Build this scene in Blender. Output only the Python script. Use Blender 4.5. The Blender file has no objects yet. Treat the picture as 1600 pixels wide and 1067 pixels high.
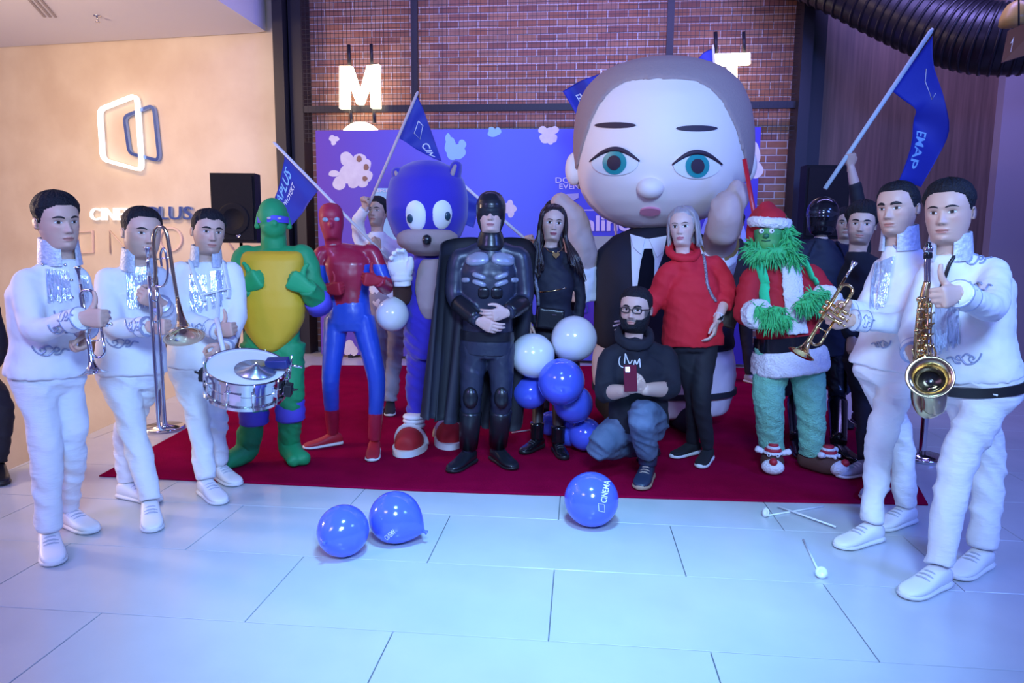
import bpy, bmesh, math, random
import numpy as np
from mathutils import Vector, Matrix
from mathutils.bvhtree import BVHTree
random.seed(7)
# ------------------------------------------------------------------ camera, world, light, exposure
F, PITCH, ROLL, YAW, CAMH = 1089.0, 0.132, 0.0095, 0.0964, 1.47      # focal length in pixels of a 1600x1067 frame
scene = bpy.context.scene
COL = scene.collection
_cp, _sp, _c, _s = math.cos(PITCH), math.sin(PITCH), math.cos(ROLL), math.sin(ROLL)
RZ = Matrix.Rotation(YAW, 3, 'Z')
CX, CY, CZ = RZ @ Vector((1, 0, 0)), RZ @ Vector((0, 1, 0)), Vector((0, 0, 1))
_up0 = RZ @ Vector((0, _sp, _cp))
FW = RZ @ Vector((0, _cp, -_sp))
RT = _c * CX + _s * _up0
UP = -_s * CX + _c * _up0
CAM = Vector((0, 0, CAMH))
cd = bpy.data.cameras.new('camera')
cd.sensor_width = 36.0
cd.lens = F / 1600.0 * 36.0
cd.clip_end = 200
cam = bpy.data.objects.new('camera', cd)
cam.matrix_world = Matrix(((RT.x, UP.x, -FW.x, 0), (RT.y, UP.y, -FW.y, 0), (RT.z, UP.z, -FW.z, CAMH), (0, 0, 0, 1)))
COL.objects.link(cam)
scene.camera = cam
world = bpy.data.worlds.new('world')
scene.world = world
world.use_nodes = True
world.node_tree.nodes['Background'].inputs[0].default_value = (0.26, 0.25, 0.80, 1)
world.node_tree.nodes['Background'].inputs[1].default_value = 0.26
scene.view_settings.view_transform = 'Standard'
scene.view_settings.look = 'None'
scene.view_settings.gamma = 1.0
scene.view_settings.use_curve_mapping = False
scene.view_settings.exposure = 0.03


def V(x, y, z):                      # camera-levelled direction: right, away, up
    return CX * x + CY * y + CZ * z


def P(px, py, d):                    # the point seen at a pixel, d metres away
    r = RT * ((px - 800) / F) + UP * ((533.5 - py) / F) + FW
    return CAM + r * (d / r.dot(CY))


def PZ(px, py, z=0.0):               # the point seen at a pixel on a level plane
    r = RT * ((px - 800) / F) + UP * ((533.5 - py) / F) + FW
    return CAM + r * ((z - CAMH) / r.z)


def PY(px, py, y):                   # the point seen at a pixel on the plane y = const of the room
    r = RT * ((px - 800) / F) + UP * ((533.5 - py) / F) + FW
    return CAM + r * (y / r.y)


def depth(p):
    return (Vector(p) - CAM).dot(CY)


def light(name, kind, loc, target, energy, color, size=1.0, size_y=None, spot=None, blend=0.6):
    ld = bpy.data.lights.new(name, kind)
    ld.energy = energy
    ld.color = color
    if kind == 'AREA':
        ld.shape = 'RECTANGLE'
        ld.size = size
        ld.size_y = size_y or size
    else:
        ld.shadow_soft_size = size
    if kind == 'SPOT':
        ld.spot_size = math.radians(spot)
        ld.spot_blend = blend
    o = bpy.data.objects.new(name, ld)
    o.location = loc
    o.rotation_euler = (Vector(target) - Vector(loc)).to_track_quat('-Z', 'Y').to_euler()
    COL.objects.link(o)
    return o


light('stage_wash', 'SPOT', V(0.4, -0.9, 3.3), V(0.1, 4.8, 1.25), 1450, (0.33, 0.56, 1.0), 0.55, spot=72, blend=0.6)
light('blue_wash', 'AREA', V(4.4, 1.0, 3.7), V(1.8, 3.8, 0.5), 170, (0.10, 0.22, 1.0), 1.2, 0.8)
light('violet_wash', 'AREA', V(-3.4, 0.2, 3.4), V(-1.6, 4.6, 0.9), 85, (0.42, 0.32, 1.0), 1.2, 0.8)
light('floor_spot', 'SPOT', V(0.1, 1.4, 4.2), V(0.1, 2.8, 0.0), 1050, (0.24, 0.62, 1.0), 0.3, spot=52, blend=1.0)
light('back_wash', 'AREA', V(1.2, 6.6, 5.2), V(1.6, 9.4, 2.6), 190, (0.40, 0.33, 1.0), 6.0, 0.6)
light('warm_downlight', 'AREA', V(-5.6, 7.2, 4.2), V(-5.4, 9.4, 1.6), 100, (1.0, 0.66, 0.34), 2.4, 0.6)
light('warm_fill', 'POINT', V(-6.4, 4.6, 2.0), V(-5.0, 4.2, 0), 430, (1.0, 0.72, 0.56), 0.3)  # added fill, no visible fixture: brightens the left ceiling and wall
light('blue_wall_fill', 'AREA', V(4.4, 6.4, 5.0), V(4.6, 9.6, 2.2), 75, (0.34, 0.30, 1.0), 2.0, 0.5)  # added unseen light that turns the timber wall on the right bluer
light('stair_lamp', 'POINT', V(-7.2, 8.2, -0.9), V(-6, 7, -2), 60, (1.0, 0.70, 0.40), 0.1)

# ------------------------------------------------------------------ materials
_mats = {}


def mat(name, col=(0.8, 0.8, 0.8), rough=0.6, metal=0.0, bump=None, noise=None, emit=None, attr=False, coat=0.0, sheen=0.0, spec=0.5, trans=0.0, stretch=None, sss=0.0):
    """bump=(scale, strength, distance); noise=(scale, colour2, amount)"""
    if name in _mats:
        return _mats[name]
    m = bpy.data.materials.new(name)
    m.use_nodes = True
    nt = m.node_tree
    b = nt.nodes['Principled BSDF']
    b.inputs['Base Color'].default_value = (*col, 1)
    b.inputs['Roughness'].default_value = rough
    b.inputs['Metallic'].default_value = metal
    b.inputs['Specular IOR Level'].default_value = spec
    b.inputs['Coat Weight'].default_value = coat
    b.inputs['Coat Roughness'].default_value = 0.08
    b.inputs['Sheen Weight'].default_value = sheen
    b.inputs['Transmission Weight'].default_value = trans
    if sss:
        b.inputs['Subsurface Weight'].default_value = sss
        b.inputs['Subsurface Radius'].default_value = (0.012, 0.005, 0.003)
        b.inputs['Subsurface Scale'].default_value = 1.0
    if emit:
        b.inputs['Emission Color'].default_value = (*emit[0], 1)
        b.inputs['Emission Strength'].default_value = emit[1]
    src = None
    if bump or noise:
        tc = nt.nodes.new('ShaderNodeTexCoord')
        mp = nt.nodes.new('ShaderNodeMapping')
        nt.links.new(tc.outputs['Object'], mp.inputs[0])
        if stretch:
            mp.inputs['Scale'].default_value = stretch
        src = mp.outputs[0]
    colsock = None
    if attr:
        a = nt.nodes.new('ShaderNodeVertexColor')
        a.layer_name = 'Col'
        nt.links.new(a.outputs[0], b.inputs['Base Color'])
        colsock = a.outputs[0]
    if noise:
        n = nt.nodes.new('ShaderNodeTexNoise')
        n.inputs['Scale'].default_value = noise[0]
        n.inputs['Detail'].default_value = 5
        nt.links.new(src, n.inputs[0])
        r = nt.nodes.new('ShaderNodeMapRange')
        r.inputs[1].default_value, r.inputs[2].default_value = 0.3, 0.7
        r.inputs[3].default_value, r.inputs[4].default_value = 0.0, noise[2]
        nt.links.new(n.outputs[0], r.inputs[0])
        x = nt.nodes.new('ShaderNodeMix')
        x.data_type = 'RGBA'
        nt.links.new(r.outputs[0], x.inputs['Factor'])
        if colsock:
            nt.links.new(colsock, x.inputs['A'])
        else:
            x.inputs['A'].default_value = (*col, 1)
        x.inputs['B'].default_value = (*noise[1], 1)
        nt.links.new(x.outputs['Result'], b.inputs['Base Color'])
    if bump:
        n = nt.nodes.new('ShaderNodeTexNoise')
        n.inputs['Scale'].default_value = bump[0]
        n.inputs['Detail'].default_value = 4
        nt.links.new(src, n.inputs[0])
        bp = nt.nodes.new('ShaderNodeBump')
        bp.inputs['Strength'].default_value = bump[1]
        bp.inputs['Distance'].default_value = bump[2]
        nt.links.new(n.outputs[0], bp.inputs['Height'])
        nt.links.new(bp.outputs[0], b.inputs['Normal'])
    _mats[name] = m
    return m


# ------------------------------------------------------------------ geometry helpers
class Geo:
    def __init__(self):
        self.v, self.f, self.c = [], [], []
        self.col = (1, 1, 1)

    def add(self, verts, faces, cols=None):
        o = len(self.v)
        self.v += [tuple(p) for p in verts]
        self.f += [tuple(i + o for i in q) for q in faces]
        self.c += list(cols) if cols is not None else [self.col] * len(verts)
        return self

    def loft(self, rings, caps=True, closed=True):
        n = len(rings[0])
        v = [p for r in rings for p in r]
        f = []
        for i in range(len(rings) - 1):
            for j in range(n if closed else n - 1):
                k = (j + 1) % n
                f.append((i * n + j, i * n + k, (i + 1) * n + k, (i + 1) * n + j))
        if caps and closed:
            f.append(tuple(range(n - 1, -1, -1)))
            f.append(tuple(range((len(rings) - 1) * n, len(rings) * n)))
        return self.add(v, f)

    def tube(self, path, radii, n=8, caps=True, flat=None, up=None):
        path = [Vector(p) for p in path]
        if not hasattr(radii, '__len__'):
            radii = [radii] * len(path)
        rings = []
        u = None
        for i, p in enumerate(path):
            t = (path[min(i + 1, len(path) - 1)] - path[max(i - 1, 0)]).normalized()
            if u is None:
                a = Vector(up) if up is not None else (Vector((0, 0, 1)) if abs(t.z) < 0.9 else Vector((1, 0, 0)))
                u = (a - t * a.dot(t)).normalized()
            else:
                u = (u - t * u.dot(t)).normalized()
            w = t.cross(u)
            r = radii[i]
            fl = flat or 1.0
            rings.append([p + u * (r * math.cos(2 * math.pi * k / n)) + w * (r * fl * math.sin(2 * math.pi * k / n)) for k in range(n)])
        return self.loft(rings, caps)

    def limb(self, path, radii, n=14, sub=6, smooth=3, round_ends=True, flat=None, up=None):
        p, r = resample(path, radii, sub, smooth)
        if round_ends:
            d0 = (p[0] - p[1]).normalized()
            d1 = (p[-1] - p[-2]).normalized()
            p = [p[0] + d0 * r[0] * 0.6, p[0] + d0 * r[0] * 0.4] + p + [p[-1] + d1 * r[-1] * 0.4, p[-1] + d1 * r[-1] * 0.6]
            r = [r[0] * 0.45, r[0] * 0.8] + r + [r[-1] * 0.8, r[-1] * 0.45]
        return self.tube(p, r, n, True, flat, up)

    def box(self, c, sx, sy, sz, ax=None):
        c = Vector(c)
        X, Y, Z = ax if ax else (Vector((1, 0, 0)), Vector((0, 1, 0)), Vector((0, 0, 1)))
        v = [c + X * (sx / 2 * a) + Y * (sy / 2 * b) + Z * (sz / 2 * e) for e in (-1, 1) for b in (-1, 1) for a in (-1, 1)]
        return self.add(v, [(0, 2, 3, 1), (4, 5, 7, 6), (0, 1, 5, 4), (2, 6, 7, 3), (0, 4, 6, 2), (1, 3, 7, 5)])

    def ball(self, c, r, n=16, m=10, ax=None, fn=None):
        c = Vector(c)
        rx, ry, rz = r if hasattr(r, '__len__') else (r, r, r)
        X, Y, Z = ax if ax else (Vector((1, 0, 0)), Vector((0, 1, 0)), Vector((0, 0, 1)))
        v = []
        f = []
        for i in range(m + 1):
            t = math.pi * i / m
            for j in range(n):
                a = 2 * math.pi * j / n
                q = Vector((math.sin(t) * math.cos(a), math.sin(t) * math.sin(a), math.cos(t)))
                if fn:
                    q = Vector(fn(q))
                v.append(c + X * (q.x * rx) + Y * (q.y * ry) + Z * (q.z * rz))
        for i in range(m):
            for j in range(n):
                k = (j + 1) % n
                f.append((i * n + j, (i + 1) * n + j, (i + 1) * n + k, i * n + k))
        return self.add(v, f)

    def lathe(self, c, axis, prof, n=20, up=None, caps=True):
        c, t = Vector(c), Vector(axis).normalized()
        a = Vector(up) if up is not None else (Vector((0, 0, 1)) if abs(t.z) < 0.9 else Vector((1, 0, 0)))
        u = (a - t * a.dot(t)).normalized()
        w = t.cross(u)
        return self.loft([[c + t * z + u * (r * math.cos(2 * math.pi * k / n)) + w * (r * math.sin(2 * math.pi * k / n)) for k in range(n)] for r, z in prof], caps)

    def prism(self, pts, off):            # a flat outline given as 3-D points, extruded by a vector
        pts = [Vector(p) for p in pts]
        off = Vector(off)
        n = len(pts)
        v = pts + [p + off for p in pts]
        f = [tuple(range(n)), tuple(range(2 * n - 1, n - 1, -1))] + [(i, n + i, n + (i + 1) % n, (i + 1) % n) for i in range(n)]
        return self.add(v, f)

    def mesh(self, name):
        me = bpy.data.meshes.new(name)
        me.from_pydata([tuple(p) for p in self.v], [], self.f)
        if any(c != (1, 1, 1) for c in self.c):
            ca = me.color_attributes.new('Col', 'FLOAT_COLOR', 'POINT')
            arr = np.ones((len(self.v), 4), dtype=np.float32)
            arr[:, :3] = np.array([tuple(c)[:3] for c in self.c], dtype=np.float32)
            ca.data.foreach_set('color', arr.ravel())
        return me


def resample(path, radii, sub=6, smooth=3):
    p, r = [], []
    path = [Vector(q) for q in path]
    for i in range(len(path) - 1):
        for k in range(sub):
            t = k / sub
            p.append(path[i].lerp(path[i + 1], t))
            r.append(radii[i] * (1 - t) + radii[i + 1] * t)
    p.append(path[-1])
    r.append(radii[-1])
    for _ in range(smooth):
        q = [p[0]] + [(p[i - 1] + p[i] * 2 + p[i + 1]) / 4 for i in range(1, len(p) - 1)] + [p[-1]]
        s = [r[0]] + [(r[i - 1] + r[i] * 2 + r[i + 1]) / 4 for i in range(1, len(r) - 1)] + [r[-1]]
        p, r = q, s
    return p, r


def spline(pts, sub=8):
    """Catmull-Rom through points"""
    pts = [Vector(p) for p in pts]
    out = []
    n = len(pts)
    for i in range(n - 1):
        a, b, c, d = pts[max(i - 1, 0)], pts[i], pts[i + 1], pts[min(i + 2, n - 1)]
        for k in range(sub):
            t = k / sub
            out.append(0.5 * ((2 * b) + (c - a) * t + (2 * a - 5 * b + 4 * c - d) * t * t + (3 * b - a - 3 * c + d) * t ** 3))
    out.append(pts[-1])
    return out


def evaluated(me, setup, name='tmp'):
    o = bpy.data.objects.new(name, me)
    COL.objects.link(o)
    setup(o)
    dg = bpy.context.evaluated_depsgraph_get()
    dg.update()
    r = bpy.data.meshes.new_from_object(o.evaluated_get(dg))
    bpy.data.objects.remove(o)
    bpy.data.meshes.remove(me)
    return r


_tex = {}


def remesh(geo, voxel=0.011, smooth=4, disp=None, seed=0):
    def setup(o):
        m = o.modifiers.new('r', 'REMESH')
        m.mode = 'VOXEL'
        m.voxel_size = voxel
        if smooth:
            s = o.modifiers.new('s', 'SMOOTH')
            s.iterations = smooth
            s.factor = 0.5
        if disp:
            for st, sz in (disp if isinstance(disp, list) else [disp]):
                if sz not in _tex:
                    t = bpy.data.textures.new('clouds', 'CLOUDS')
                    t.noise_scale = sz
                    t.noise_depth = 2
                    _tex[sz] = t
                d = o.modifiers.new('d', 'DISPLACE')
                d.texture = _tex[sz]
                d.texture_coords = 'LOCAL'
                d.strength = st
                d.mid_level = 0.5
    g2 = Geo()
    g2.add(geo.v, geo.f)
    return evaluated(g2.mesh('t'), setup)


def paint(me, fn):
    """per-vertex colour from position (and normal)"""
    n = len(me.vertices)
    co = np.empty(n * 3, dtype=np.float32)
    me.vertices.foreach_get('co', co)
    co = co.reshape(-1, 3)
    ca = me.color_attributes.new('Col', 'FLOAT_COLOR', 'POINT')
    arr = np.ones((n, 4), dtype=np.float32)
    arr[:, :3] = fn(co)
    ca.data.foreach_set('color', arr.ravel())
    return me


def origin_of(o):
    p = Vector((0, 0, 0))
    while o:
        p += o.location
        o = o.parent
    return p


def obj(name, geo, material, parent=None, smooth=True, label=None, cat=None, group=None, kind=None, base=None, auto=None):
    """one mesh object; geo is in room coordinates"""
    me = geo.mesh(name) if isinstance(geo, Geo) else geo
    me.name = name
    if base is None and parent is None and kind is None:
        n = len(me.vertices)
        co = np.empty(n * 3, dtype=np.float32)
        me.vertices.foreach_get('co', co)
        co = co.reshape(-1, 3)
        base = Vector(((co[:, 0].min() + co[:, 0].max()) / 2, (co[:, 1].min() + co[:, 1].max()) / 2, co[:, 2].min()))
    base = Vector(base) if base is not None else Vector((0, 0, 0))
    off = origin_of(parent) + base
    if off.length > 0:
        me.transform(Matrix.Translation(-off))
    me.materials.clear()
    for m in (material if isinstance(material, (list, tuple)) else [material]):
        me.materials.append(m)
    if smooth:
        me.polygons.foreach_set('use_smooth', [True] * len(me.polygons))
        if auto:
            me.set_sharp_from_angle(angle=math.radians(auto))
    o = bpy.data.objects.new(name, me)
    o.location = base
    o.parent = parent
    COL.objects.link(o)
    for k, x in (('label', label), ('category', cat), ('group', group), ('kind', kind)):
        if x:
            o[k] = x
    return o


def thing(name, label, cat, loc, group=None):
    o = bpy.data.objects.new(name, None)
    o.empty_display_size = 0.1
    o.location = loc
    o['label'] = label
    o['category'] = cat
    if group:
        o['group'] = group
    COL.objects.link(o)
    return o


def text_geo(txt, place, depth_off=0.0, bold=0.0, spacing=1.0, sub=0):
    """lettering as a mesh; place(x, y) maps text coordinates (cap height ~0.7, start at 0) to (point, normal)"""
    cu = bpy.data.curves.new('t', 'FONT')
    cu.body = txt
    cu.size = 1.0
    cu.offset = bold
    cu.space_character = spacing
    cu.resolution_u = 3
    o = bpy.data.objects.new('t', cu)
    COL.objects.link(o)
    dg = bpy.context.evaluated_depsgraph_get()
    dg.update()
    me = bpy.data.meshes.new_from_object(o.evaluated_get(dg))
    bpy.data.objects.remove(o)
    xs = [v.co.x for v in me.vertices]
    x0, x1 = (min(xs), max(xs)) if xs else (0, 1)
    g = Geo()
    front = [place((v.co.x - x0) / (x1 - x0), v.co.y / 0.7) for v in me.vertices]
    faces = [tuple(p.vertices) for p in me.polygons]
    n = len(front)
    if depth_off:
        v = [p + nn * depth_off for p, nn in front] + [p for p, nn in front]
        fs = list(faces) + [tuple(i + n for i in reversed(f)) for f in faces]
        ec = {}
        for f in faces:
            for a, b in zip(f, f[1:] + f[:1]):
                ec[(min(a, b), max(a, b))] = ec.get((min(a, b), max(a, b)), []) + [(a, b)]
        for k, l in ec.items():
            if len(l) == 1:
                a, b = l[0]
                fs.append((b, a, a + n, b + n))
        g.add(v, fs)
    else:
        g.add([p for p, nn in front], faces)
    bpy.data.meshes.remove(me)
    return g


def flat_place(o, X, Y, N):          # text of width |X| and cap height |Y| at o
    o, X, Y, N = Vector(o), Vector(X), Vector(Y), Vector(N)
    return lambda u, v: (o + X * u + Y * v, N)
# ------------------------------------------------------------------ the setting
M_tile = mat('floor_tile', (0.54, 0.57, 0.60), 0.22, 0, None, (2.2, (0.46, 0.49, 0.52), 0.8), spec=0.4)
M_grout = mat('tile_joint', (0.16, 0.17, 0.2), 0.9)
M_plaster = mat('left_plaster', (0.66, 0.54, 0.40), 0.75, 0, (5, 0.25, 0.02), (1.6, (0.80, 0.70, 0.54), 0.8))
M_plaster2 = mat('right_plaster', (0.42, 0.36, 0.40), 0.85, 0, (60, 0.2, 0.004))
M_white = mat('ceiling_white', (0.84, 0.83, 0.86), 0.9)
M_dark = mat('dark_steel', (0.02, 0.02, 0.03), 0.45, 0.3)
M_black = mat('black_void', (0.012, 0.012, 0.016), 0.8)
M_mortar = mat('mortar', (0.66, 0.60, 0.62), 0.95)
M_wood = mat('wood_panel', (0.13, 0.075, 0.06), 0.5, 0, (14, 0.15, 0.004), (9, (0.24, 0.14, 0.11), 0.9), stretch=(3, 3, 0.12))
M_chrome = mat('chrome', (0.75, 0.75, 0.78), 0.12, 1.0)
M_ledge = mat('brown_ledge', (0.10, 0.06, 0.045), 0.5)
M_lamp = mat('letter_light', (1, 0.9, 0.75), 0.5, emit=((1.0, 0.80, 0.52), 5.0))

# floor slab and tiles
TL, TW = 1.2, 0.6
O_T = CX * -1.046 + CY * 2.582
E0, E1 = PZ(0, 740), PZ(277, 617)
edge_d = (E1 - E0).normalized()
Ea, Eb = E0 - edge_d * 7.0, E0 + edge_d * 6.4
floor_poly = [(Ea.x, Ea.y), (9.0, Ea.y), (9.0, 9.55), (Eb.x, 9.55), (Eb.x, Eb.y)]
g = Geo()
g.prism([Vector((x, y, -0.012)) for x, y in floor_poly], (0, 0, -0.3))
floor = obj('floor', g, M_grout, kind='structure', smooth=False)


def clip(poly, a, n):                # keep the side where (p-a).n >= 0
    out = []
    for i in range(len(poly)):
        p, q = poly[i], poly[(i + 1) % len(poly)]
        dp, dq = (p[0] - a[0]) * n[0] + (p[1] - a[1]) * n[1], (q[0] - a[0]) * n[0] + (q[1] - a[1]) * n[1]
        if dp >= 0:
            out.append(p)
        if dp * dq < 0:
            t = dp / (dp - dq)
            out.append((p[0] + (q[0] - p[0]) * t, p[1] + (q[1] - p[1]) * t))
    return out


en = (edge_d.y, -edge_d.x)
_tile = None
for j in range(-8, 12):
    for i in range(-5, 8):
        x0 = O_T.x + (i + (0.0 if j % 2 == 0 else 0.5)) * TL
        y0 = O_T.y + j * TW
        if y0 < -1.6 or y0 > 9.2 or x0 > 7.6:
            continue
        gp = 0.0022
        q = [(x0 + gp, y0 + gp), (x0 + TL - gp, y0 + gp), (x0 + TL - gp, y0 + TW - gp), (x0 + gp, y0 + TW - gp)]
        c = clip(q, (E0.x, E0.y), en)
        c = clip(c, (0, 9.5), (0, -1)) if c else c
        if len(c) < 3:
            continue
        if c == q:
            if _tile is None:
                g = Geo()
                a, b = TL - 2 * gp, TW - 2 * gp
                e = 0.0015
                g.loft([[Vector((x, y, -0.012)) for x, y in ((0, 0), (a, 0), (a, b), (0, b))],
                        [Vector((x, y, -e)) for x, y in ((0, 0), (a, 0), (a, b), (0, b))],
                        [Vector((x, y, 0)) for x, y in ((e, e), (a - e, e), (a - e, b - e), (e, b - e))]])
                _tile = g.mesh('floor_tile')
                _tile.materials.append(M_tile)
            o = bpy.data.objects.new('floor_tile', _tile)
            o.location = (x0 + gp, y0 + gp, 0)
            o.parent = floor
            COL.objects.link(o)
        else:
            g = Geo()
            g.prism([Vector((x, y, 0)) for x, y in c], (0, 0, -0.012))
            obj('floor_tile', g, M_tile, floor, smooth=False)

# columns, brick wall
YB = 9.6
xl0, xl1 = PY(438, 200, 9.3).x, PY(477, 200, 9.3).x
xr0, xr1 = PY(1240, 200, 9.3).x, PY(1283, 200, 9.3).x
g = Geo()
g.box(((xl1 + xr0) / 2, YB + 0.161, 2.75), xr0 - xl1 + 0.5, 0.3, 5.7)
wall_back = obj('wall_back', g, M_mortar, kind='structure', smooth=False)
BL, BH = 0.262, 0.092
bricks = []
r = random.Random(3)
z = 0.05
row = 0
while z < 5.5:
    x = xl1 - 0.2 - (0.5 * BL if row % 2 else 0)
    while x < xr0 + 0.15:
        # what stands behind the printed backdrop is not seen
        if z > 2.85 or x < xl1 + 0.35 or x > xr0 - 0.75:
            bricks.append((x, z))
        x += BL
    z += BH
    row += 1
bricks.sort(key=lambda p: (Vector((p[0], YB, p[1])) - CAM).length)
tones = [(0.36, 0.15, 0.085), (0.42, 0.20, 0.12), (0.28, 0.12, 0.085), (0.37, 0.19, 0.13), (0.33, 0.14, 0.10)]
bm_ = []
for k, t in enumerate(tones):
    g = Geo()
    a, b, e = BL - 0.014, BH - 0.014, 0.003
    q = ((0, 0), (a, 0), (a, b), (0, b))
    qi = ((e, e), (a - e, e), (a - e, b - e), (e, b - e))
    g.loft([[Vector((x, 0.03, zz)) for x, zz in q], [Vector((x, e, zz)) for x, zz in q], [Vector((x, 0, zz)) for x, zz in qi]])
    me = g.mesh('brick')
    me.materials.append(mat('brick_%d' % k, t, 0.85, 0, (40, 0.4, 0.004), (12, (t[0] * 1.35, t[1] * 1.35, t[2] * 1.4), 0.7)))
    bm_.append(me)
rest = [Geo() for _ in tones]
for k, (x, z) in enumerate(bricks):
    t = r.randrange(5)
    y = YB - 0.003 - r.random() * 0.003 + .01
    if k < 300:
        o = bpy.data.objects.new('brick', bm_[t])
        o.location = (x, y, z)
        o.parent = wall_back
        COL.objects.link(o)
    else:
        rest[t].box((x + BL / 2 - 0.006, y + 0.015, z + BH / 2 - 0.006), BL - 0.012, 0.03, BH - 0.012)
gall = Geo()
mi = []
for k, gg in enumerate(rest):
    gall.add(gg.v, gg.f)
    mi += [k] * len(gg.f)
me = gall.mesh('brick_courses')
o = obj('brick_courses', me, [m.materials[0] for m in bm_], wall_back, smooth=False, kind='stuff')
me.polygons.foreach_set('material_index', mi)

g = Geo()
for x0, x1 in ((xl0, xl1), (xr0, xr1)):
    w = x1 - x0
    g.box((x0 + w * 0.2, 9.32, 2.6), w * 0.4, 0.34, 6.0)
    g.box((x0 + w * 0.72, 9.42, 2.6), w * 0.5, 0.3, 6.0)
obj('trim_1', g, M_dark, kind='structure', smooth=False)
zb = (PY(480, 175, 9.3).z + PY(1240, 160, 9.3).z) / 2
g = Geo()
g.box(((xl1 + xr0) / 2, 9.3, zb), xr0 - xl1, 0.06, 0.085)
for px in (648, 1046):
    g.box((PY(px, 80, 9.3).x, 9.3, 4.1), 0.085, 0.06, 3.2)
trim2 = obj('trim_2', g, M_dark, kind='structure', smooth=False)
g = Geo()
sp = 0.055
n = int((xr0 - xl1) / sp)
for i in range(n):
    g.box((xl1 + i * sp, 9.27, 4.15), 0.0045, 0.0045, 2.6)
for i in range(int(2.6 / sp)):
    g.box(((xl1 + xr0) / 2, 9.274, 2.86 + i * sp), xr0 - xl1, 0.0045, 0.0045)
obj('wire_mesh', g, M_dark, trim2, smooth=False, kind='stuff')

# left wall with the stair void in front of it
Wa = PY(440, 300, 9.5)
Wb = P(0, 300, 10.77)
wd = Vector((Wb.x - Wa.x, Wb.y - Wa.y, 0)).normalized()
Wc = Wa + wd * 9
ZC = P(413, 52, depth(Wa) * 1.005).z
g = Geo()
back = Vector((-wd.y, wd.x, 0)) * -0.3
if back.y < 0:
    back = -back
g.prism([Vector((Wa.x, Wa.y, -3.2)), Vector((Wc.x, Wc.y, -3.2)), Vector((Wc.x, Wc.y, 6)), Vector((Wa.x, Wa.y, 6))], back)
wall_left = obj('wall_left', g, M_plaster, kind='structure', smooth=False)


def onleft(px, py, off=0.0):          # a point on the left wall's face
    nrm = -back.normalized()
    rr = RT * ((px - 800) / F) + UP * ((533.5 - py) / F) + FW
    a = Vector((Wa.x, Wa.y, 0)) + nrm * off
    t = (a - CAM).dot(nrm) / rr.dot(nrm)
    return CAM + rr * t


LN = -back.normalized()
zl0, zl1 = onleft(10, 545).z, onleft(10, 527).z
g = Geo()
g.prism([Vector((Wa.x, Wa.y, zl0)), Vector((Wc.x, Wc.y, zl0)), Vector((Wc.x, Wc.y, zl1)), Vector((Wa.x, Wa.y, zl1))], LN * 0.05)
obj('baseboard_left', g, M_ledge, kind='structure', smooth=False)
# side of the stair void under the floor edge
g = Geo()
g.prism([Vector((Ea.x, Ea.y, -0.31)), Vector((Eb.x, Eb.y, -0.31)), Vector((Eb.x, Eb.y, -3.2)), Vector((Ea.x, Ea.y, -3.2))], Vector((0.2, 0, 0)))
obj('trim_3', g, M_plaster, kind='structure', smooth=False)
# lowered ceiling above it
c0, c1 = PZ(415, 49, ZC), PZ(340, 0, ZC)
cdn = (c1 - c0).normalized()
c2 = c0 + cdn * 9.5
g = Geo()
g.prism([c0, c2, c2 + V(-9, 0, 0), Vector((Wc.x, Wc.y, ZC)), Vector((Wa.x - 0.3, Wa.y, ZC))], (0, 0, 1.4))
ceiling = obj('ceiling', g, M_white, kind='structure', smooth=False)
v0 = PZ(52, 6, ZC)
g = Geo()
d = V(0.5, -0.86, 0)
for k in range(3):
    g.box(v0 + V(0.07 * k, 0, -0.006), 0.03, 1.0, 0.012, (V(1, 0, 0), V(-0.35, 0.94, 0), CZ))
obj('ceiling_vent', g, mat('vent_grey', (0.4, 0.36, 0.36), 0.6), label='slim grey slot vent in the white ceiling', cat='vent', smooth=False)
s0 = PZ(152, 24, ZC)
g = Geo()
g.lathe(s0, (0, 0, -1), [(0.045, 0), (0.045, 0.012), (0.014, 0.016), (0.012, 0.07), (0.03, 0.075), (0.03, 0.082)], 12)
obj('sprinkler', g, M_chrome, label='small sprinkler head hanging from the white ceiling', cat='sprinkler')

# right side: timber wall, plaster wall, dark ceiling
g = Geo()
xw = PY(1562, 110, 9.5).x
g.box(((xr1 + xw) / 2, 9.65, 2.6), xw - xr1, 0.3, 6.0)
wr = obj('wall_right', g, M_wood, kind='structure', smooth=False)
g = Geo()
g.box((xw + 2.5, 9.5, 2.6), 5.0, 0.3, 6.0)
obj('wall_far_right', g, M_plaster2, kind='structure', smooth=False)
g = Geo()
g.box((4.6, 7.0, 5.75), 9.0, 6.0, 0.2)
obj('ceiling_dark', g, M_black, kind='structure', smooth=False)
M_duct = mat('duct', (0.018, 0.016, 0.022), 0.35, 0.5)
duct = thing('ventilation_duct', 'large black spiral ventilation duct under the dark ceiling', 'duct', P(1420, 40, 7.6))
pth = spline([P(1190, -75, 8.6), P(1290, -40, 8.3), P(1390, 8, 7.9), P(1480, 46, 7.5), P(1560, 62, 7.2), P(1660, 50, 7.0), P(1860, 10, 6.7), P(2150, -60, 6.4)], 14)
g = Geo()
g.tube(pth, 0.33, 28)
obj('duct_pipe', g, M_duct, duct)
for k in range(4, len(pth) - 2, 2):
    g = Geo()
    t = (pth[k + 1] - pth[k - 1]).normalized()
    g.lathe(pth[k] - t * 0.02, t, [(0.325, 0), (0.345, 0.01), (0.345, 0.03), (0.325, 0.04)], 28)
    obj('duct_rib', g, M_duct, duct)
lampd = thing('pendant_lamp', 'pale yellow pendant lamp hood above the black duct', 'lamp', P(1583, 30, 6.2))
g = Geo()
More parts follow.
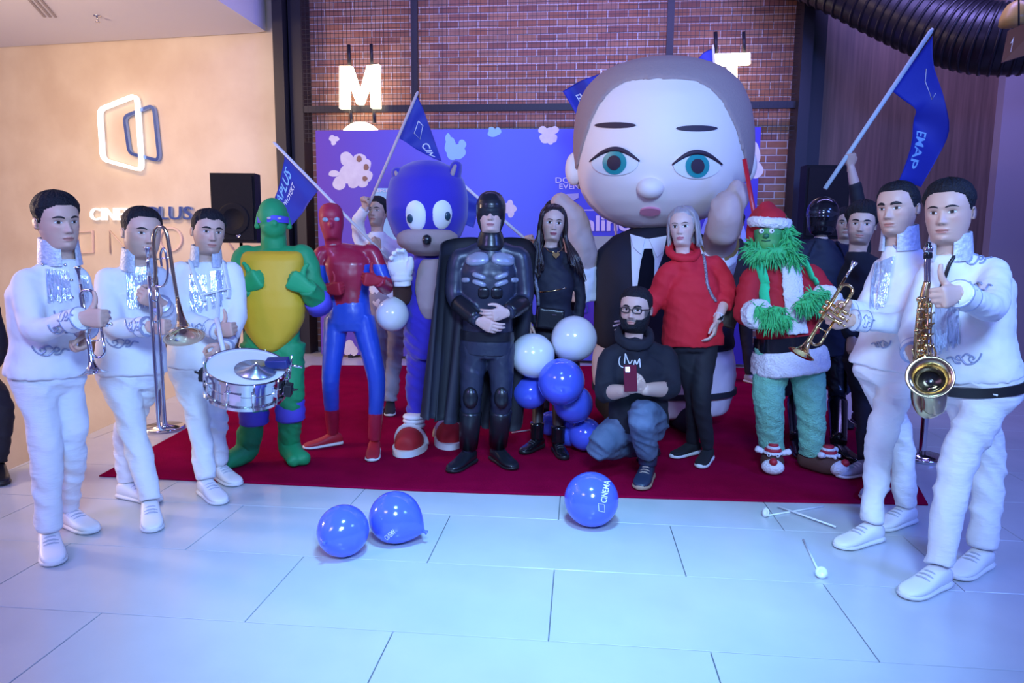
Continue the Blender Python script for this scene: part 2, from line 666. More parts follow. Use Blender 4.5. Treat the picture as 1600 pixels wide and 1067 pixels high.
g.lathe(P(1586, 38, 6.2), CZ, [(0.12, 0), (0.118, 0.05), (0.10, 0.11), (0.07, 0.16), (0.02, 0.19)], 20)
obj('lamp_shade', g, mat('lamp_hood', (0.62, 0.40, 0.10), 0.4), lampd)
g = Geo()
g.tube([P(1586, 10, 6.2), P(1586, -60, 6.2)], 0.008, 6)
obj('cord', g, M_dark, lampd)

sg = thing('hanging_sign', 'brown hanging direction sign with white arrow at the right edge', 'sign', P(1600, 70, 4.6))
a, b, c, e = P(1567, 97, 4.6), P(1640, 74, 4.4), P(1640, 22, 4.4), P(1577, 47, 4.6)
g = Geo()
g.prism([a, b, c, e], V(0.01, 0.03, 0))
obj('sign_board', g, mat('sign_brown', (0.16, 0.07, 0.05), 0.5), sg, smooth=False)
bx, by = (b - a), (e - a)
nn = -V(0.25, 0.95, 0)
M_print = mat('white_print', (0.85, 0.85, 0.88), 0.6)


def on(u, v):
    return a + bx * u + by * v + nn * 0.006


g = Geo()
g.prism([on(*q) for q in [(0.12, 0.25), (0.165, 0.25), (0.165, 0.55), (0.205, 0.53), (0.14, 0.75), (0.08, 0.53), (0.12, 0.55)]], nn * 0.002)
obj('arrow_mark', g, M_print, sg, smooth=False)
g = Geo()
g.prism([on(*q) for q in [(0.35, 0.28), (0.39, 0.28), (0.425, 0.45), (0.46, 0.28), (0.5, 0.28), (0.46, 0.5), (0.45, 0.66), (0.40, 0.66), (0.39, 0.5)]], nn * 0.002)
obj('walker_mark', g, M_print, sg, smooth=False)
g = Geo()
g.prism([on(0.425 + .03 * math.cos(t), 0.74 + .06 * math.sin(t)) for t in [k * math.pi / 6 for k in range(12)]], nn * 0.002)
obj('walker_head_mark', g, M_print, sg, smooth=False)
g = text_geo('T', lambda u, v: (on(0.56 + 0.12 * u, 0.32 + 0.3 * v), nn))
obj('lettering', g, M_print, sg, smooth=False)
g = Geo()
g.tube([P(1592, 40, 4.6), P(1592, -80, 4.6)], 0.006, 6)
obj('hanger', g, M_dark, sg)

# lit letters hanging in front of the brick
YL = 9.12


def poly_letter(name, label, pts, rods, hole=None):
    root = thing(name, label, 'sign letter', PY(*pts[0], YL))
    g = Geo()
    n = len(pts)
    if hole:
        oo = [PY(*p, YL) for p in pts]
        ii = [PY(*p, YL) for p in hole]
        dy = Vector((0, 0.09, 0))
        g.loft([[p + dy for p in oo], oo, ii, [p + dy for p in ii], [p + dy for p in oo]], caps=False)
    else:
        g.prism([PY(*p, YL) for p in pts], (0, 0.09, 0))
    obj('letter_body', g, M_lamp, root, smooth=False)
    for x0, y0, y1 in rods:
        g = Geo()
        g.tube([PY(x0, y0, YL + 0.05), PY(x0 - 1, y1, YL + 0.05)], 0.022, 8)
        obj('hanging_rod', g, M_dark, root)


poly_letter('letter_m', 'glowing white letter M hanging before the brick wall',
            [(530, 169), (530, 103), (549, 103), (562, 142), (573, 102), (592, 100), (593, 168), (579, 168), (578, 130), (566, 162), (557, 162), (545, 130), (545, 169)],
            [(546, 103, 70), (581, 101, 69)])
circ = [(563 + 34 * math.cos(a), 224 + 34 * math.sin(a)) for a in [i * math.pi / 16 for i in range(32)]]
cin = [(563 + 18 * math.cos(a), 224 + 18 * math.sin(a)) for a in [i * math.pi / 16 for i in range(32)]]
poly_letter('letter_o', 'glowing round letter rising behind the top edge of the backdrop', circ, [(549, 192, 172), (585, 192, 172)], cin)
poly_letter('letter_t', 'glowing white letter T beside the giant head on the brick wall',
            [(1139, 160), (1138, 101), (1118, 101), (1117, 84), (1172, 82), (1173, 99), (1152, 100), (1152, 160)],
            [(1119, 84, 50), (1163, 83, 50)])

# wall logo and lettering
M_neon = mat('neon_white', (0.95, 0.95, 1), 0.4, emit=((0.95, 0.97, 1.0), 0.9))
M_bluem = mat('blue_metal', (0.25, 0.40, 0.85), 0.2, 0.8)


def rounded(pts, r=0.2, k=5):
    out = []
    n = len(pts)
    for i in range(n):
        p0, p1, p2 = [Vector((*pts[(i + j) % n], 0)) for j in (-1, 0, 1)]
        a, b = p1.lerp(p0, r), p1.lerp(p2, r)
        for t in range(k + 1):
            t /= k
            out.append(tuple((a * (1 - t) ** 2 + p1 * 2 * t * (1 - t) + b * t * t)[:2]))
    return out


def frame_loop(px_pts, off, half, thick, name, material, parent):
    pts = [onleft(x, y, off) for x, y in px_pts]
    n = len(pts)
    g = Geo()
    rings = []
    for i in range(n + 1):
        p, a, b = pts[i % n], pts[(i - 1) % n], pts[(i + 1) % n]
        t = (b - a).normalized()
        s = t.cross(LN)
        rings.append([p + s * half + LN * 0, p + s * half + LN * thick, p - s * half + LN * thick, p - s * half])
    g.loft(rings, caps=False)
    return obj(name, g, material, parent, auto=40)


lg = thing('wall_logo', 'white and blue outline logo of two overlapping frames on plaster wall', 'logo', onleft(205, 270))
frame_loop(rounded([(159, 172), (217, 149), (225, 267), (164, 250)], 0.13), 0.05, 0.022, 0.07, 'white_frame', M_neon, lg)
frame_loop(rounded([(197, 183), (243, 165), (252, 252), (205, 240)], 0.16), 0.02, 0.022, 0.05, 'blue_frame', M_bluem, lg)
M_letw = mat('raised_white', (0.9, 0.9, 0.92), 0.4, emit=((1, 1, 1), 0.5))
wl = thing('wall_lettering', 'raised CINEMAPLUS lettering on the plaster wall behind the musicians', 'sign', onleft(222, 345))


def on_wall_text(txt, x0, x1, yb, yt, m, nm):
    o, X, Y = onleft(x0, yb, 0.03), onleft(x1, yb, 0.03) - onleft(x0, yb, 0.03), onleft(x0, yt, 0.03) - onleft(x0, yb, 0.03)
    obj(nm, text_geo(txt, flat_place(o, X, Y, LN), 0.04, bold=0.012), m, wl, smooth=False)


on_wall_text('CINEMA', 143, 231, 344, 325, M_letw, 'white_letters')
on_wall_text('PLUS', 234, 302, 343, 323, M_bluem, 'blue_letters')
M_beige = mat('beige_outline', (0.80, 0.62, 0.52), 0.6)
ol = thing('wall_outline_shapes', 'row of thin beige outline shapes below the wall lettering', 'wall decoration', onleft(220, 395))
frame_loop([(122, 363), (146, 361), (147, 394), (123, 396)], 0.01, 0.012, 0.03, 'square_outline', M_beige, ol)
for pts in ([(172, 396), (171, 360), (200, 392), (199, 358)], [(340, 392), (340, 356), (365, 390)]):
    g = Geo()
    g.tube([onleft(x, y, 0.02) for x, y in pts], 0.013, 4)
    obj('zigzag_outline', g, M_beige, ol)
frame_loop([(268 + 17 * math.cos(i * math.pi / 14), 374 + 18 * math.sin(i * math.pi / 14)) for i in range(28)], 0.01, 0.012, 0.03, 'round_outline', M_beige, ol)

# printed backdrop
YD = 9.0
bd0, bd1 = PY(498, 400, YD).x, PY(1184, 300, YD).x
ztop = (PY(500, 209, YD).z + PY(1180, 193, YD).z) / 2
m = mat('backdrop_print', (0.1, 0.1, 0.8), 0.55)
nt = m.node_tree
tc = nt.nodes.new('ShaderNodeTexCoord')
sx = nt.nodes.new('ShaderNodeSeparateXYZ')
rp = nt.nodes.new('ShaderNodeValToRGB')
nt.links.new(tc.outputs['Generated'], sx.inputs[0])
nt.links.new(sx.outputs[0], rp.inputs[0])
nt.links.new(rp.outputs[0], nt.nodes['Principled BSDF'].inputs['Base Color'])
rp.color_ramp.elements[0].color = (0.13, 0.045, 0.42, 1)
rp.color_ramp.elements[1].color = (0.06, 0.04, 0.50, 1)
e = rp.color_ramp.elements.new(0.42)
e.color = (0.11, 0.17, 0.80, 1)
bd = thing('photo_backdrop', 'wide blue printed backdrop with popcorn in front of the brick wall', 'backdrop', ((bd0 + bd1) / 2, YD, 0))
g = Geo()
g.box(((bd0 + bd1) / 2, YD + 0.02, ztop / 2 + 0.02), bd1 - bd0, 0.03, ztop - 0.04)
obj('printed_panel', g, m, bd, smooth=False)
g = Geo()
for x in (bd0 + 0.4, (bd0 + bd1) / 2, bd1 - 0.4):
    g.box((x, YD + 0.2, 0.02), 0.06, 0.4, 0.04)
    g.box((x, YD + 0.07, ztop / 2), 0.05, 0.05, ztop - 0.1)
obj('support_frame', g, M_dark, bd, smooth=False)
M_pop = mat('popcorn_print', (0.78, 0.76, 0.74), 0.7, 0, None, (9, (0.62, 0.58, 0.62), 0.7))
M_popb = mat('popcorn_print_brown', (0.30, 0.16, 0.10), 0.7)
M_cy = mat('popcorn_print_cyan', (0.30, 0.62, 0.85), 0.7)


def blob_print(circles, material, name, yo=0.0):
    g = Geo()
    for k, (x, y, rx, ry) in enumerate(circles):
        g.prism([PY(x + rx * math.cos(t) * (1 + 0.1 * math.sin(3 * t + k)), y + ry * math.sin(t), YD + 0.0035 - yo - k * 0.0003) for t in [i * math.pi / 10 for i in range(20)]], (0, 0.002 + k * 0.0003, 0))
    obj(name, g, material, bd, smooth=False)


blob_print([(543, 272, 14, 15), (555, 265, 20, 18), (541, 248, 10, 11), (562, 249, 10, 9), (572, 258, 8, 10), (566, 282, 10, 11), (530, 286, 10, 11), (522, 271, 9, 5), (552, 286, 9, 8), (575, 275, 7, 9)], M_pop, 'popcorn_print')
blob_print([(561, 248, 4, 5), (572, 261, 4, 5), (570, 279, 4, 4)], M_popb, 'popcorn_shell_print', 0.006)
blob_print([(519, 216, 5, 5), (525, 217, 5, 4), (521, 223, 4, 4)], M_pop, 'popcorn_print')
blob_print([(546, 540, 8, 9), (553, 548, 6, 8), (543, 549, 6, 6)], M_pop, 'popcorn_print')
blob_print([(704, 228, 9, 14), (716, 237, 11, 12), (722, 226, 6, 8), (707, 242, 9, 8), (700, 217, 4, 9)], M_cy, 'popcorn_print')
blob_print([(770, 208, 8, 6), (778, 205, 5, 6), (768, 203, 5, 5)], M_cy, 'popcorn_print')
blob_print([(848, 203, 7, 6), (860, 206, 8, 7), (867, 203, 6, 6), (852, 216, 9, 8), (864, 216, 7, 7), (860, 222, 4, 4)], M_pop, 'popcorn_print')
blob_print([(797, 318, 5, 6), (802, 326, 5, 6), (798, 334, 5, 6), (792, 325, 6, 8)], M_pop, 'popcorn_print')
blob_print([(744, 325, 5, 5), (750, 318, 5, 5), (742, 335, 6, 6)], M_pop, 'popcorn_print')
blob_print([(1176, 240, 12, 20), (1180, 265, 12, 14), (1172, 225, 6, 12)], M_pop, 'popcorn_print')
blob_print([(1130, 400, 44, 80)], mat('pale_blue_print', (0.30, 0.42, 0.85), 0.6), 'pale_print_field')


def rect_print(x0, y0, x1, y1, material, name, yo=0.0):
    g = Geo()
    g.prism([PY(x, y, YD + 0.003 - yo) for x, y in ((x0, y1), (x1, y1), (x1, y0), (x0, y0))], (0, 0.002, 0))
    obj(name, g, material, bd, smooth=False)


def text_print(txt, x0, x1, yb, yt, material, bold=0.0, yo=0.004):
    o = PY(x0, yb, YD - yo)
    obj('printed_lettering', text_geo(txt, flat_place(o, PY(x1, yb, YD - yo) - o, PY(x0, yt, YD - yo) - o, (0, -1, 0)), bold=bold), material, bd, smooth=False)


rect_print(584, 294, 660, 380, mat('poster_cyan', (0.42, 0.78, 0.88), 0.6), 'cyan_poster_field')
text_print('BRIB BRI', 585, 640, 300, 295, M_print, 0.01)
text_print('DOLIV', 868, 912, 285.5, 277, M_print)
text_print('EVENT', 874, 914, 295, 287, M_print)
g = Geo()
g.prism([PY(x, y, YD - 0.003) for x, y in ((885, 303), (904, 302), (904, 309), (895, 314), (885, 309))], (0, 0.002, 0))
obj('printed_arrow', g, mat('grey_print', (0.45, 0.5, 0.7), 0.6), bd, smooth=False)
rect_print(860, 327.5, 1050, 329, M_print, 'white_rule')
text_print('Online', 879, 985, 360, 337, M_print, 0.03)
rect_print(860, 369, 1050, 420, mat('lime_print', (0.45, 0.62, 0.45), 0.6), 'lime_field', 0.001)
rect_print(895, 430, 1050, 540, mat('violet_print', (0.10, 0.05, 0.46), 0.6), 'violet_field', 0.002)
for loop, m_ in (([(903, 449), (906, 448), (907, 493), (904, 494)], M_print), ([(907, 459), (916, 453), (918, 488), (908, 489)], M_bluem)):
    g = Geo()
    pts = [PY(x, y, YD - 0.006) for x, y in loop]
    g.tube(pts + [pts[0]], 0.008, 4)
    obj('printed_logo', g, m_, bd, smooth=False)
text_print('C', 926, 935, 470, 458, M_print, 0.02)

# red carpet
M_carpet = mat('red_carpet', (0.23, 0.001, 0.030), 1.0, 0, (120, 0.5, 0.01), (5, (0.30, 0.002, 0.04), 0.8), spec=0.02)
front = [(155, 745), (300, 752), (480, 760), (650, 768), (830, 774), (1000, 779), (1200, 785), (1450, 790)]
right = [(1436, 764), (1400, 722), (1362, 690), (1330, 664), (1306, 650), (1288, 641), (1262, 606), (1240, 580)]
back_ = [(1100, 573), (800, 573), (486, 572)]
left = [(430, 594), (340, 644), (240, 699)]
pts = [PZ(x, y, 0) for x, y in front + right + back_ + left]
g = Geo()
n = len(pts)
cen = sum(pts, Vector()) / n
top = [p + CZ * 0.010 for p in pts]
inn = [p.lerp(cen, 0.004) + CZ * 0.014 for p in pts]
g.loft([[p + CZ * 0.0015 for p in pts], top, inn], caps=True)
obj('red_carpet', g, M_carpet, smooth=False, label='large red carpet spread on the pale tile floor', cat='carpet')
# ------------------------------------------------------------------ people: heads, hands, garments
_Z = [1.0, .985, .96, .93, .9, .86, .82, .78, .74, .7, .66]
_Z += list(np.arange(.63, -.10, -.0125)) + [-.13, -.17, -.22, -.28, -.36, -.45, -.56]
ZR = np.array(_Z)
_k = lambda xs, ys: (np.array(xs[::-1]), np.array(ys[::-1]))
FZ = _k([1, .985, .96, .93, .9, .8, .7, .6, .52, .4, .3, .2, .1, .04, 0, -.03, -.07, -.15, -.3, -.56], [0, .12, .2, .26, .30, .37, .405, .41, .39, .385, .38, .375, .365, .345, .29, .20, .12, .085, .075, .07])
BZ = _k([1, .985, .96, .93, .9, .8, .7, .6, .5, .4, .3, .2, .1, 0, -.15, -.3, -.56], [0, .14, .24, .3, .34, .41, .435, .435, .415, .375, .32, .275, .25, .245, .25, .255, .26])
WZ = _k([1, .985, .96, .93, .9, .8, .7, .6, .5, .4, .3, .2, .1, 0, -.07, -.15, -.3, -.45, -.56], [0, .10, .175, .22, .25, .305, .33, .335, .33, .322, .308, .282, .255, .238, .23, .225, .222, .225, .23])
NZ = _k([1, .7, .5, .35, .2, .1, .03, -.05, -.15, -.56], [2, 2.3, 2.4, 2.3, 2.0, 1.7, 1.5, 1.7, 2, 2])
NT = 76


def gs(x, s):
    return np.exp(-(x / s) ** 2)


def head_surface(zr, nt, o, feat=True):
    z = zr[:, None]
    ph = np.linspace(-math.pi, math.pi, nt, endpoint=False)
    th = (ph - (0.42 if feat else 0.0) * np.sin(ph))[None, :]
    w = np.interp(zr, *WZ)[:, None]
    jaw = o.get('jaw', 1.0)
    fw = o.get('fw', 1.0)
    w = w * (1 + (fw - 1) * (z > -.05) + (jaw - 1) * gs(z - .15, .18))
    f = np.interp(zr, *FZ)[:, None]
    b = np.interp(zr, *BZ)[:, None]
    n = np.interp(zr, *NZ)[:, None]
    neck = o.get('neck', 1.0)
    nk = np.clip((-z + .02) / .1, 0, 1)
    w = w * (1 + (neck - 1) * nk)
    b = b * (1 + (neck - 1) * nk)
    s = np.abs(np.sin(th))
    x = w * np.sin(th)
    fr = np.cos(th) > 0
    y = np.where(fr, -f * np.sqrt(np.clip(1 - s ** n, 0, 1)), b * np.sqrt(np.clip(1 - s ** 2.2, 0, 1)))
    if feat:
        y = y - np.where(fr, features(x, z, o), 0)
    return x, y, z + 0 * x


def features(x, z, o):
    ns = o.get('nose', 1.0)
    a = np.abs(x)
    t = np.clip((.545 - z) / .2, 0, 1)
    prof = t ** 1.15 * np.clip((z - .275) / .05, 0, 1)
    d = .105 * ns * prof * gs(x, .032 + .022 * t)
    d = d + .03 * ns * gs(a - .055, .028) * gs(z - .325, .028)
    d = d - .040 * gs(a - .14, .075) * gs(z - .495, .05)
    d = d + .016 * gs(z - .585, .035) * gs(a - .12, .12)
    d = d + .014 * gs(a - .2, .08) * gs(z - .40, .07)
    d = d + .024 * gs(x, .085) * (gs(z - .212, .02) + 1.1 * gs(z - .160, .022))
    d = d - .012 * gs(x, .11) * gs(z - .186, .008)
    d = d - .014 * gs(x, .09) * gs(z - .115, .025)
    d = d + .024 * gs(x, .09) * gs(z - .05, .05)
    return d


def skin_y(x, z, o):
    zr = np.atleast_1d(z)
    f, w, n = np.interp(z, *FZ), np.interp(z, *WZ), np.interp(z, *NZ)
    w = w * (1 + (o.get('fw', 1) - 1) + (o.get('jaw', 1) - 1) * gs(z - .15, .18))
    return -f * np.sqrt(np.clip(1 - (np.abs(x) / w) ** n, 0, 1)) - features(x, z, o)


def grid_faces(r, c, wrap=True, off=0):
    f = []
    for i in range(r - 1):
        for j in range(c if wrap else c - 1):
            k = (j + 1) % c
            f.append((off + i * c + j, off + (i + 1) * c + j, off + (i + 1) * c + k, off + i * c + k))
    return f


def add_head(g, T, o):
    """T maps head units (chin 0, crown 1, face towards -y) to the room"""
    sk = np.array(o.get('skin', (0.62, 0.40, 0.30)))
    hair = np.array(o.get('hair', (0.012, 0.010, 0.012)))
    lip = np.array(o.get('lips', sk * np.array((0.85, 0.55, 0.55))))
    x, y, z = head_surface(ZR, NT, o)
    xs, ys, zs = x.ravel(), y.ravel(), z.ravel()
    col = np.tile(sk, (len(xs), 1))
    fr = ys < -.1

    def mix(m, c):
        nonlocal col
        m = (np.clip(m, 0, 1) * fr)[:, None]
        col = col * (1 - m) + np.array(c) * m
    mix(.35 * gs(np.abs(xs) - .19, .08) * gs(zs - .38, .08), sk * np.array((1.05, .75, .72)))
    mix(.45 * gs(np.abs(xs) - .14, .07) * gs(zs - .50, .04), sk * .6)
    st = o.get('stubble', 0.0)
    if st:
        m = np.clip((.30 - zs) / .08, 0, 1) * np.clip((zs + .1) / .05, 0, 1) * (1 - gs(xs, .10) * gs(zs - .19, .035))
        m = np.maximum(m, np.clip((np.abs(xs) - .27) / .03, 0, 1) * (zs < .5) * (zs > -.05))
        mix(st * m, hair * 1.5 + 0.02)
    if o.get('moustache'):
        mix(o['moustache'] * gs(zs - .248, .02) * gs(xs, .11) * (1 - .5 * gs(xs, .015)), hair * 1.5 + .02)
    mw = .108 * o.get('mouth', 1.0)
    smile = o.get('smile', 0.15)
    zc = .186 + smile * (xs / mw) ** 2 * .03
    inm = np.clip((mw - np.abs(xs)) / .02, 0, 1)
    lipw = o.get('lipw', 1.0)
    mix(inm * ((zs - zc) < .034 * lipw * np.sqrt(np.clip(1 - (xs / mw) ** 2, 0, 1))) * ((zs - zc) > -.042 * lipw * np.sqrt(np.clip(1 - (xs / mw) ** 2, 0, 1))), lip)
    mix(inm * .8 * gs(zs - zc, .009), lip * .3)
    if o.get('teeth'):
        mix(.9 * (np.abs(xs) < mw * .75) * (np.abs(zs - zc + .004) < .011), (.75, .72, .68))
    mix(.8 * gs(np.abs(xs) - .035, .016) * gs(zs - .292, .012), sk * .25)
    V3 = [T @ Vector((a, b, c)) for a, b, c in zip(xs, ys, zs)]
    fs = grid_faces(len(ZR), NT)
    fs.append(tuple(range((len(ZR) - 1) * NT, len(ZR) * NT)))
    g.add(V3, fs, [tuple(c) for c in col])
    # eyes
    white = np.array((.74, .71, .70))
    iris = np.array(o.get('iris', (.05, .025, .015)))
    nu, nv = 23, 11
    ik = .5 + .5 * o.get('eyeh', 1.0)
    hw, hh = .064 * o.get('eyew', 1.0), .027 * o.get('eyeh', 1.0)
    if not o.get('noface'):
        for sd in (-1, 1):
            vv, cc = [], []
            for i in range(nv):
                v = -1 + 2 * i / (nv - 1)
                for j in range(nu):
                    u = -1 + 2 * j / (nu - 1)
                    ex = sd * .14 + hw * u
                    k = max(1 - u * u, 0) ** .6
                    ez = .497 + hh * v * k * (1.15 if v > 0 else .8) + .006 * u * sd
                    ey = float(skin_y(ex, ez, o)) - .002 - .022 * (1 - u * u) * (1 - .5 * v * v)
                    vv.append(T @ Vector((ex, ey, ez)))
                    d = math.hypot(hw * u - o.get('gaze', 0) * .02, ez - .50)
                    c = iris * .2 if d < .014 * ik else iris if d < .030 * ik else white
                    if v > .72 or abs(u) > .93:
                        c = np.array(o.get('lash', (.02, .012, .012)))
                    elif v < -.85:
                        c = sk * .55
                    cc.append(tuple(c))
            g.add(vv, grid_faces(nv, nu, False) if sd > 0 else [q[::-1] for q in grid_faces(nv, nu, False)], cc)
            # brow
            vv = []
            bt = .019 * o.get('brow', 1.0)
            for i in range(5):
                v = -1 + 2 * i / 4
                for j in range(13):
                    u = -1 + 2 * j / 12                      # -1 at the nose
                    ex = sd * (.145 + .09 * u)
                    tp = (1 - .75 * max(u, 0) ** 2) * (1 - .35 * max(-u, 0) ** 3)
                    ez = .578 + o.get('browz', 0) + .024 * (1 - (u - .02) ** 2) + bt * v * tp
                    vv.append(T @ Vector((ex, float(skin_y(ex, ez, o)) - .004 - .009 * (1 - v * v), ez)))
            g.add(vv, grid_faces(5, 13, False) if sd < 0 else [q[::-1] for q in grid_faces(5, 13, False)], [tuple(np.array(o.get('browcol', hair)))] * len(vv))
    # ears
    if not o.get('noears'):
        for sd in (-1, 1):
            prof = [(-.02, .385, .028), (-.005, .36, .05), (.03, .375, .06), (.06, .42, .065), (.085, .50, .06), (.075, .55, .05), (.035, .575, .045), (-.01, .55, .045), (-.02, .50, .045)]
            base = [Vector((sd * .315 * o.get('fw', 1), p[0] + .03, p[1])) for p in prof]
            rim = [Vector((sd * (.325 + p[2] * .75) * o.get('fw', 1), p[0] * 1.15 + .055, p[1])) for p in prof]
            inner = [Vector((sd * (.325 + p[2] * .45) * o.get('fw', 1), (p[0] - .02) * .7 + .045, (p[1] - .47) * .7 + .47)) for p in prof]
            rings = [[T @ p for p in base], [T @ p for p in rim], [T @ p for p in inner]]
            n0 = len(g.v)
            g.col = tuple(sk * .95)
            g.loft(rings if sd > 0 else [list(reversed(r)) for r in rings], caps=True)
            g.col = (1, 1, 1)


def hair_cap(T, o, top=.07, side=.02, line=.80, temple=.70, burn=.42, nape=.12, vol=0.0, part=0.0, fringe=0.0, wave=.006, beard=False):
    """a closed shell that leaves the skin at the hairline"""
    zr = np.concatenate([[1.0, .985, .96, .93], np.arange(.9, -.20, -.02)])
    nt = 84
    oo = dict(o)
    x, y, z = head_surface(zr, nt, oo, False)
    ph = np.linspace(-math.pi, math.pi, nt, endpoint=False)[None, :] + 0 * z
    a = np.abs(ph)
    if beard:
        # lower edge of the face from ear to ear
        up = np.interp(a, [0, .28, .34, .7, 1.2, 1.45, 1.6, 3.2], [.135, .145, .27, .27, .36, .52, .2, -.5])
        m = np.clip((up - z) / .03, -1, 1) * np.clip((z + .12) / .05, -1, 1)
        m = np.where(a > 1.62, -1, m)
        y = y - np.where(np.cos(ph) > 0, features(x, z, o) * .9, 0)
        t = top * np.clip(m, 0, 1) * (0.6 + 0.6 * gs(a, .6))
    else:
        ln = np.interp(a, [0, .45, .8, 1.05, 1.25, 1.42, 1.62, 1.75, 2.0, 3.2], [line, line + .01, temple + .04, temple, burn + .12, burn, burn + .02, .50, .30, nape])
        ln = ln + fringe * gs(ph - part, .35)
        m = np.clip((z - ln) / .10, -1, 1)
        up = np.clip((z - .55) / .35, 0, 1)
        t = (side + (top - side) * up * up * (3 - 2 * up)) * np.clip(m, 0, 1) ** .85 * (.35 + .65 * np.clip((z - ln) / .22, 0, 1) ** 1.2)
        t = t + vol * gs(z - .95, .14) * (ph * 0 + 1) * np.clip(np.cos(ph) * .6 + .6, 0, 1)
    r = np.sqrt(x * x + y * y) + 1e-6
    rng = np.random.RandomState(int(o.get('seed', 1)))
    nz = wave * (np.sin(ph * 17 + z * 9 + rng.rand() * 6) + np.sin(ph * 31 - z * 23)) * np.clip(m, 0, 1)
    t = np.where(m > 0, t + nz, -.03)
    nx, ny = x / r, y / r
    upw = np.clip((z - .7) / .3, 0, 1) ** 1.5
    X = x + nx * t * (1 - .75 * upw)
    Y = y + ny * t * (1 - .75 * upw)
    Zz = z + t * upw
    inner_x, inner_y, inner_z = x - nx * .04, y - ny * .04, z - .04 * upw
    g = Geo()
    va = [T @ Vector(p) for p in zip(X.ravel(), Y.ravel(), Zz.ravel())]
    keep = (m > -.6)
    fs = []
    n = nt
    for i in range(len(zr) - 1):
        for j in range(n):
            k = (j + 1) % n
            if keep[i, j] or keep[i, k] or keep[i + 1, j] or keep[i + 1, k]:
                fs.append((i * n + j, (i + 1) * n + j, (i + 1) * n + k, i * n + k))
    used = sorted({q for f in fs for q in f})
    mp = {u: i for i, u in enumerate(used)}
    g.add([va[u] for u in used], [tuple(mp[q] for q in f) for f in fs])
    return g


def head_frame(center, size, yaw=0, pitch=0, roll=0):
    """centre = middle of the head; size = chin to crown; angles in degrees; yaw + turns the face to picture right"""
    to = Vector((CAM.x - center.x, CAM.y - center.y, 0)).normalized()
    R = Matrix.Rotation(math.radians(yaw), 3, 'Z')
    fwd = R @ to
    right = CZ.cross(fwd) * 1.0              # picture right when facing the camera
    M = Matrix((right, -fwd, CZ)).transposed()
    M = M @ Matrix.Rotation(math.radians(pitch), 3, 'X') @ Matrix.Rotation(math.radians(roll), 3, 'Y')
    M4 = M.to_4x4()
    return Matrix.Translation(center) @ M4 @ Matrix.Scale(size, 4) @ Matrix.Translation((0, 0.0, -.5))


# hands -------------------------------------------------------------------
_hands = {}
POSES = {  # per finger flexion (knuckle, middle, tip); thumb: direction and bend
    'relaxed': ([(22, 28, 15), (26, 32, 18), (30, 36, 20), (36, 38, 22)], [(.034, .028, -.006), (.058, .058, -.016), (.066, .086, -.022), (.066, .108, -.026)], 5),
    'open': ([(8, 10, 6), (6, 10, 6), (8, 12, 6), (12, 14, 8)], [(.034, .028, -.004), (.062, .052, -.012), (.080, .076, -.014), (.088, .098, -.014)], 9),
    'thumb': ([(82, 98, 55), (84, 100, 55), (84, 100, 55), (82, 98, 55)], [(.034, .035, -.012), (.062, .050, -.018), (.092, .054, -.018), (.116, .050, -.014)], 1),
    'grip': ([(55, 75, 35), (58, 78, 38), (62, 80, 40), (66, 80, 40)], [(.034, .03, -.012), (.052, .056, -.034), (.048, .080, -.052), (.036, .098, -.060)], 3),
    'fist': ([(80, 98, 55), (84, 100, 55), (84, 100, 55), (82, 98, 55)], [(.034, .03, -.014), (.050, .056, -.036), (.034, .074, -.046), (.012, .080, -.046)], 1),
}


def hand_template(pose, fat=1.0):
    key = (pose, fat)
    if key in _hands:
        return _hands[key]
    flex, thumb, spread = POSES[pose]
    g = Geo()
    rings = []
    for y, w, h, zc in ((-.05, .027, .021, 0), (-.02, .027, .020, 0), (0, .029, .019, 0), (.02, .035, .019, -.003), (.045, .041, .018, -.004), (.07, .043, .016, -.002), (.088, .042, .014, 0), (.098, .036, .010, 0)):
        rings.append([Vector((w * fat * math.copysign(abs(math.cos(a)) ** .8, math.cos(a)), y, zc + h * fat * math.copysign(abs(math.sin(a)) ** .8, math.sin(a)))) for a in [i * math.pi / 8 for i in range(16)]])
    g.loft(rings)
    L = [(.042, .026, .021), (.046, .029, .023), (.043, .027, .022), (.033, .021, .019)]
    X = [.030, .010, -.0105, -.0295]
    Y0 = [.088, .092, .089, .081]
    for k in range(4):
        p = Vector((X[k], Y0[k] - .012, 0))
        a = 0
        dirx = math.radians((1.5 - k) * spread * .8)
        pts = [p.copy()]
        p = p + Vector((0, .012, 0))
        pts.append(p.copy())
        for ln, fl in zip(L[k], flex[k]):
            a += math.radians(fl)
            dv = Vector((math.sin(dirx) * math.cos(a), math.cos(dirx) * math.cos(a), -math.sin(a)))
            p = p + dv * ln
            pts.append(p.copy())
        rr = [.0098, .0098, .0092, .0085, .0072]
        g.limb(pts, [r * fat for r in rr], 10, 4, 1)
    tp = [Vector((.012, .005, -.004))] + [Vector(t) for t in thumb]
    g.limb(tp, [r * fat for r in (.014, .0145, .0125, .0105, .008)], 10, 4, 1)
    me = remesh(g, .0042, 3)
    n = len(me.vertices)
    co = np.empty(n * 3, dtype=np.float32)
    me.vertices.foreach_get('co', co)
    fs = [tuple(p.vertices) for p in me.polygons]
    _hands[key] = (co.reshape(-1, 3).copy(), fs)
    bpy.data.meshes.remove(me)
    return _hands[key]


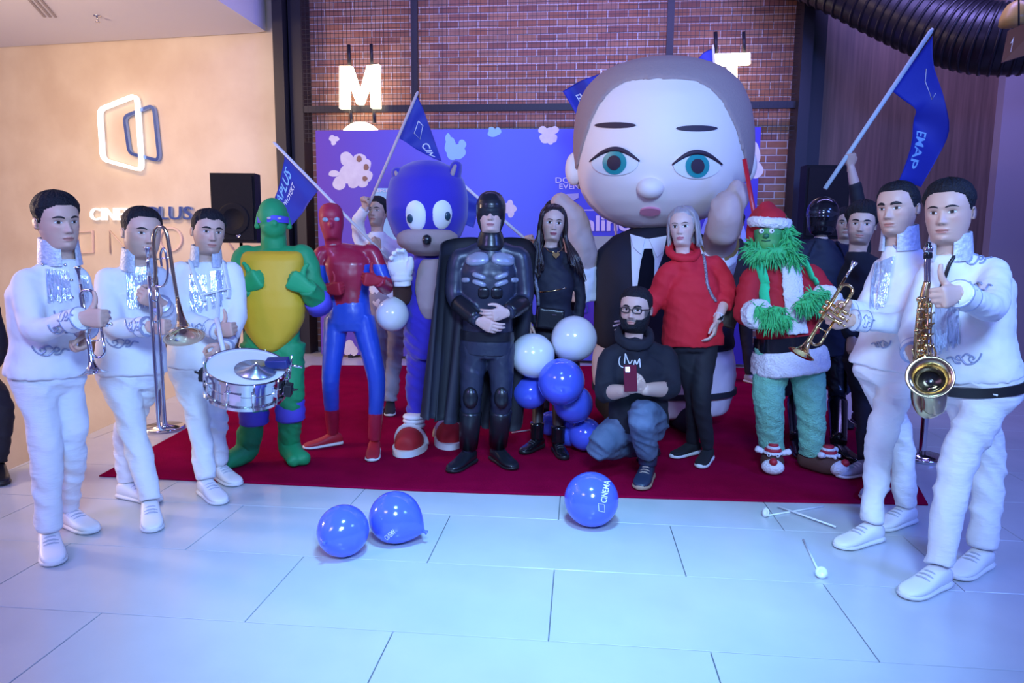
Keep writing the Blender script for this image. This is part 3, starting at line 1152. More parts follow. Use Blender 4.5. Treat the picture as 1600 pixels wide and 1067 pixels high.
def add_hand(g, W, fingers, thumb, side, pose='relaxed', scale=1.0, col=(.62, .40, .30), fat=1.0):
    """W wrist; fingers, thumb direction vectors; side 'L' or 'R' of the person"""
    co, fs = hand_template(pose, fat)
    Y = Vector(fingers).normalized()
    X = Vector(thumb)
    X = (X - Y * X.dot(Y)).normalized()
    Z = X.cross(Y) if side == 'L' else Y.cross(X)
    M = np.array(Matrix((X, Y, Z)).transposed())
    pts = co @ M.T * scale + np.array(W)
    g.add([tuple(p) for p in pts], fs if side == 'L' else [f[::-1] for f in fs], [tuple(col)] * len(pts))


# shoes -------------------------------------------------------------------
def shoe_geo(A, ang, length=.29, width=.052, height=.085, sole=.028, toe=1.0, ankle_h=.10):
    """A = ankle; ang = degrees, 0 points the toe at the camera, 90 at picture right"""
    a = math.radians(ang)
    d = V(math.sin(a), -math.cos(a), 0)
    s = d.cross(CZ)
    z0 = A.z - ankle_h
    o = Vector((A.x, A.y, z0)) - d * .062
    L = length

    def sec(t, w, zb, zt, lift=0.0, n=16, cx=0.0):
        c = o + d * (t * L) + s * cx
        out = []
        for i in range(n):
            b = 2 * math.pi * i / n
            cb, sb = math.cos(b), math.sin(b)
            out.append(c + s * (w * math.copysign(abs(cb) ** .7, cb)) + CZ * (lift + (zb + zt) / 2 + (zt - zb) / 2 * math.copysign(abs(sb) ** .75, sb)))
        return out
    w = width
    up = Geo()
    hs = height
    up.loft([sec(-.02, w * .45, sole * .6, hs * .8), sec(.02, w * .68, sole * .5, hs * 1.05), sec(.12, w * .8, sole * .5, hs * 1.22), sec(.24, w * .84, sole * .5, hs * 1.22), sec(.36, w * .86, sole * .5, hs * 1.08), sec(.5, w * .92, sole * .5, hs * .86),
             sec(.66, w * .98, sole * .5, hs * .68), sec(.8, w * .96, sole * .5, hs * .6), sec(.91, w * .8, sole * .5, hs * .52), sec(.975, w * .52, sole * .6, hs * .43), sec(.995, w * .25, sole * .7, hs * .36)])
    so = Geo()
    e = .004
    so.loft([sec(-.035, w * .5, .004, sole), sec(.0, w * .78, 0, sole + e), sec(.12, w * .9, 0, sole + e), sec(.36, w * .9, 0, sole), sec(.55, w * 1.0, 0, sole * .95), sec(.72, w * 1.08, 0, sole * .9), sec(.86, w * 1.0, .001, sole * .9), sec(.95, w * .74, .003, sole * .95), sec(1.0, w * .42, .007, sole), sec(1.015, w * .2, .01, sole * .9)])
    laces = []
    for t in (.40, .48, .56):
        k = hs * (1.02 - (t - .36) * 1.2)
        c = o + d * (t * L)
        laces.append([c - s * w * .55 + CZ * (k * .93), c - s * w * .2 + CZ * (k + .004), c + s * w * .2 + CZ * (k + .004), c + s * w * .55 + CZ * (k * .93)])
    return up, so, laces


def folds(me, amp, sx=7.0, sz=24.0, shear=.6, seed=0.0):
    from mathutils import noise
    n = len(me.vertices)
    co = np.empty(n * 3, dtype=np.float32)
    no = np.empty(n * 3, dtype=np.float32)
    me.vertices.foreach_get('co', co)
    me.vertices.foreach_get('normal', no)
    c = co.reshape(-1, 3)
    d = np.array([1 - 2 * abs(noise.noise((x * sx + seed, y * sx, (z + shear * x * (1 if i % 1 == 0 else 1)) * sz))) for i, (x, y, z) in enumerate(c.tolist())])
    co = c + no.reshape(-1, 3) * (amp * (d - .6))[:, None]
    me.vertices.foreach_set('co', co.astype(np.float32).ravel())
    me.update()


def spikes(me, n, length, rad, rng, keep=None, droop=.5, jit=.5):
    """tufts of fur standing on a mesh"""
    g = Geo()
    pol = [p for p in me.polygons if keep is None or keep(p.center)]
    if not pol:
        return g
    for _ in range(n):
        p = rng.choice(pol)
        c, nn = p.center.copy(), p.normal.copy()
        d = (nn + Vector((rng.uniform(-jit, jit), rng.uniform(-jit, jit), rng.uniform(-jit, jit) - droop))).normalized()
        L = length * rng.uniform(.6, 1.3)
        g.tube([c - nn * rad, c + d * L * .5, c + d * L + Vector((0, 0, -L * .15))], [rad, rad * .8, rad * .1], 4, caps=False)
    return g


# garments ----------------------------------------------------------------
def superring(c, u, f, a, b, n=20, p=.9):
    return [c + u * (a * math.copysign(abs(math.cos(t)) ** p, math.cos(t))) + f * (b * math.copysign(abs(math.sin(t)) ** p, math.sin(t))) for t in [2 * math.pi * i / n for i in range(n)]]


class Person:
    """joints are given as (pixel x, pixel y, metres behind the person's own depth)"""

    def __init__(self, label, d, J, feet, name='person', cat='person', group=None, base=None):
        self.J = {}
        self.d = d
        for k, q in J.items():
            self.J[k] = P(q[0], q[1], d + (q[2] if len(q) > 2 else 0.0))
        self.ank = []
        for q in feet:
            self.ank.append(PZ(q[0], q[1], q[3] if len(q) > 3 else .10))
        self.ang = [q[2] for q in feet]
        if self.ank:
            b = sum(self.ank, Vector()) / len(self.ank)
        else:
            b = P(J['NB'][0], 900, d)
        self.root = thing(name, label, cat, Vector((b.x, b.y, 0)) if base is None else base, group)
        self.bvh = {}
        j = self.J
        self.SC = (j['SL'] + j['SR']) / 2
        self.us = (j['SR'] - j['SL']).normalized()
        if 'HL' in j:
            self.HC = (j['HL'] + j['HR']) / 2
            self.uh = (j['HR'] - j['HL']).normalized()

    def part(self, name, geo, material, parent=None, **k):
        return obj(name, geo, material, parent or self.root, **k)

    def spine(self, t):
        c = self.HC.lerp(self.SC, t)
        u = self.uh.lerp(self.us, max(0, min(1, t))).normalized()
        up = (self.SC - self.HC).normalized()
        u = (u - up * u.dot(up)).normalized()
        f = u.cross(up)
        return c, u, f

    def torso(self, g, secs, k=1.0):
        rings = []
        for s in secs:
            t, a, b = s[:3]
            c, u, f = self.spine(t)
            if len(s) > 3:
                c = c + f * s[3]
            rings.append(superring(c, u, f, a * k, b * k, 22, .85))
        g.loft(rings)

    def body(self, o, neck_len=.56, arms=True, legs=False, hands=(), head=True, headpos='HD', size=.24, yaw=0, pitch=0, roll=0):
        """one mesh: head, neck, trunk, limbs and hands"""
        j = self.J
        sk = o.get('skin', (.62, .40, .30))
        g = Geo()
        g.col = sk
        if head:
            self.T = head_frame(j[headpos], size, yaw, pitch, roll)
            Th = self.T
            if o.get('noface'):
                Th = Th @ Matrix.Translation((0, .03, .5)) @ Matrix.Diagonal((.8, .8, .86, 1)) @ Matrix.Translation((0, 0, -.5))
            add_head(g, Th, o)
            g.col = sk
            j['NB'] = self.T @ Vector((0, .10, -.25))
            g.limb([self.T @ Vector((0, .09, -.2)), j['NB'], j['NB'].lerp(self.SC, .5) - CZ * .08], [.05, .05, .05], 14, 4, 0)
        if 'HL' in j:
            self.torso(g, [(-.1, .10, .08), (0, .13, .09), (.3, .12, .085), (.6, .13, .09), (.85, .13, .08), (.98, .07, .05)])
        if arms:
            for s in 'LR':
                if 'E' + s in j:
                    g.limb([j['S' + s].lerp(self.SC, .3) - CZ * .05, j['S' + s].lerp(j['E' + s], .3), j['E' + s], j['W' + s]], [.03, .034, .03, .024], 12)
        if legs:
            for i, s in enumerate('LR'):
                if 'K' + s in j:
                    g.limb([j['H' + s], j['K' + s], self.ank[i]], [.06, .045, .034], 12)
        for h in hands:
            wrist, fing, th, side, pose = h[:5]
            add_hand(g, j[wrist] if isinstance(wrist, str) else wrist, V(*fing), V(*th), side, pose, h[5] if len(h) > 5 else 1.0, sk)
        m = mat('skin', (1, 1, 1), .48, attr=True, sss=.12, spec=.4)
        return self.part('body', g, m)

    def top(self, name, material, secs, sleeve=(.072, .056, .044), voxel=.0105, smooth=4, disp=(.012, .10), fold=None, arms='LR', extra=None, col=None, cuff=1.0, neck=True):
        j = self.J
        g = Geo()
        self.torso(g, secs)
        for s in arms:
            if 'E' + s in j:
                W = j['E' + s].lerp(j['W' + s], cuff)
                g.limb([j['S' + s].lerp(self.SC, .32) - CZ * .012, j['S' + s].lerp(self.SC, .06) - CZ * .022, j['E' + s], W], [sleeve[0] * .8, sleeve[0] * .88, sleeve[1], sleeve[2]], 16, 7, 3, round_ends=False)
        if neck and 'NB' in j:
            nb = j['NB']
            g.limb([nb + CZ * .005, nb - CZ * .035, nb.lerp(self.SC, .6) - CZ * .10], [.070, .082, .10], 18, 4, 1, round_ends=False)
            for s in 'LR':
                g.limb([nb - CZ * .03, j['S' + s].lerp(self.SC, .12) - CZ * .03], [.062, sleeve[0] * .78], 14, 4, 0)
        if extra:
            extra(g)
        me = remesh(g, voxel, smooth, disp)
        if fold:
            folds(me, *fold)
        if col:
            paint(me, col)
        self.bvh[name] = BVHTree.FromPolygons([v.co.copy() for v in me.vertices], [tuple(p.vertices) for p in me.polygons])
        return self.part(name, me, material)

    def legs(self, name, material, rad=(.098, .068, .056), pelvis=(.165, .12), voxel=.0105, smooth=4, disp=(.012, .09), fold=None, low=(1, 1), extra=None, col=None, up=.12, sides='LR'):
        j = self.J
        g = Geo()
        c, u, f = self.spine(0)
        upv = (self.SC - self.HC).normalized()
        a, b = pelvis
        g.loft([superring(c + upv * up, u, f, a * .95, b * .92), superring(c + upv * up * .4, u, f, a, b), superring(c - upv * .03, u, f, a * 1.03, b * 1.02), superring(c - upv * .09, u, f, a * .92, b * .85)])
        for i, s in enumerate('LR'):
            if s not in sides:
                continue
            A = j['K' + s].lerp(self.ank[i], low[i])
            h = j['H' + s].lerp(self.HC, .1)
            g.limb([h, j['K' + s], A], rad, 16, 8, 3, round_ends=False)
        if extra:
            extra(g)
        me = remesh(g, voxel, smooth, disp)
        if fold:
            folds(me, *fold)
        if col:
            paint(me, col)
        self.bvh[name] = BVHTree.FromPolygons([v.co.copy() for v in me.vertices], [tuple(p.vertices) for p in me.polygons])
        return self.part(name, me, material)

    def shoes(self, m_up, m_sole, m_lace=None, which=(0, 1), name='shoe', **k):
        for i in which:
            up, so, la = shoe_geo(self.ank[i], self.ang[i], **k)
            s = self.part(name, up, m_up)
            obj('sole', so, m_sole, s)
            if m_lace:
                for l in la:
                    g = Geo()
                    g.tube(l, .0045, 6)
                    obj('lace', g, m_lace, s)

    def hit(self, garment, px, py, off=.004):
        r = (RT * ((px - 800) / F) + UP * ((533.5 - py) / F) + FW).normalized()
        h = self.bvh[garment].ray_cast(CAM, r)
        if h[0] is None:
            return None
        n = h[1] if h[1].dot(r) < 0 else -h[1]
        return h[0] + n * off, n

    def trace(self, garment, pts, rad, name, material, parent, off=.003, sub=5, n=5, flat=None):
        """a cord or strip laid over the cloth along pixels"""
        q = spline([Vector((x, y, 0)) for x, y in pts], sub)
        out = []
        for p in q:
            h = self.hit(garment, p.x, p.y, off)
            if h and (not out or (h[0] - out[-1]).length < .08):
                out.append(h[0])
        if len(out) > 1:
            g = Geo()
            g.tube(out, rad, n)
            return obj(name, g, material, parent)


JACKET = [(-.02, .19, .14), (.06, .185, .138), (.18, .175, .13), (.35, .165, .122), (.6, .182, .13), (.8, .19, .128), (.92, .165, .10), (.99, .11, .08), (1.04, .06, .055)]


def sheet(g, grid, th=.004):
    """a cloth of some thickness from rows of points"""
    R, C = len(grid), len(grid[0])
    a, b = [], []
    for i in range(R):
        for j in range(C):
            du = grid[i][min(j + 1, C - 1)] - grid[i][max(j - 1, 0)]
            dv = grid[min(i + 1, R - 1)][j] - grid[max(i - 1, 0)][j]
            n = du.cross(dv)
            n = n.normalized() if n.length > 0 else Vector((0, -1, 0))
            a.append(grid[i][j] + n * th / 2)
            b.append(grid[i][j] - n * th / 2)
    f = grid_faces(R, C, False)
    N = R * C
    fs = [q[::-1] for q in f] + [tuple(x + N for x in q) for q in f]
    rim = [i for i in range(C)] + [i * C + C - 1 for i in range(1, R)] + [(R - 1) * C + j for j in range(C - 2, -1, -1)] + [i * C for i in range(R - 2, 0, -1)]
    for i in range(len(rim)):
        x, y = rim[i], rim[(i + 1) % len(rim)]
        fs.append((x, y, y + N, x + N))
    g.add(a + b, fs)
    return g


def pad(rows, d, n=24, p=.8, dy=None):
    """a stuffed shape from level rows: (pixel x, pixel y, half width px, thickness m, depth offset)"""
    g = Geo()
    g.loft([superring(P(x, y, d + o), CX, CY, w * d / F, t, n, p) for x, y, w, t, o in rows])
    return g


def bvh_of(me):
    return BVHTree.FromPolygons([v.co.copy() for v in me.vertices], [tuple(p.vertices) for p in me.polygons])


def ray_on(bvh, px, py, off=.004):
    r = (RT * ((px - 800) / F) + UP * ((533.5 - py) / F) + FW).normalized()
    h = bvh.ray_cast(CAM, r)
    if h[0] is None:
        return None
    n = h[1] if h[1].dot(r) < 0 else -h[1]
    return h[0] + n * off, n


def locks(guides, n, rad, rng, spread=.02, taper=.3, flat=.5):
    """locks of hair between neighbouring guide paths (lists of points with the same length)"""
    g = Geo()
    for _ in range(n):
        k = rng.uniform(0, len(guides) - 1.001)
        i, t = int(k), k - int(k)
        pts = [guides[i][q].lerp(guides[i + 1][q], t) for q in range(len(guides[0]))]
        cut = rng.uniform(.85, 1.0)
        pts = [q + V(rng.uniform(-1, 1), rng.uniform(-1, 1), rng.uniform(-1, 1)) * spread * (.2 + .8 * m / len(pts)) for m, q in enumerate(pts)]
        sp = spline(pts, 5)
        sp = sp[:max(4, int(len(sp) * cut))]
        m = len(sp)
        g.tube(sp, [rad * (1 - (1 - taper) * (q / (m - 1)) ** 2) for q in range(m)], 6, flat=flat)
    return g
# ------------------------------------------------------------------ the five musicians in white
M_wj = mat('white_jacket_cloth', (0.80, 0.80, 0.82), .75, 0, (26, .25, .006))
M_wt = mat('white_trouser_cloth', (0.78, 0.78, 0.80), .8, 0, (14, .5, .012), stretch=(1, 1, 3.2))
M_ws = mat('white_leather', (0.80, 0.80, 0.80), .45)
M_wsole = mat('white_rubber', (0.72, 0.72, 0.72), .6)
M_wl = mat('grey_elastic', (0.45, 0.46, 0.52), .6)
M_silver = mat('silver_thread', (0.34, 0.38, 0.54), .35, .3)
M_fringe = mat('silver_fringe', (0.72, 0.78, 0.92), .22, .55, (90, .6, .004))
M_collar = mat('embroidered_collar', (0.66, 0.68, 0.76), .45, .15, (70, .9, .006), (60, (0.40, 0.44, 0.58), .9))
M_hair = mat('black_hair', (0.008, 0.008, 0.012), .62, 0, (110, .9, .012), spec=.3)
M_gold = mat('gold_brass', (0.80, 0.52, 0.22), .16, 1.0)
M_silverm = mat('silver_plate', (0.78, 0.79, 0.84), .13, 1.0)
M_blackm = mat('black_plastic', (.012, .012, .014), .4)
SKIN = (0.60, 0.38, 0.29)


def collar(p, c, up, u, r=.080, h=.06, gap=26, lean=.98, tilt=None):
    f = u.cross(up).normalized()
    g = Geo()
    rings = []
    for k in range(33):
        a = math.radians(gap + (360 - 2 * gap) * k / 32)
        dr = f * math.cos(a) + u * math.sin(a)
        hh = h * (1 + .22 * (1 - math.cos(a)) / 2)
        b = c + dr * (r * (1.05 if abs(math.sin(a)) > .5 else 1.0))
        t = c + dr * r * lean + up * hh
        rings.append([b - up * .055 + dr * .010, t + dr * .004, t - dr * .004, b - up * .055 - dr * .004])
    g.loft(rings)
    return p.part('collar', g, M_collar, auto=50)


def fringe(p, garment, quad, n, name='fringe_panel', par=None, m=None):
    """quad = top-left, top-right, bottom-right, bottom-left pixels"""
    r = random.Random(int(quad[0][0] * 7))
    g = Geo()
    (ax, ay), (bx, by), (cx, cy), (dx, dy) = quad
    for i in range(n):
        t = (i + r.uniform(.1, .9)) / n
        x0, y0, x1, y1 = ax + (bx - ax) * t, ay + (by - ay) * t, dx + (cx - dx) * t, dy + (cy - dy) * t
        pts = []
        s1 = r.uniform(.8, 1.0)
        for k in range(7):
            q = k / 6 * s1
            h = p.hit(garment, x0 + (x1 - x0) * q + r.uniform(-.5, .5), y0 + (y1 - y0) * q, .005 + r.uniform(0, .006))
            if h:
                pts.append(h[0])
        if len(pts) > 3:
            g.tube(pts, .0034, 4, flat=.5)
    if g.v:
        return obj(name, g, m or M_fringe, par or p.root, smooth=False, kind='stuff')


def buttons(p, garment, pts, par, r=.008):
    for x, y in pts:
        h = p.hit(garment, x, y, .0)
        if h:
            g = Geo()
            g.lathe(h[0], h[1], [(r, 0), (r, .004), (r * .7, .008), (r * .2, .009)], 10)
            obj('button', g, M_silverm, par)


def swirl(p, garment, x, y, w, hgt, par, flip=1, name='embroidery', rad=.004):
    sh = [[(0, 0), (.08, .5), (.22, .8), (.36, .55), (.30, .25), (.20, .35), (.24, .55)], [(.22, .85), (.42, .95), (.55, .6), (.64, .2), (.74, .35), (.66, .6), (.56, .5)], [(.6, .85), (.74, .8), (.85, .35), (1.0, .45)], [(.3, .2), (.45, .05), (.55, .3)]]
    for s in sh:
        p.trace(garment, [(x + flip * w * a, y + hgt * b) for a, b in s], rad, name, M_silver, par)


def musician(label, d, J, feet, face, head, fr=(), hem=JACKET, tr=dict(), shoe=dict(), hands=(), col=None, slv=(.073, .058, .047), grp='white-clad brass band musicians'):
    p = Person(label, d, J, feet, group=grp)
    p.body(face, hands=hands, **head)
    jk = p.top('jacket', M_wj, hem, slv, fold=(.006, 3.0, 6.0), disp=[(.016, .12), (.006, .04)])
    p.jk = jk
    p.legs('trousers', M_wt, fold=(.013, 3.5, 11.0, .9), disp=[(.014, .12), (.006, .05)], **tr)
    p.shoes(M_ws, M_wsole, M_wl, length=.30, width=.055, **shoe)
    c = p.J['NB'] + CZ * .035
    up = (p.T @ Vector((0, .05, .4)) - c).normalized().lerp(CZ, .6).normalized()
    collar(p, c, up, (p.us - up * p.us.dot(up)).normalized())
    for q, n in fr:
        fringe(p, 'jacket', q, n, par=jk)
    for s in 'LR':
        if 'W' + s in p.J:
            e, w = p.J['E' + s], p.J['W' + s]
            t = (w - e).normalized()
            g = Geo()
            g.tube([e.lerp(w, .76), e.lerp(w, .985)], [slv[2] * 1.12, slv[2] * 1.06], 20)
            obj('cuff', g, M_wj, jk, auto=50)
            for q in (.77, .97):
                g = Geo()
                m = e.lerp(w, q)
                g.lathe(m - t * .004, t, [(slv[2] * 1.10, 0), (slv[2] * 1.15, .002), (slv[2] * 1.15, .006), (slv[2] * 1.10, .008)], 20)
                obj('cuff_braid', g, M_silver, jk)
    return p


# 1 leftmost, silver trumpet hanging down
pA = musician('man in white jacket giving a thumbs-up, leftmost in the picture', 3.30,
              dict(HD=(90, 346, .02), NB=(84, 405, .03), SL=(38, 432, -.10), SR=(122, 428, .12), EL=(52, 520, -.20), WL=(128, 497, -.28), ER=(132, 498, .16), WR=(134, 514, -.10),
                   HL=(52, 580, -.06), HR=(100, 582, .08), KL=(72, 705, -.08), KR=(114, 690, .06)),
              [(76, 828, 38), (105, 792, 62)],
              dict(skin=SKIN, seed=1, brow=1.0, smile=.3, nose=1.0, fw=1.03),
              dict(size=.245, yaw=24, pitch=3, roll=-4), hands=[('WL', (1, -.15, .02), (.45, 0, .9), 'R', 'thumb'), ('WR', (.1, -.4, -.9), (.7, -.5, .2), 'L', 'grip')],
              fr=[([(70, 421), (106, 424), (110, 470), (73, 474)], 46), ([(122, 430), (136, 432), (136, 470), (122, 472)], 16)])
p = pA
hb = p.part('hair', hair_cap(p.T, dict(seed=1, fw=1.03), top=.10, side=.022, line=.80, temple=.72, burn=.46), M_hair)
swirl(p, 'jacket', 50, 540, 58, 16, p.jk)
swirl(p, 'jacket', 76, 507, 42, 14, p.jk)
swirl(p, 'jacket', 56, 396, 44, 18, p.jk)
swirl(p, 'jacket', 84, 485, 30, 18, p.jk)
buttons(p, 'jacket', [(67, 414), (102, 414), (111, 438), (112, 465)], p.jk)

# 2 trombonist
pB = musician('man in white jacket holding a trombone, thumb raised', 3.78,
              dict(HD=(222, 364, .0), NB=(208, 410, .04), SL=(163, 430, -.06), SR=(252, 428, .12), EL=(178, 515, -.18), WL=(232, 510, -.26), ER=(272, 505, .10), WR=(250, 474, -.12),
                   HL=(178, 578, -.05), HR=(230, 580, .06), KL=(214, 690, -.08), KR=(196, 680, .14)),
              [(234, 782, 30), (200, 752, 70)],
              dict(skin=SKIN, seed=2, stubble=.12, fw=1.06, jaw=1.1, smile=.25, brow=.9),
              dict(size=.25, yaw=20, pitch=2, roll=4), hands=[('WL', (1, -.2, .0), (.5, 0, .85), 'R', 'thumb'), ('WR', (-.5, -.6, .4), (.1, -.3, 1), 'L', 'grip')],
              fr=[([(197, 420), (234, 418), (238, 484), (198, 484)], 50)])
p = pB
p.part('hair', hair_cap(p.T, dict(seed=2, fw=1.06), top=.075, side=.016, line=.83, temple=.76, burn=.50), M_hair)
swirl(p, 'jacket', 166, 528, 50, 16, p.jk)
swirl(p, 'jacket', 176, 394, 42, 16, p.jk)
swirl(p, 'jacket', 196, 500, 30, 18, p.jk)
buttons(p, 'jacket', [(193, 414), (223, 407), (236, 440), (238, 466)], p.jk)

# 3 drummer
pC = musician('man in white jacket carrying a snare drum on a white harness', 4.15,
              dict(HD=(326, 362, .0), NB=(318, 403, .04), SL=(274, 420, -.03), SR=(366, 418, .08), EL=(283, 498, -.12), WL=(340, 517, -.22), ER=(372, 495, .02), WR=(352, 540, -.18),
                   HL=(288, 570, -.02), HR=(332, 570, .04), KL=(310, 660, -.06), KR=(338, 650, .05)),
              [(322, 748, 45), (342, 724, 50)],
              dict(skin=SKIN, seed=3, fw=1.05, smile=.5, brow=1.2, nose=1.1, stubble=.15),
              dict(size=.245, yaw=14, pitch=2, roll=4), hands=[('WL', (1, -.2, .15), (.1, 0, .95), 'R', 'thumb'), ('WR', (-.3, -.6, -.5), (-.2, -.3, 1), 'L', 'grip')],
              fr=[([(296, 430), (322, 430), (324, 488), (298, 490)], 40), ([(328, 424), (346, 422), (348, 480), (330, 486)], 26)])
p = pC
p.part('hair', hair_cap(p.T, dict(seed=3, fw=1.05), top=.06, side=.02, line=.80, temple=.72, burn=.48, fringe=-.03), M_hair)
swirl(p, 'jacket', 286, 398, 30, 16, p.jk)
swirl(p, 'jacket', 300, 505, 28, 16, p.jk)
buttons(p, 'jacket', [(298, 430), (333, 416), (340, 438)], p.jk)

# 4 trumpeter on the right
pO = musician('man in white jacket holding a gold trumpet, facing left', 3.58,
              dict(HD=(1402, 326, -.02), NB=(1410, 384, .02), SL=(1382, 410, .12), SR=(1462, 412, -.12), EL=(1352, 488, .05), WL=(1318, 484, -.06), ER=(1420, 508, -.22), WR=(1332, 500, -.26),
                   HL=(1362, 572, .08), HR=(1412, 574, -.06), KL=(1408, 690, .10), KR=(1374, 690, -.05)),
              [(1415, 790, -62), (1362, 817, -66)],
              dict(skin=SKIN, seed=4, fw=1.05, brow=1.5, nose=1.15, smile=.1, stubble=.12),
              dict(size=.25, yaw=-24, pitch=2, roll=-3), hands=[('WR', (-1, -.15, -.05), (.1, 0, 1), 'L', 'grip'), ('WL', (-.6, -.5, .15), (.3, -.2, 1), 'R', 'grip')],
              fr=[([(1368, 412), (1398, 400), (1385, 482), (1357, 485)], 40)])
p = pO
p.part('hair', hair_cap(p.T, dict(seed=4, fw=1.05), top=.055, side=.03, line=.83, temple=.78, burn=.48), M_hair)
swirl(p, 'jacket', 1392, 532, -30, 12, p.jk)
swirl(p, 'jacket', 1392, 374, 44, 18, p.jk)
swirl(p, 'jacket', 1342, 492, 24, 20, p.jk)
buttons(p, 'jacket', [(1405, 390)], p.jk)

# 5 saxophonist nearest on the right
pP = musician('man in white jacket with a saxophone, thumb up, nearest on the right', 3.12,
              dict(HD=(1482, 332, .0), NB=(1500, 394, .05), SL=(1452, 420, .12), SR=(1560, 416, -.08), EL=(1425, 520, .02), WL=(1428, 552, -.16), ER=(1552, 486, -.34), WR=(1496, 458, -.56),
                   HL=(1500, 600, .08), HR=(1562, 596, -.08), KL=(1548, 722, .10), KR=(1492, 728, -.08)),
              [(1534, 856, -58), (1466, 884, -62)],
              dict(skin=SKIN, seed=5, brow=.8, fw=1.04, jaw=1.02, smile=.4),
              dict(size=.255, yaw=-14, pitch=2, roll=-3), hands=[('WR', (-.85, -.5, -.15), (-.15, .1, 1), 'L', 'thumb', 1.0), ('WL', (.3, -.4, -.6), (.5, -.6, .3), 'R', 'grip')],
              fr=[([(1462, 478), (1500, 470), (1500, 540), (1464, 556)], 44)], tr=dict(rad=(.108, .074, .06), pelvis=(.18, .135)), hem=[(t + .07 * (1 - t), a, b) for t, a, b in JACKET])
p = pP
p.part('hair', hair_cap(p.T, dict(seed=5, fw=1.04), top=.10, side=.02, line=.82, temple=.76, burn=.50), M_hair)
swirl(p, 'jacket', 1534, 552, -54, 18, p.jk)
swirl(p, 'jacket', 1500, 394, 50, 20, p.jk)
swirl(p, 'jacket', 1516, 440, 34, 16, p.jk)
g = Geo()
c, u, f = p.spine(-.02)
upv = (p.SC - p.HC).normalized()
g.loft([superring(c + upv * z, u, f, .192, .146, 40, .9) for z in (-.022, -.018, .018, .022)])
obj('belt', g, M_blackm, p.root, auto=40)
# ------------------------------------------------------------------ the costumed people and guests
rng = random.Random(11)
BODY = [(-.12, .165, .115), (0, .17, .12), (.2, .155, .112), (.4, .152, .11), (.62, .172, .12), (.8, .178, .118), (.92, .155, .095), (.99, .105, .078), (1.04, .06, .055)]
WOMAN = [(-.12, .165, .115), (0, .168, .118), (.2, .145, .105), (.38, .125, .095), (.6, .145, .118, .012), (.8, .148, .108), (.92, .135, .085), (.99, .09, .07), (1.04, .052, .05)]
M_green = mat('green_suit_cloth', (0.012, 0.30, 0.10), .6, 0, (18, .3, .008))
M_yellow = mat('yellow_padding', (0.72, 0.44, 0.02), .6, 0, (30, .2, .006))
M_violet = mat('violet_cloth', (0.09, 0.07, 0.55), .6)
M_red = mat('red_cloth', (0.42, 0.012, 0.03), .55, 0, (30, .2, .004))
M_bluesuit = mat('suit_two_tone', (1, 1, 1), .36, attr=True, coat=.15)
M_blk = mat('black_cloth', (0.012, 0.012, 0.02), .75, 0, (20, .3, .006))
M_blkl = mat('black_leather', (0.012, 0.013, 0.018), .28, 0, (30, .2, .004))
M_armor = mat('dark_armour', (0.025, 0.03, 0.055), .38, .1, (40, .15, .003))
M_armorg = mat('grey_armour_plate', (0.30, 0.33, 0.42), .35, .2)
M_white_fur = mat('white_fur', (0.78, 0.75, 0.76), .95, 0, (80, 1.0, .012))
M_glove = mat('white_glove', (0.82, 0.82, 0.85), .7)
M_blueplush = mat('blue_plush', (0.035, 0.02, 0.42), .85, 0, (150, .5, .004), sheen=.3)
M_tan = mat('tan_plush', (0.40, 0.30, 0.30), .85, 0, (60, .4, .004))
M_brown = mat('brown_plush', (0.09, 0.035, 0.025), .85, 0, (60, .4, .004))
M_gblack = mat('gloss_black', (0.008, 0.008, 0.012), .18, 0, coat=.3)

# green suit with the yellow padded front
p = Person('person in green hooded costume with yellow padded front and violet bands', 4.55,
           dict(HD=(427, 346, 0), NB=(427, 392, 0), SL=(376, 398, 0), SR=(480, 396, 0), EL=(368, 476, -.04), WL=(386, 450, -.20), ER=(498, 476, -.04), WR=(478, 452, -.20),
                HL=(400, 540, 0), HR=(452, 540, 0), KL=(400, 630, -.04), KR=(454, 624, -.04)),
           [(388, 705, -42), (452, 700, 40)])
p.body(dict(skin=(.45, .28, .2), noface=True, noears=True), size=.24, yaw=3)
p.top('suit_top', M_green, [(t, a * 1.10, b * 1.10) for t, a, b in BODY], (.078, .075, .062), disp=(.014, .1), fold=(.006, 6, 14))
p.legs('suit_legs', M_green, (.112, .088, .07), (.175, .13), disp=(.014, .08), fold=(.008, 6, 16))
g = Geo()
g.ball(p.T @ Vector((0, .01, .56)), (.092, .112, .122), 24, 16)
g.ball(p.T @ Vector((0, -.10, .30)), (.078, .085, .085), 20, 12)
g.limb([p.T @ Vector((0, .05, .3)), p.T @ Vector((0, .08, -.35))], [.078, .082], 16, 4, 0)
g.ball(p.T @ Vector((0, -.43, .37)), (.022, .02, .025), 12, 8)
hd = p.part('hood', remesh(g, .008, 3, (.006, .05)), M_green)
g = Geo()
grid = []
for i in range(7):
    grid.append([p.T @ Vector((.40 * math.sin(a), .03 - .46 * math.cos(a) - .02 * math.cos(math.pi * (i - 3) / 6), .50 + (i - 3) * .028 - .02 * abs(a))) for a in [math.radians(-78 + 156 * k / 20) for k in range(21)]])
sheet(g, grid, .006)
obj('eye_band', g, M_violet, hd)
for sd in (-1, 1):
    g = Geo()
    g.ball(p.T @ Vector((sd * .13, -.452, .51)), (.013, .006, .008), 12, 8, (CX, CY, CZ))
    obj('eye_opening', g, mat('eye_shade', (.55, .45, .45), .4), hd)
for sd in (-1, 1):
    g = Geo()
    q = p.T @ Vector((sd * .36, .05, .66))
    g.limb([q, q + V(sd * .012, 0, -.09)], [.012, .02], 10, 3, 0)
    obj('hood_fold', remesh(g, .006, 2), M_green, hd)
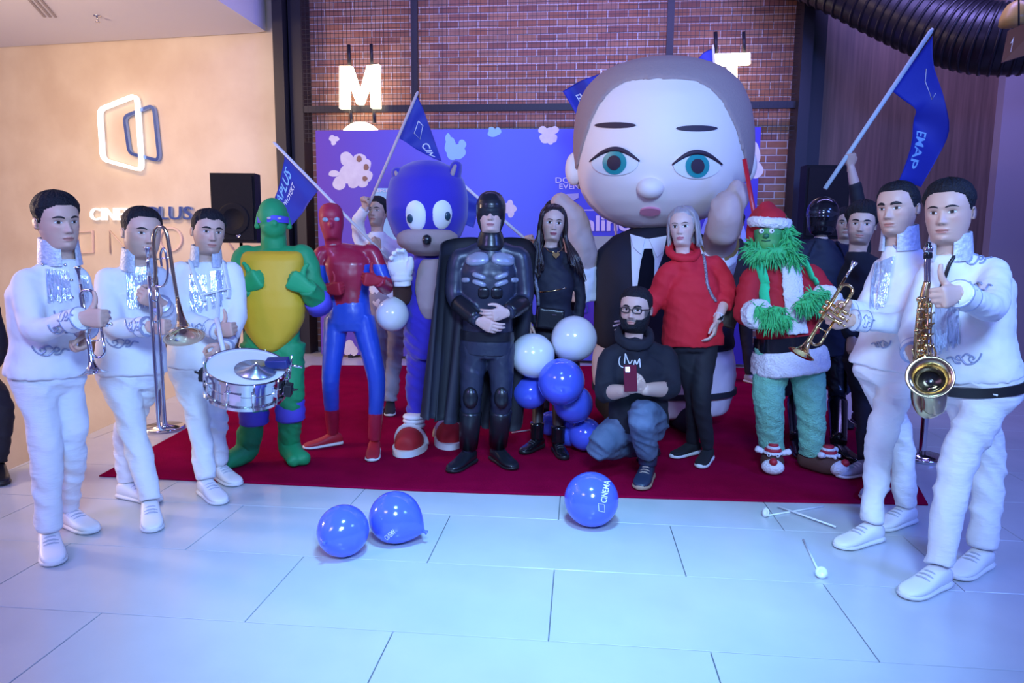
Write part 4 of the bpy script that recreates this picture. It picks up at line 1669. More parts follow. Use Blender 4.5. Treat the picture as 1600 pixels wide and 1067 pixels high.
rows = [(426, 396, 40, .04, -.06), (426, 400, 45, .08, -.07), (426, 410, 48, .10, -.08), (426, 434, 46, .11, -.09), (426, 456, 47, .12, -.10), (427, 480, 49, .125, -.10), (427, 502, 47, .125, -.09), (426, 520, 40, .12, -.08), (426, 535, 29, .11, -.08), (425, 547, 17, .09, -.08), (425, 553, 7, .05, -.08)]
p.part('padded_front', remesh(pad(rows, 4.55), .012, 3, (.006, .1)), M_yellow)
for i, s in enumerate('LR'):
    k, a = p.J['K' + s], p.ank[i]
    g = Geo()
    c = k.lerp(a, .25)
    g.tube([c + CZ * .09, c + CZ * .06, c + CZ * .03, c, c - CZ * .03, c - CZ * .06, c - CZ * .075], [.085, .098, .092, .1, .094, .096, .08], 20)
    p.part('knee_band', g, M_violet)
    e = p.J['E' + s].lerp(p.J['W' + s], .12)
    t = (p.J['W' + s] - p.J['E' + s]).normalized()
    g = Geo()
    g.tube([p.J['E' + s] - CZ * .02 - t * .03, e, e + t * .035], [.084, .086, .08], 18)
    p.part('elbow_band', g, M_violet)
    g = Geo()
    ang = math.radians(p.ang[i])
    d = V(math.sin(ang), -math.cos(ang), 0)
    sd = d.cross(CZ)
    b = Vector((a.x, a.y, .07))
    g.limb([b + CZ * .16, b + CZ * .02, b + d * .10 - CZ * .012, b + d * .19 - CZ * .022 - sd * .03], [.07, .078, .068, .046], 16, 5, 1)
    g.limb([b + d * .05 - CZ * .012, b + d * .18 - CZ * .024 + sd * .045], [.06, .044], 14, 4, 1)
    p.part('foot_cover', remesh(g, .011, 4, (.008, .06)), M_green)
gl = mat('green_glove', (0.015, 0.36, 0.12), .6)
for s, side, fi, th in (('L', 'R', (.75, -.3, .45), (.1, -.2, 1)), ('R', 'L', (-.75, -.3, .45), (-.1, -.2, 1))):
    g = Geo()
    add_hand(g, p.J['W' + s], V(*fi), V(*th), side, 'thumb', 1.12, (1, 1, 1), 1.35)
    p.part('glove', g, gl)

# red and blue bodysuit
p = Person('person in tight red and blue bodysuit with red mask, thumbs raised', 4.85,
           dict(HD=(518, 348, -.02), NB=(524, 388, 0), SL=(498, 396, -.02), SR=(585, 392, .04), EL=(492, 460, -.03), WL=(514, 456, -.20), ER=(606, 456, .0), WR=(590, 442, -.20),
                HL=(524, 500, 0), HR=(568, 500, 0), KL=(516, 596, -.08), KR=(590, 596, -.06)),
           [(520, 678, -58), (585, 690, 6)])
BLUE, RED = np.array((.02, .07, .48)), np.array((.36, .012, .045))
red_mask_c = (0.40, 0.015, 0.05)
p.body(dict(skin=(.4, .2, .2), noface=True, noears=True), size=.235, yaw=-2, roll=-3)
J = p.J


def two_tone(co):
    out = np.tile(BLUE, (len(co), 1))
    up = np.array((p.SC - p.HC).normalized())
    hl = (p.SC - p.HC).length
    rel = co - np.array(p.HC)
    t = rel @ up / hl
    u = np.array(p.us)
    lat = np.abs(rel @ u - (t * 0))
    front = rel @ np.array(p.us.cross(p.SC - p.HC).normalized())
    chest = (t > .78) | ((lat < .05 + .11 * np.clip(t, 0, 1)) & (t > -.05))
    out[chest] = RED
    for s in 'LR':
        e, w, sh = np.array(J['E' + s]), np.array(J['W' + s]), np.array(J['S' + s])
        de = np.linalg.norm(co - e, axis=1)
        dw = np.linalg.norm(co - w, axis=1)
        arm = np.abs(rel @ u) > .20
        seg = (w - e) / np.linalg.norm(w - e)
        tt = (co - e) @ seg
        near = np.linalg.norm(co - e - tt[:, None] * seg, axis=1) < .075
        out[near & (tt > .02)] = RED
    return out


p.top('suit_top', M_bluesuit, [(t, a * .92, b * .95) for t, a, b in BODY], (.066, .052, .042), disp=(.006, .1), col=two_tone, voxel=.009)


def leg_tone(co):
    out = np.tile(BLUE, (len(co), 1))
    out[co[:, 2] < .30] = RED
    return out


p.legs('suit_legs', M_bluesuit, (.088, .062, .045), (.15, .115), disp=(.006, .1), col=leg_tone, voxel=.009)
g = Geo()
x, y, z = head_surface(np.concatenate([[1.0, .985, .96, .93], np.arange(.9, -.5, -.03)]), 40, {}, False)
g.add([p.T @ Vector((a * 1.06, b * 1.06, .5 + (c - .5) * 1.03)) for a, b, c in zip(x.ravel(), y.ravel(), z.ravel())], grid_faces(x.shape[0], 40) + [tuple(range((x.shape[0] - 1) * 40, x.shape[0] * 40))])
g.ball(p.T @ Vector((0, -.40, .38)), (.018, .024, .03), 12, 8)
mk = p.part('mask', remesh(g, .008, 3), mat('red_mask', red_mask_c, .5, 0, (40, .2, .004)))
bv = None
for sd in (-1, 1):
    g = Geo()
    g.ball(p.T @ Vector((sd * .15, -.375, .52)), (.022, .012, .016), 16, 10, (CX, CY, CZ))
    obj('lens', g, mat('grey_lens', (.30, .36, .45), .25), mk)
for s, side, fi, th in (('L', 'R', (.8, -.35, .1), (.1, -.2, 1)), ('R', 'L', (-.55, -.4, .1), (-.1, -.2, 1))):
    g = Geo()
    add_hand(g, J['W' + s], V(*fi), V(*th), side, 'thumb', 1.0, (1, 1, 1), 1.08)
    p.part('glove', g, M_red)
p.shoes(M_red, M_wsole, None, length=.28, width=.05, height=.08)

# blue mascot with white gloves
DM = 5.12
ml = thing('mascot_costume', 'blue plush mascot costume with round ears, white gloves and red shoes', 'mascot costume', Vector((PZ(675, 690).x, PZ(675, 690).y, 0)))
g = pad([(668, 256, 22, .12, .02), (668, 266, 42, .20, .02), (668, 285, 57, .27, .01), (668, 312, 63, .30, 0), (668, 345, 62, .30, 0), (668, 372, 52, .26, 0), (668, 392, 34, .18, 0), (668, 402, 16, .1, 0)], DM, 32, 1.0)
me = remesh(g, .022, 6)
hb = bvh_of(me)
head = obj('mascot_head', me, M_blueplush, ml)
for sd, (cx, cy), tp in ((-1, (628, 288), (622, 276)), (1, (708, 278), (712, 266))):
    g = Geo()
    b, t = P(cx, cy, DM - .05), P(tp[0], tp[1], DM - .05)
    g.limb([b, t], [.10, .085], 18, 5, 0, flat=.55, up=CY)
    ear = obj('ear', remesh(g, .014, 3), M_blueplush, head)
    g = Geo()
    g.limb([b.lerp(t, .1) - CY * .045, b.lerp(t, .95) - CY * .045], [.066, .05], 16, 5, 0, flat=.4, up=CY)
    obj('inner_ear', remesh(g, .011, 3), M_tan, ear)
for sd, (cx, cy) in ((-1, (648, 340)), (1, (692, 336))):
    c, n = ray_on(hb, cx, cy, -.035)
    g = Geo()
    u = CZ.cross(n).normalized() * -1
    g.ball(c, (.085, .05, .115), 24, 14, (u, -n, n.cross(u)))
    eye = obj('eye', g, mat('eye_white', (.82, .82, .80), .5), head)
    g = Geo()
    c2 = c + n * .049 + u * (-sd * .03) - CZ * .02
    g.ball(c2, (.022, .008, .030), 16, 10, (u, -n, n.cross(u)))
    obj('pupil', g, mat('pupil_dark', (.012, .05, .08), .3), eye)
g = pad([(668, 362, 34, .12, -.20), (668, 370, 46, .16, -.18), (668, 384, 46, .17, -.16), (668, 396, 34, .14, -.13), (668, 403, 16, .08, -.11)], DM, 24, 1.0)
mz = obj('muzzle', remesh(g, .016, 4), M_tan, head)
g = Geo()
g.ball(P(667, 378, DM - .35), (.032, .03, .036), 16, 10)
obj('nose', g, M_blkl, mz)
g = pad([(668, 398, 20, .13, .02), (668, 420, 30, .17, .02), (668, 460, 36, .19, .02), (668, 500, 38, .2, .02), (668, 540, 36, .19, .02), (668, 560, 28, .16, .02)], DM, 24, .95)
g.limb([P(655, 545, DM), P(652, 600, DM), P(650, 650, DM)], [.10, .085, .075], 16)
g.limb([P(690, 545, DM + .05), P(697, 600, DM + .05), P(703, 650, DM + .05)], [.10, .085, .075], 16)
me = remesh(g, .014, 4, (.02, .10))
folds(me, .014, 5, 16)
bd_ = obj('mascot_body', me, M_blueplush, ml)
g = pad([(674, 408, 14, .05, -.15), (674, 425, 22, .06, -.165), (674, 455, 25, .06, -.175), (674, 485, 20, .06, -.17), (674, 502, 10, .04, -.15)], DM, 20, 1.0)
obj('belly_patch', remesh(g, .012, 3, (.012, .06)), M_tan, bd_)
g = Geo()
g.limb([P(644, 425, DM), P(630, 472, DM - .08), P(627, 440, DM - .25)], [.07, .075, .06], 16)
obj('arm', remesh(g, .012, 4), M_brown, ml)
g = Geo()
add_hand(g, P(628, 436, DM - .27), V(-.05, -.1, 1), V(.9, -.2, .3), 'R', 'relaxed', 1.25, (1, 1, 1), 1.8)
gv = obj('glove', g, M_glove, ml)
for yy, rr in ((438, .072), (432, .066)):
    g = Geo()
    c = P(628, yy, DM - .26)
    g.lathe(c - CZ * .02, CZ, [(rr * .7, -.004), (rr, .004), (rr * 1.04, .02), (rr, .036), (rr * .7, .044)], 20)
    obj('glove_cuff', g, M_glove, gv)
for q, a in (((646, 672), -8), ((703, 662), 4)):
    A = PZ(q[0], q[1], .14)
    ang = math.radians(a)
    d = V(math.sin(ang), -math.cos(ang), 0)
    s = d.cross(CZ)
    g = Geo()
    o = Vector((A.x, A.y, 0))
    g.limb([o - d * .05 + CZ * .075, o + d * .12 + CZ * .075, o + d * .2 + CZ * .07], [.085, .105, .085], 20, 5, 1, flat=1.0)
    for i in range(len(g.v)):
        x_, y_, z_ = g.v[i]
        g.v[i] = (x_, y_, max(z_, .022))
    sh = obj('shoe', remesh(g, .011, 4), mat('red_plush', (.40, .01, .02), .7), ml)
    g = Geo()
    g.loft([[o + d * (.08 + .215 * math.cos(t)) + s * (.118 * math.sin(t)) + CZ * z for t in [k * math.pi / 16 for k in range(32)]] for z in (.001, .045)])
    obj('sole', g, M_wsole, sh, auto=40)
    g = Geo()
    pts = []
    for k in range(17):
        t = math.pi * k / 16
        pts.append(o + d * (.05 + .045 * math.sin(t)) + s * (.112 * math.cos(t)) + CZ * (.04 + .145 * math.sin(t)))
    g.tube(pts, .02, 8, flat=.5)
    obj('strap', g, M_wsole, sh)
    for z in (.16, .195, .225):
        g = Geo()
        g.lathe(o + CZ * (z - .018) - d * .02, CZ, [(.05, 0), (.078, .006), (.084, .018), (.078, .03), (.05, .036)], 20)
        obj('sock_cuff', g, M_glove, ml)

# black armoured costume with cape
p = Person('person in black armoured costume with cowl and long black cape', 4.56,
           dict(HD=(767, 336, -.02), NB=(765, 382, 0), SL=(712, 402, 0), SR=(818, 398, 0), EL=(708, 470, -.02), WL=(748, 505, -.20), ER=(822, 474, -.02), WR=(792, 492, -.20),
                HL=(738, 540, 0), HR=(784, 540, 0), KL=(736, 622, -.04), KR=(784, 622, -.04)),
           [(732, 706, -28), (778, 702, 30)])
p.body(dict(skin=(.68, .45, .38), lips=(.5, .2, .2), noears=True), size=.245, yaw=-2, hands=[('WL', (.7, -.3, -.3), (.5, -.3, .8), 'R', 'relaxed', 1.0), ('WR', (-.85, -.35, -.15), (-.4, -.3, .9), 'L', 'relaxed', 1.0)])
p.top('suit_top', M_armor, [(t, a * 1.06, b * 1.06) for t, a, b in BODY], (.074, .06, .046), disp=(.006, .08))
p.legs('suit_legs', M_armor, (.10, .072, .056), (.165, .125), disp=(.01, .06), fold=(.004, 6, 14))
cowl = p.part('cowl', hair_cap(p.T, dict(seed=9), top=.07, side=.055, line=.40, temple=.30, burn=-.05, nape=-.18, wave=0.0, fringe=-.05), mat('cowl_black', (.012, .013, .02), .3, 0, coat=.2))
g = Geo()
g.limb([p.T @ Vector((0, .08, -.05)), p.J['NB'] - CZ * .03], [.078, .10], 18, 4, 0)
obj('cowl_collar', remesh(g, .01, 3), M_blkl, cowl)
bvt = p.bvh['suit_top']


def plate(name, cx, cy, w, h, thick, material, roll=0.0, n=20, pw=.7):
    """a domed plate lying on the chest"""
    g = Geo()
    rings = []
    for k, (sc, of) in enumerate(((1.0, -.012), (1.0, thick * .5), (.86, thick * .9), (.5, thick * 1.1), (.1, thick * 1.15))):
        ring = []
        for i in range(n):
            t = 2 * math.pi * i / n
            x = w * sc * math.copysign(abs(math.cos(t)) ** pw, math.cos(t))
            y = h * sc * math.copysign(abs(math.sin(t)) ** pw, math.sin(t))
            q = ray_on(bvt, cx + x * math.cos(roll) - y * math.sin(roll), cy + x * math.sin(roll) + y * math.cos(roll), of)
            if q is None:
                return
            ring.append(q[0])
        rings.append(ring)
    g.loft(rings)
    p.part(name, g, material, auto=60)


for sd in (-1, 1):
    plate('shoulder_plate', 766 + sd * 30, 389, 24, 8, .022, M_armor, sd * .18)
    plate('chest_plate', 766 + sd * 20, 409, 18, 10, .026, M_armorg, sd * .12)
    plate('rib_plate', 766 + sd * 17, 435, 11, 4, .016, M_armorg, -sd * .35)
    plate('rib_plate', 766 + sd * 17, 446, 11, 4, .016, M_armorg, -sd * .35)
    plate('side_plate', 766 + sd * 38, 441, 6, 4, .012, M_armorg)
    plate('belly_plate', 766 + sd * 10, 461, 9, 9, .014, M_blkl)
for i, s in enumerate('LR'):
    k, a, h = p.J['K' + s], p.ank[i], p.J['H' + s]
    g = Geo()
    g.tube([k.lerp(a, .25), k.lerp(a, .3), k.lerp(a, .6), k.lerp(a, .95)], [.07, .078, .072, .062], 18)
    p.part('boot_shaft', g, M_blkl)
    g = Geo()
    g.ball(k - CY * .06, (.05, .035, .075), 16, 10, (CX, CY, CZ))
    p.part('knee_pad', g, M_blkl)
    e, w = p.J['E' + s], p.J['W' + s]
    g = Geo()
    g.limb([e.lerp(w, .2), e.lerp(w, .55), e.lerp(w, .92)], [.06, .06, .05], 16, 4, 0, round_ends=False)
    p.part('gauntlet', g, M_blkl)
g = Geo()
c, u, f = p.spine(.10)
g.loft([superring(c + CZ * z, u, f, .178, .138, 32, .85) for z in (-.03, -.02, .02, .03)])
p.part('belt', g, M_blkl, auto=40)
p.shoes(M_blkl, M_blackm, None, length=.30, width=.055, height=.09, name='boot')
g = Geo()
top_px = [(688, 398, -.06), (690, 384, .02), (704, 377, .10), (735, 374, .15), (766, 376, .17), (800, 374, .15), (826, 378, .10), (838, 392, .04)]
bot_px = [(657, 652, -.08), (668, 658, -.16), (684, 660, -.02), (702, 664, -.10), (722, 664, .12), (750, 668, .30), (790, 676, .22), (820, 668, .30)]
a = spline([P(x, y, 4.56 + o) for x, y, o in top_px], 6)
b = spline([P(x, y, 4.56 + o) for x, y, o in bot_px], 6)
grid = []
for i in range(26):
    t = i / 25
    row = []
    for k in range(len(a)):
        q = a[k].lerp(b[k], t)
        q = q + CY * (.045 * math.sin(k * .95) * t) + CX * (.02 * math.sin(k * 1.3 + 1) * t)
        row.append(q)
    grid.append(row)
sheet(g, grid, .008)
p.part('cape', g, mat('cape_cloth', (.014, .014, .024), .7, 0, (12, .3, .008)))

# woman in black with long hair
p = Person('woman in black dress with long dark hair and gold heart necklace', 5.1,
           dict(HD=(864, 352, -.02), NB=(862, 392, .02), SL=(828, 412, 0), SR=(900, 410, .03), EL=(822, 465, .02), WL=(826, 508, -.06), ER=(908, 466, .06), WR=(902, 515, .02),
                HL=(846, 520, 0), HR=(886, 520, 0), KL=(842, 610, -.02), KR=(872, 612, 0)),
           [(839, 684, -38), (872, 690, 12)])
wf = dict(skin=(.66, .44, .36), lips=(.42, .12, .14), hair=(.02, .012, .014), fw=1.0, jaw=.92, brow=.7, eyew=1.3, eyeh=1.45, lipw=1.3, nose=.75, smile=.5, neck=.82, lash=(.008, .006, .008))
p.body(wf, size=.24, yaw=6, roll=4, legs=True, hands=[('WL', (.05, -.2, -1), (.3, -.9, 0), 'R', 'relaxed', .9), ('WR', (-.2, -.3, -1), (-.5, -.8, 0), 'L', 'relaxed', .9)])
M_bdress = mat('black_dress_cloth', (.010, .011, .026), .7, 0, (30, .3, .004))
p.top('dress_top', M_bdress, WOMAN, (.055, .044, .036), disp=(.008, .08), fold=(.004, 6, 14))
g = Geo()
p.torso(g, [(-.72, .19, .145), (-.5, .185, .14), (-.25, .178, .13), (0, .165, .12), (.2, .135, .1), (.32, .12, .092)])
me = remesh(g, .011, 3, (.014, .09))
p.bvh['skirt'] = bvh_of(me)
p.part('skirt', me, M_bdress)
for i, s in enumerate('LR'):
    k, a = p.J['K' + s], p.ank[i]
    g = Geo()
    g.limb([p.J['H' + s], k, a + CZ * .02], [.066, .05, .036], 14, 6, 2)
    p.part('stocking', g, mat('sheer_stocking', (.06, .035, .035), .5))
    g = Geo()
    g.limb([a + CZ * .10, a + CZ * .04, a - CZ * .02], [.052, .048, .048], 16, 4, 0, round_ends=False)
    p.part('boot_shaft', g, M_gblack)
p.shoes(M_gblack, M_blackm, mat('dark_lace', (.05, .05, .06), .5), length=.25, width=.045, height=.08, sole=.035, name='boot')
T = p.T
M_brunette = mat('dark_brown_hair', (.022, .012, .014), .35, 0, (60, .5, .008), stretch=(1, 1, .2))
hc = p.part('hair', hair_cap(T, dict(wf, seed=6), top=.08, side=.06, line=.84, temple=.74, burn=.40, nape=-.05, fringe=.03), M_brunette)


def HP(x, y, z):
    return T @ Vector((x, y, z))


gl_ = []
for k, (sx, ex, ey) in enumerate(((-.30, 826, 452), (-.36, 834, 448), (-.38, 844, 440), (-.37, 850, 425))):
    gl_.append([HP(-.03 - .02 * k, -.10 + .05 * k, 1.02), HP(-.30, -.16 + .04 * k, .80), HP(-.385, -.10 + .03 * k, .45), HP(-.40, -.08, .1), P(ex + (4 - k) * -1.0, 415, 5.1 - .09), P(ex, ey, 5.1 - .13)])
gr_ = []
for k, (ex, ey) in enumerate(((888, 410), (896, 425), (906, 440), (914, 450), (918, 444))):
    gr_.append([HP(.0 + .03 * k, -.10 + .06 * k, 1.02), HP(.30, -.14 + .06 * k, .80), HP(.385, -.08 + .05 * k, .45), HP(.42, -.04 + .03 * k, .1), P(890 + 4 * k, 408, 5.1 - .08), P(ex, ey, 5.1 - .12 + .02 * k)])
gb_ = [[HP(x * .6, .2, 1.0), HP(x, .42, .8), HP(x * 1.1, .46, .45), HP(x * 1.2, .42, .1), HP(x * 1.4, .42, -.3), HP(x * 1.5, .45, -.6)] for x in (-.34, -.15, .1, .34)]
for gd, n in ((gl_, 46), (gr_, 60), (gb_, 46)):
    obj('hair_lock', locks(gd, n, .013, rng, .012), M_brunette, hc, kind='stuff')
g = Geo()
h = p.hit('dress_top', 868, 402, .004) or (P(868, 402, 4.98), -CY)
c, n = h[0] - CY * .03, -CY
pts = []
for k in range(24):
    t = 2 * math.pi * k / 24
    pts.append(c + CX * (.0018 * 16 * math.sin(t) ** 3 * .9) + CZ * (.0016 * (13 * math.cos(t) - 5 * math.cos(2 * t) - 2 * math.cos(3 * t) - math.cos(4 * t))))
g.prism(pts, CY * .008)
nk = p.part('necklace', g, M_gold, smooth=False)
g = Geo()
nb = p.J['NB']
g.tube([c + CX * -.008 + CZ * .018, P(858, 396, 5.02), P(852, 390, 5.06)], .003, 5)
g.tube([c + CX * .008 + CZ * .018, P(876, 395, 5.02), P(880, 389, 5.06)], .003, 5)
obj('chain', g, M_gold, nk)
p.trace('dress_top', [(832, 400), (836, 420), (838, 445), (841, 462), (842, 480)], .014, 'bag_strap', mat('patterned_strap', (.35, .36, .45), .5, 0, None, (90, (.03, .03, .05), 1.0)), p.root, flat=.3)
p.trace('dress_top', [(826, 456), (845, 459), (866, 457), (884, 453)], .004, 'thin_belt', M_gold, p.root)
bag = thing('handbag', 'small black shoulder bag hanging at the dark-haired woman\'s hip', 'bag', P(860, 515, 4.93))
g = Geo()
rows = []
g.box(P(860, 498, 4.92), .19, .07, .15, (V(.98, -.1, -.1).normalized(), CY, V(.1, 0, .99).normalized()))
me = remesh(g, .009, 4)
obj('bag_body', me, M_blkl, bag)
g = Geo()
g.box(P(866, 492, 4.875), .03, .004, .006, (CX, CY, CZ))
obj('bag_badge', g, M_chrome, bag, smooth=False)
# giant-headed mascot in a black suit
DG = 5.75
gm = thing('giant_head_mascot', 'giant inflatable mascot with huge round bald head and black suit', 'mascot costume', Vector((PZ(1035, 690).x, PZ(1035, 690).y, 0)))
M_giant = mat('pale_vinyl', (.92, .80, .74), .55, 0, (3, .2, .02))
rows = [(1034, 104, 30, .16, .02), (1034, 110, 62, .34, .02), (1034, 124, 94, .50, .02), (1034, 145, 114, .60, .01), (1034, 175, 126, .66, 0), (1034, 210, 131, .69, 0), (1034, 245, 132, .69, 0), (1033, 275, 129, .67, 0),
        (1030, 300, 121, .63, 0), (1026, 322, 106, .55, 0), (1022, 342, 82, .43, 0), (1018, 355, 52, .28, 0), (1016, 361, 24, .14, 0)]
g = pad(rows, DG, 44, 1.0)
me = remesh(g, .035, 6)
gh = bvh_of(me)
ghead = obj('giant_head', me, M_giant, gm)
# felt hair cap on the crown
bmx = bmesh.new()
bmx.from_mesh(me)
bmesh.ops.subdivide_edges(bmx, edges=bmx.edges[:], cuts=1, use_grid_fill=True)
bmx.normal_update()
dele = []
for v in bmx.verts:
    q = v.co + CAM * 0 + origin_of(gm) - CAM
    dd = q.dot(FW)
    px, py = 800 + F * q.dot(RT) / dd, 533.5 - F * q.dot(UP) / dd
    fr_ = depth(v.co + origin_of(gm)) < DG + .03
    line = 130 + 105 * max(0, abs(px - 1034) / 122) ** 4
    if (fr_ and py > line) or py > 300:
        dele.append(v)
bmesh.ops.delete(bmx, geom=dele, context='VERTS')
for _ in range(3):
    bmesh.ops.smooth_vert(bmx, verts=[v for v in bmx.verts if v.is_boundary], factor=.5, use_axis_x=True, use_axis_y=True, use_axis_z=True)
bmx.normal_update()
for v in bmx.verts:
    v.co += v.normal * (.004 if v.is_boundary else .016) + origin_of(gm)
me = bpy.data.meshes.new('hair_cap')
bmx.to_mesh(me)
bmx.free()
obj('hair_cap', me, mat('taupe_felt', (.38, .28, .27), .95, 0, (60, .6, .008)), ghead)
for cx, cy, sd in ((897, 267, -1), (1168, 262, 1)):
    g = Geo()
    g.ball(P(cx, cy, DG + .05), (.075, .09, .135), 20, 12)
    obj('ear', remesh(g, .018, 3), M_giant, ghead)


def face_patch(name, pts, off, thick, material, parent=None, sub=0):
    """a cut-out glued on the big head; pts in pixels, fan of rings to follow the curve"""
    g = Geo()
    cx, cy = sum(p[0] for p in pts) / len(pts), sum(p[1] for p in pts) / len(pts)
    rings = []
    for s, of in ((1.0, off - .03), (1.0, off + thick), (.75, off + thick), (.5, off + thick), (.25, off + thick), (.03, off + thick)):
        r_ = []
        for x, y in pts:
            q = ray_on(gh, cx + (x - cx) * s, cy + (y - cy) * s, of)
            if q is None:
                return None
            r_.append(q[0])
        rings.append(r_)
    g.loft(rings)
    return obj(name, g, material, parent or ghead, auto=50)


def ell(cx, cy, rx, ry, n=28, a0=0, a1=2 * math.pi):
    return [(cx + rx * math.cos(a0 + (a1 - a0) * i / n), cy + ry * math.sin(a0 + (a1 - a0) * i / n)) for i in range(n)]


M_ew = mat('eye_white', (.82, .82, .80), .5)
M_teal = mat('teal_iris', (.02, .30, .30), .35)
M_ink = mat('dark_felt', (.035, .02, .04), .6)
for cx, cy in ((962, 257), (1088, 262)):
    e = face_patch('eye', ell(cx, cy, 36, 20), .0, .012, M_ew)
    i_ = face_patch('iris', ell(cx, cy, 18, 18), .012, .008, M_teal, e)
    face_patch('pupil', ell(cx, cy, 10, 11, 20), .022, .006, M_ink, e)
    face_patch('brow', ell(cx, cy - 58, 32, 4.5, 24), .0, .010, M_ink)
    n = 20
    top = [(cx - 38 + 76 * k / n, cy - 2 - 19 * math.sin(math.pi * k / n)) for k in range(n + 1)]
    g = Geo()
    pts = [ray_on(gh, x, y, .016)[0] for x, y in top]
    g.tube(pts, [.006 + .012 * math.sin(math.pi * k / n) for k in range(n + 1)], 8)
    obj('eyelid_line', g, M_ink, e)
q = ray_on(gh, 1016, 297, .0)
g = Geo()
g.ball(q[0], (.10, .09, .078), 24, 14, (CX, CY, CZ))
obj('nose', g, M_giant, ghead)
face_patch('mouth', ell(1016, 332, 16, 6), .0, .018, mat('pink_mouth', (.62, .22, .30), .5))
# body
g = pad([(1030, 352, 26, .2, .05), (1030, 372, 72, .28, .05), (1030, 395, 96, .34, .05), (1030, 430, 102, .38, .04), (1032, 470, 104, .42, .02), (1034, 510, 108, .44, .02), (1036, 540, 110, .44, .02), (1036, 546, 100, .40, .02)], DG, 36, .9)
me = remesh(g, .025, 4, (.03, .25))
jb = bvh_of(me)
gj = obj('suit_jacket', me, mat('black_suit_cloth', (.010, .010, .024), .8, 0, (30, .2, .004)), gm)
g = pad([(1036, 538, 104, .40, .02), (1036, 560, 112, .44, .02), (1036, 585, 114, .44, .02), (1036, 610, 110, .42, .02), (1036, 640, 100, .38, .02), (1036, 646, 80, .3, .02)], DG, 36, .9)
obj('lower_body', remesh(g, .025, 4, (.03, .2)), mat('pale_pink_cloth', (.74, .62, .66), .7), gm)
g = Geo()
c = P(1036, 607, DG + .02)
g.loft([superring(c + CZ * z, CX, CY, 113 * DG / F, .45, 40, .9) for z in (-.022, .022)])
obj('belt', g, M_blk, gm, auto=40)
for px in (985, 1088):
    g = Geo()
    o = PZ(px, 690, 0)
    o.z = 0
    o = o + CY * .42
    g.limb([o + CZ * .22, o + CZ * .14 - CY * .1, o + CZ * .13 - CY * .3], [.24, .17, .13], 20, 5, 1)
    for i in range(len(g.v)):
        x_, y_, z_ = g.v[i]
        g.v[i] = (x_, y_, max(z_, .018))
    obj('foot', remesh(g, .022, 4), M_blk, gm)


def decal(name, pts, bvh, off, material, parent):
    g = Geo()
    cx, cy = sum(p[0] for p in pts) / len(pts), sum(p[1] for p in pts) / len(pts)
    rings = []
    for s, of in ((1.0, off - .03), (1.0, off), (.6, off), (.3, off), (.03, off)):
        r_ = []
        for x, y in pts:
            q = ray_on(bvh, cx + (x - cx) * s, cy + (y - cy) * s, of)
            if q is None:
                return None
            r_.append(q[0])
        rings.append(r_)
    g.loft(rings)
    return obj(name, g, material, parent, auto=50)


def dens(pts, k=4):
    out = []
    for i in range(len(pts)):
        a, b = pts[i], pts[(i + 1) % len(pts)]
        for t in range(k):
            out.append((a[0] + (b[0] - a[0]) * t / k, a[1] + (b[1] - a[1]) * t / k))
    return out


M_shirt = mat('white_shirt_cloth', (.78, .77, .80), .7, 0, (25, .3, .006))
decal('shirt_front', dens([(986, 376), (1040, 378), (1036, 400), (1018, 452), (992, 500), (988, 440)]), jb, .012, M_shirt, gj)
for s_ in ([(986, 372), (1008, 378), (1002, 402), (990, 392)], [(1040, 374), (1014, 379), (1026, 406), (1036, 396)]):
    decal('shirt_collar', dens(s_), jb, .03, M_shirt, gj)
decal('necktie', dens([(1006, 394), (1019, 394), (1022, 410), (1020, 470), (1008, 500), (994, 470), (1002, 410)]), jb, .03, mat('black_tie', (.006, .006, .012), .9, spec=.05), gj)
# raised arms
M_arm = mat('tan_vinyl', (.56, .40, .36), .55, 0, (8, .4, .02))
g = Geo()
g.limb([P(912, 430, DG + .1), P(908, 395, DG + .02), P(896, 345, DG - .02), P(872, 315, DG - .05)], [.13, .13, .12, .075], 20, 6, 2)
obj('inflated_arm', remesh(g, .018, 4, (.02, .08)), M_arm, gm)
g = Geo()
g.limb([P(1110, 420, DG + .1), P(1122, 392, DG - .25), P(1128, 360, DG - .62)], [.14, .13, .12], 20, 6, 2)
g.limb([P(1128, 370, DG - .62), P(1134, 340, DG - .68), P(1140, 318, DG - .68)], [.12, .125, .11], 20, 6, 1)
for a, b, c_ in (((1150, 330), (1161, 312), (1166, 296)), ((1140, 318), (1147, 300), (1152, 290)), ((1126, 340), (1120, 328), (1118, 318))):
    g.limb([P(*a, DG - .68), P(*b, DG - .70), P(*c_, DG - .68)], [.055, .052, .04], 14, 5, 1)
obj('inflated_hand', remesh(g, .016, 4, (.01, .08)), M_arm, gm)
g = Geo()
g.limb([P(914, 470, DG + .1), P(912, 440, DG + .08), P(909, 418, DG + .05)], [.16, .15, .14], 20, 5, 1, round_ends=False)
obj('shirt_sleeve', remesh(g, .016, 3, (.03, .08)), M_shirt, gm)
g = Geo()
g.limb([P(1105, 435, DG + .05), P(1118, 415, DG - .2), P(1124, 396, DG - .38)], [.17, .155, .145], 20, 5, 1, round_ends=False)
obj('shirt_sleeve', remesh(g, .016, 3, (.03, .08)), M_shirt, gm)
g = Geo()
a_, b_ = P(1122, 392, DG - .27), P(1125, 384, DG - .36)
g.tube([a_, b_], [.147, .143], 26)
obj('wristwatch', g, mat('brass_band', (.35, .22, .08), .35, .7), gm, auto=40)

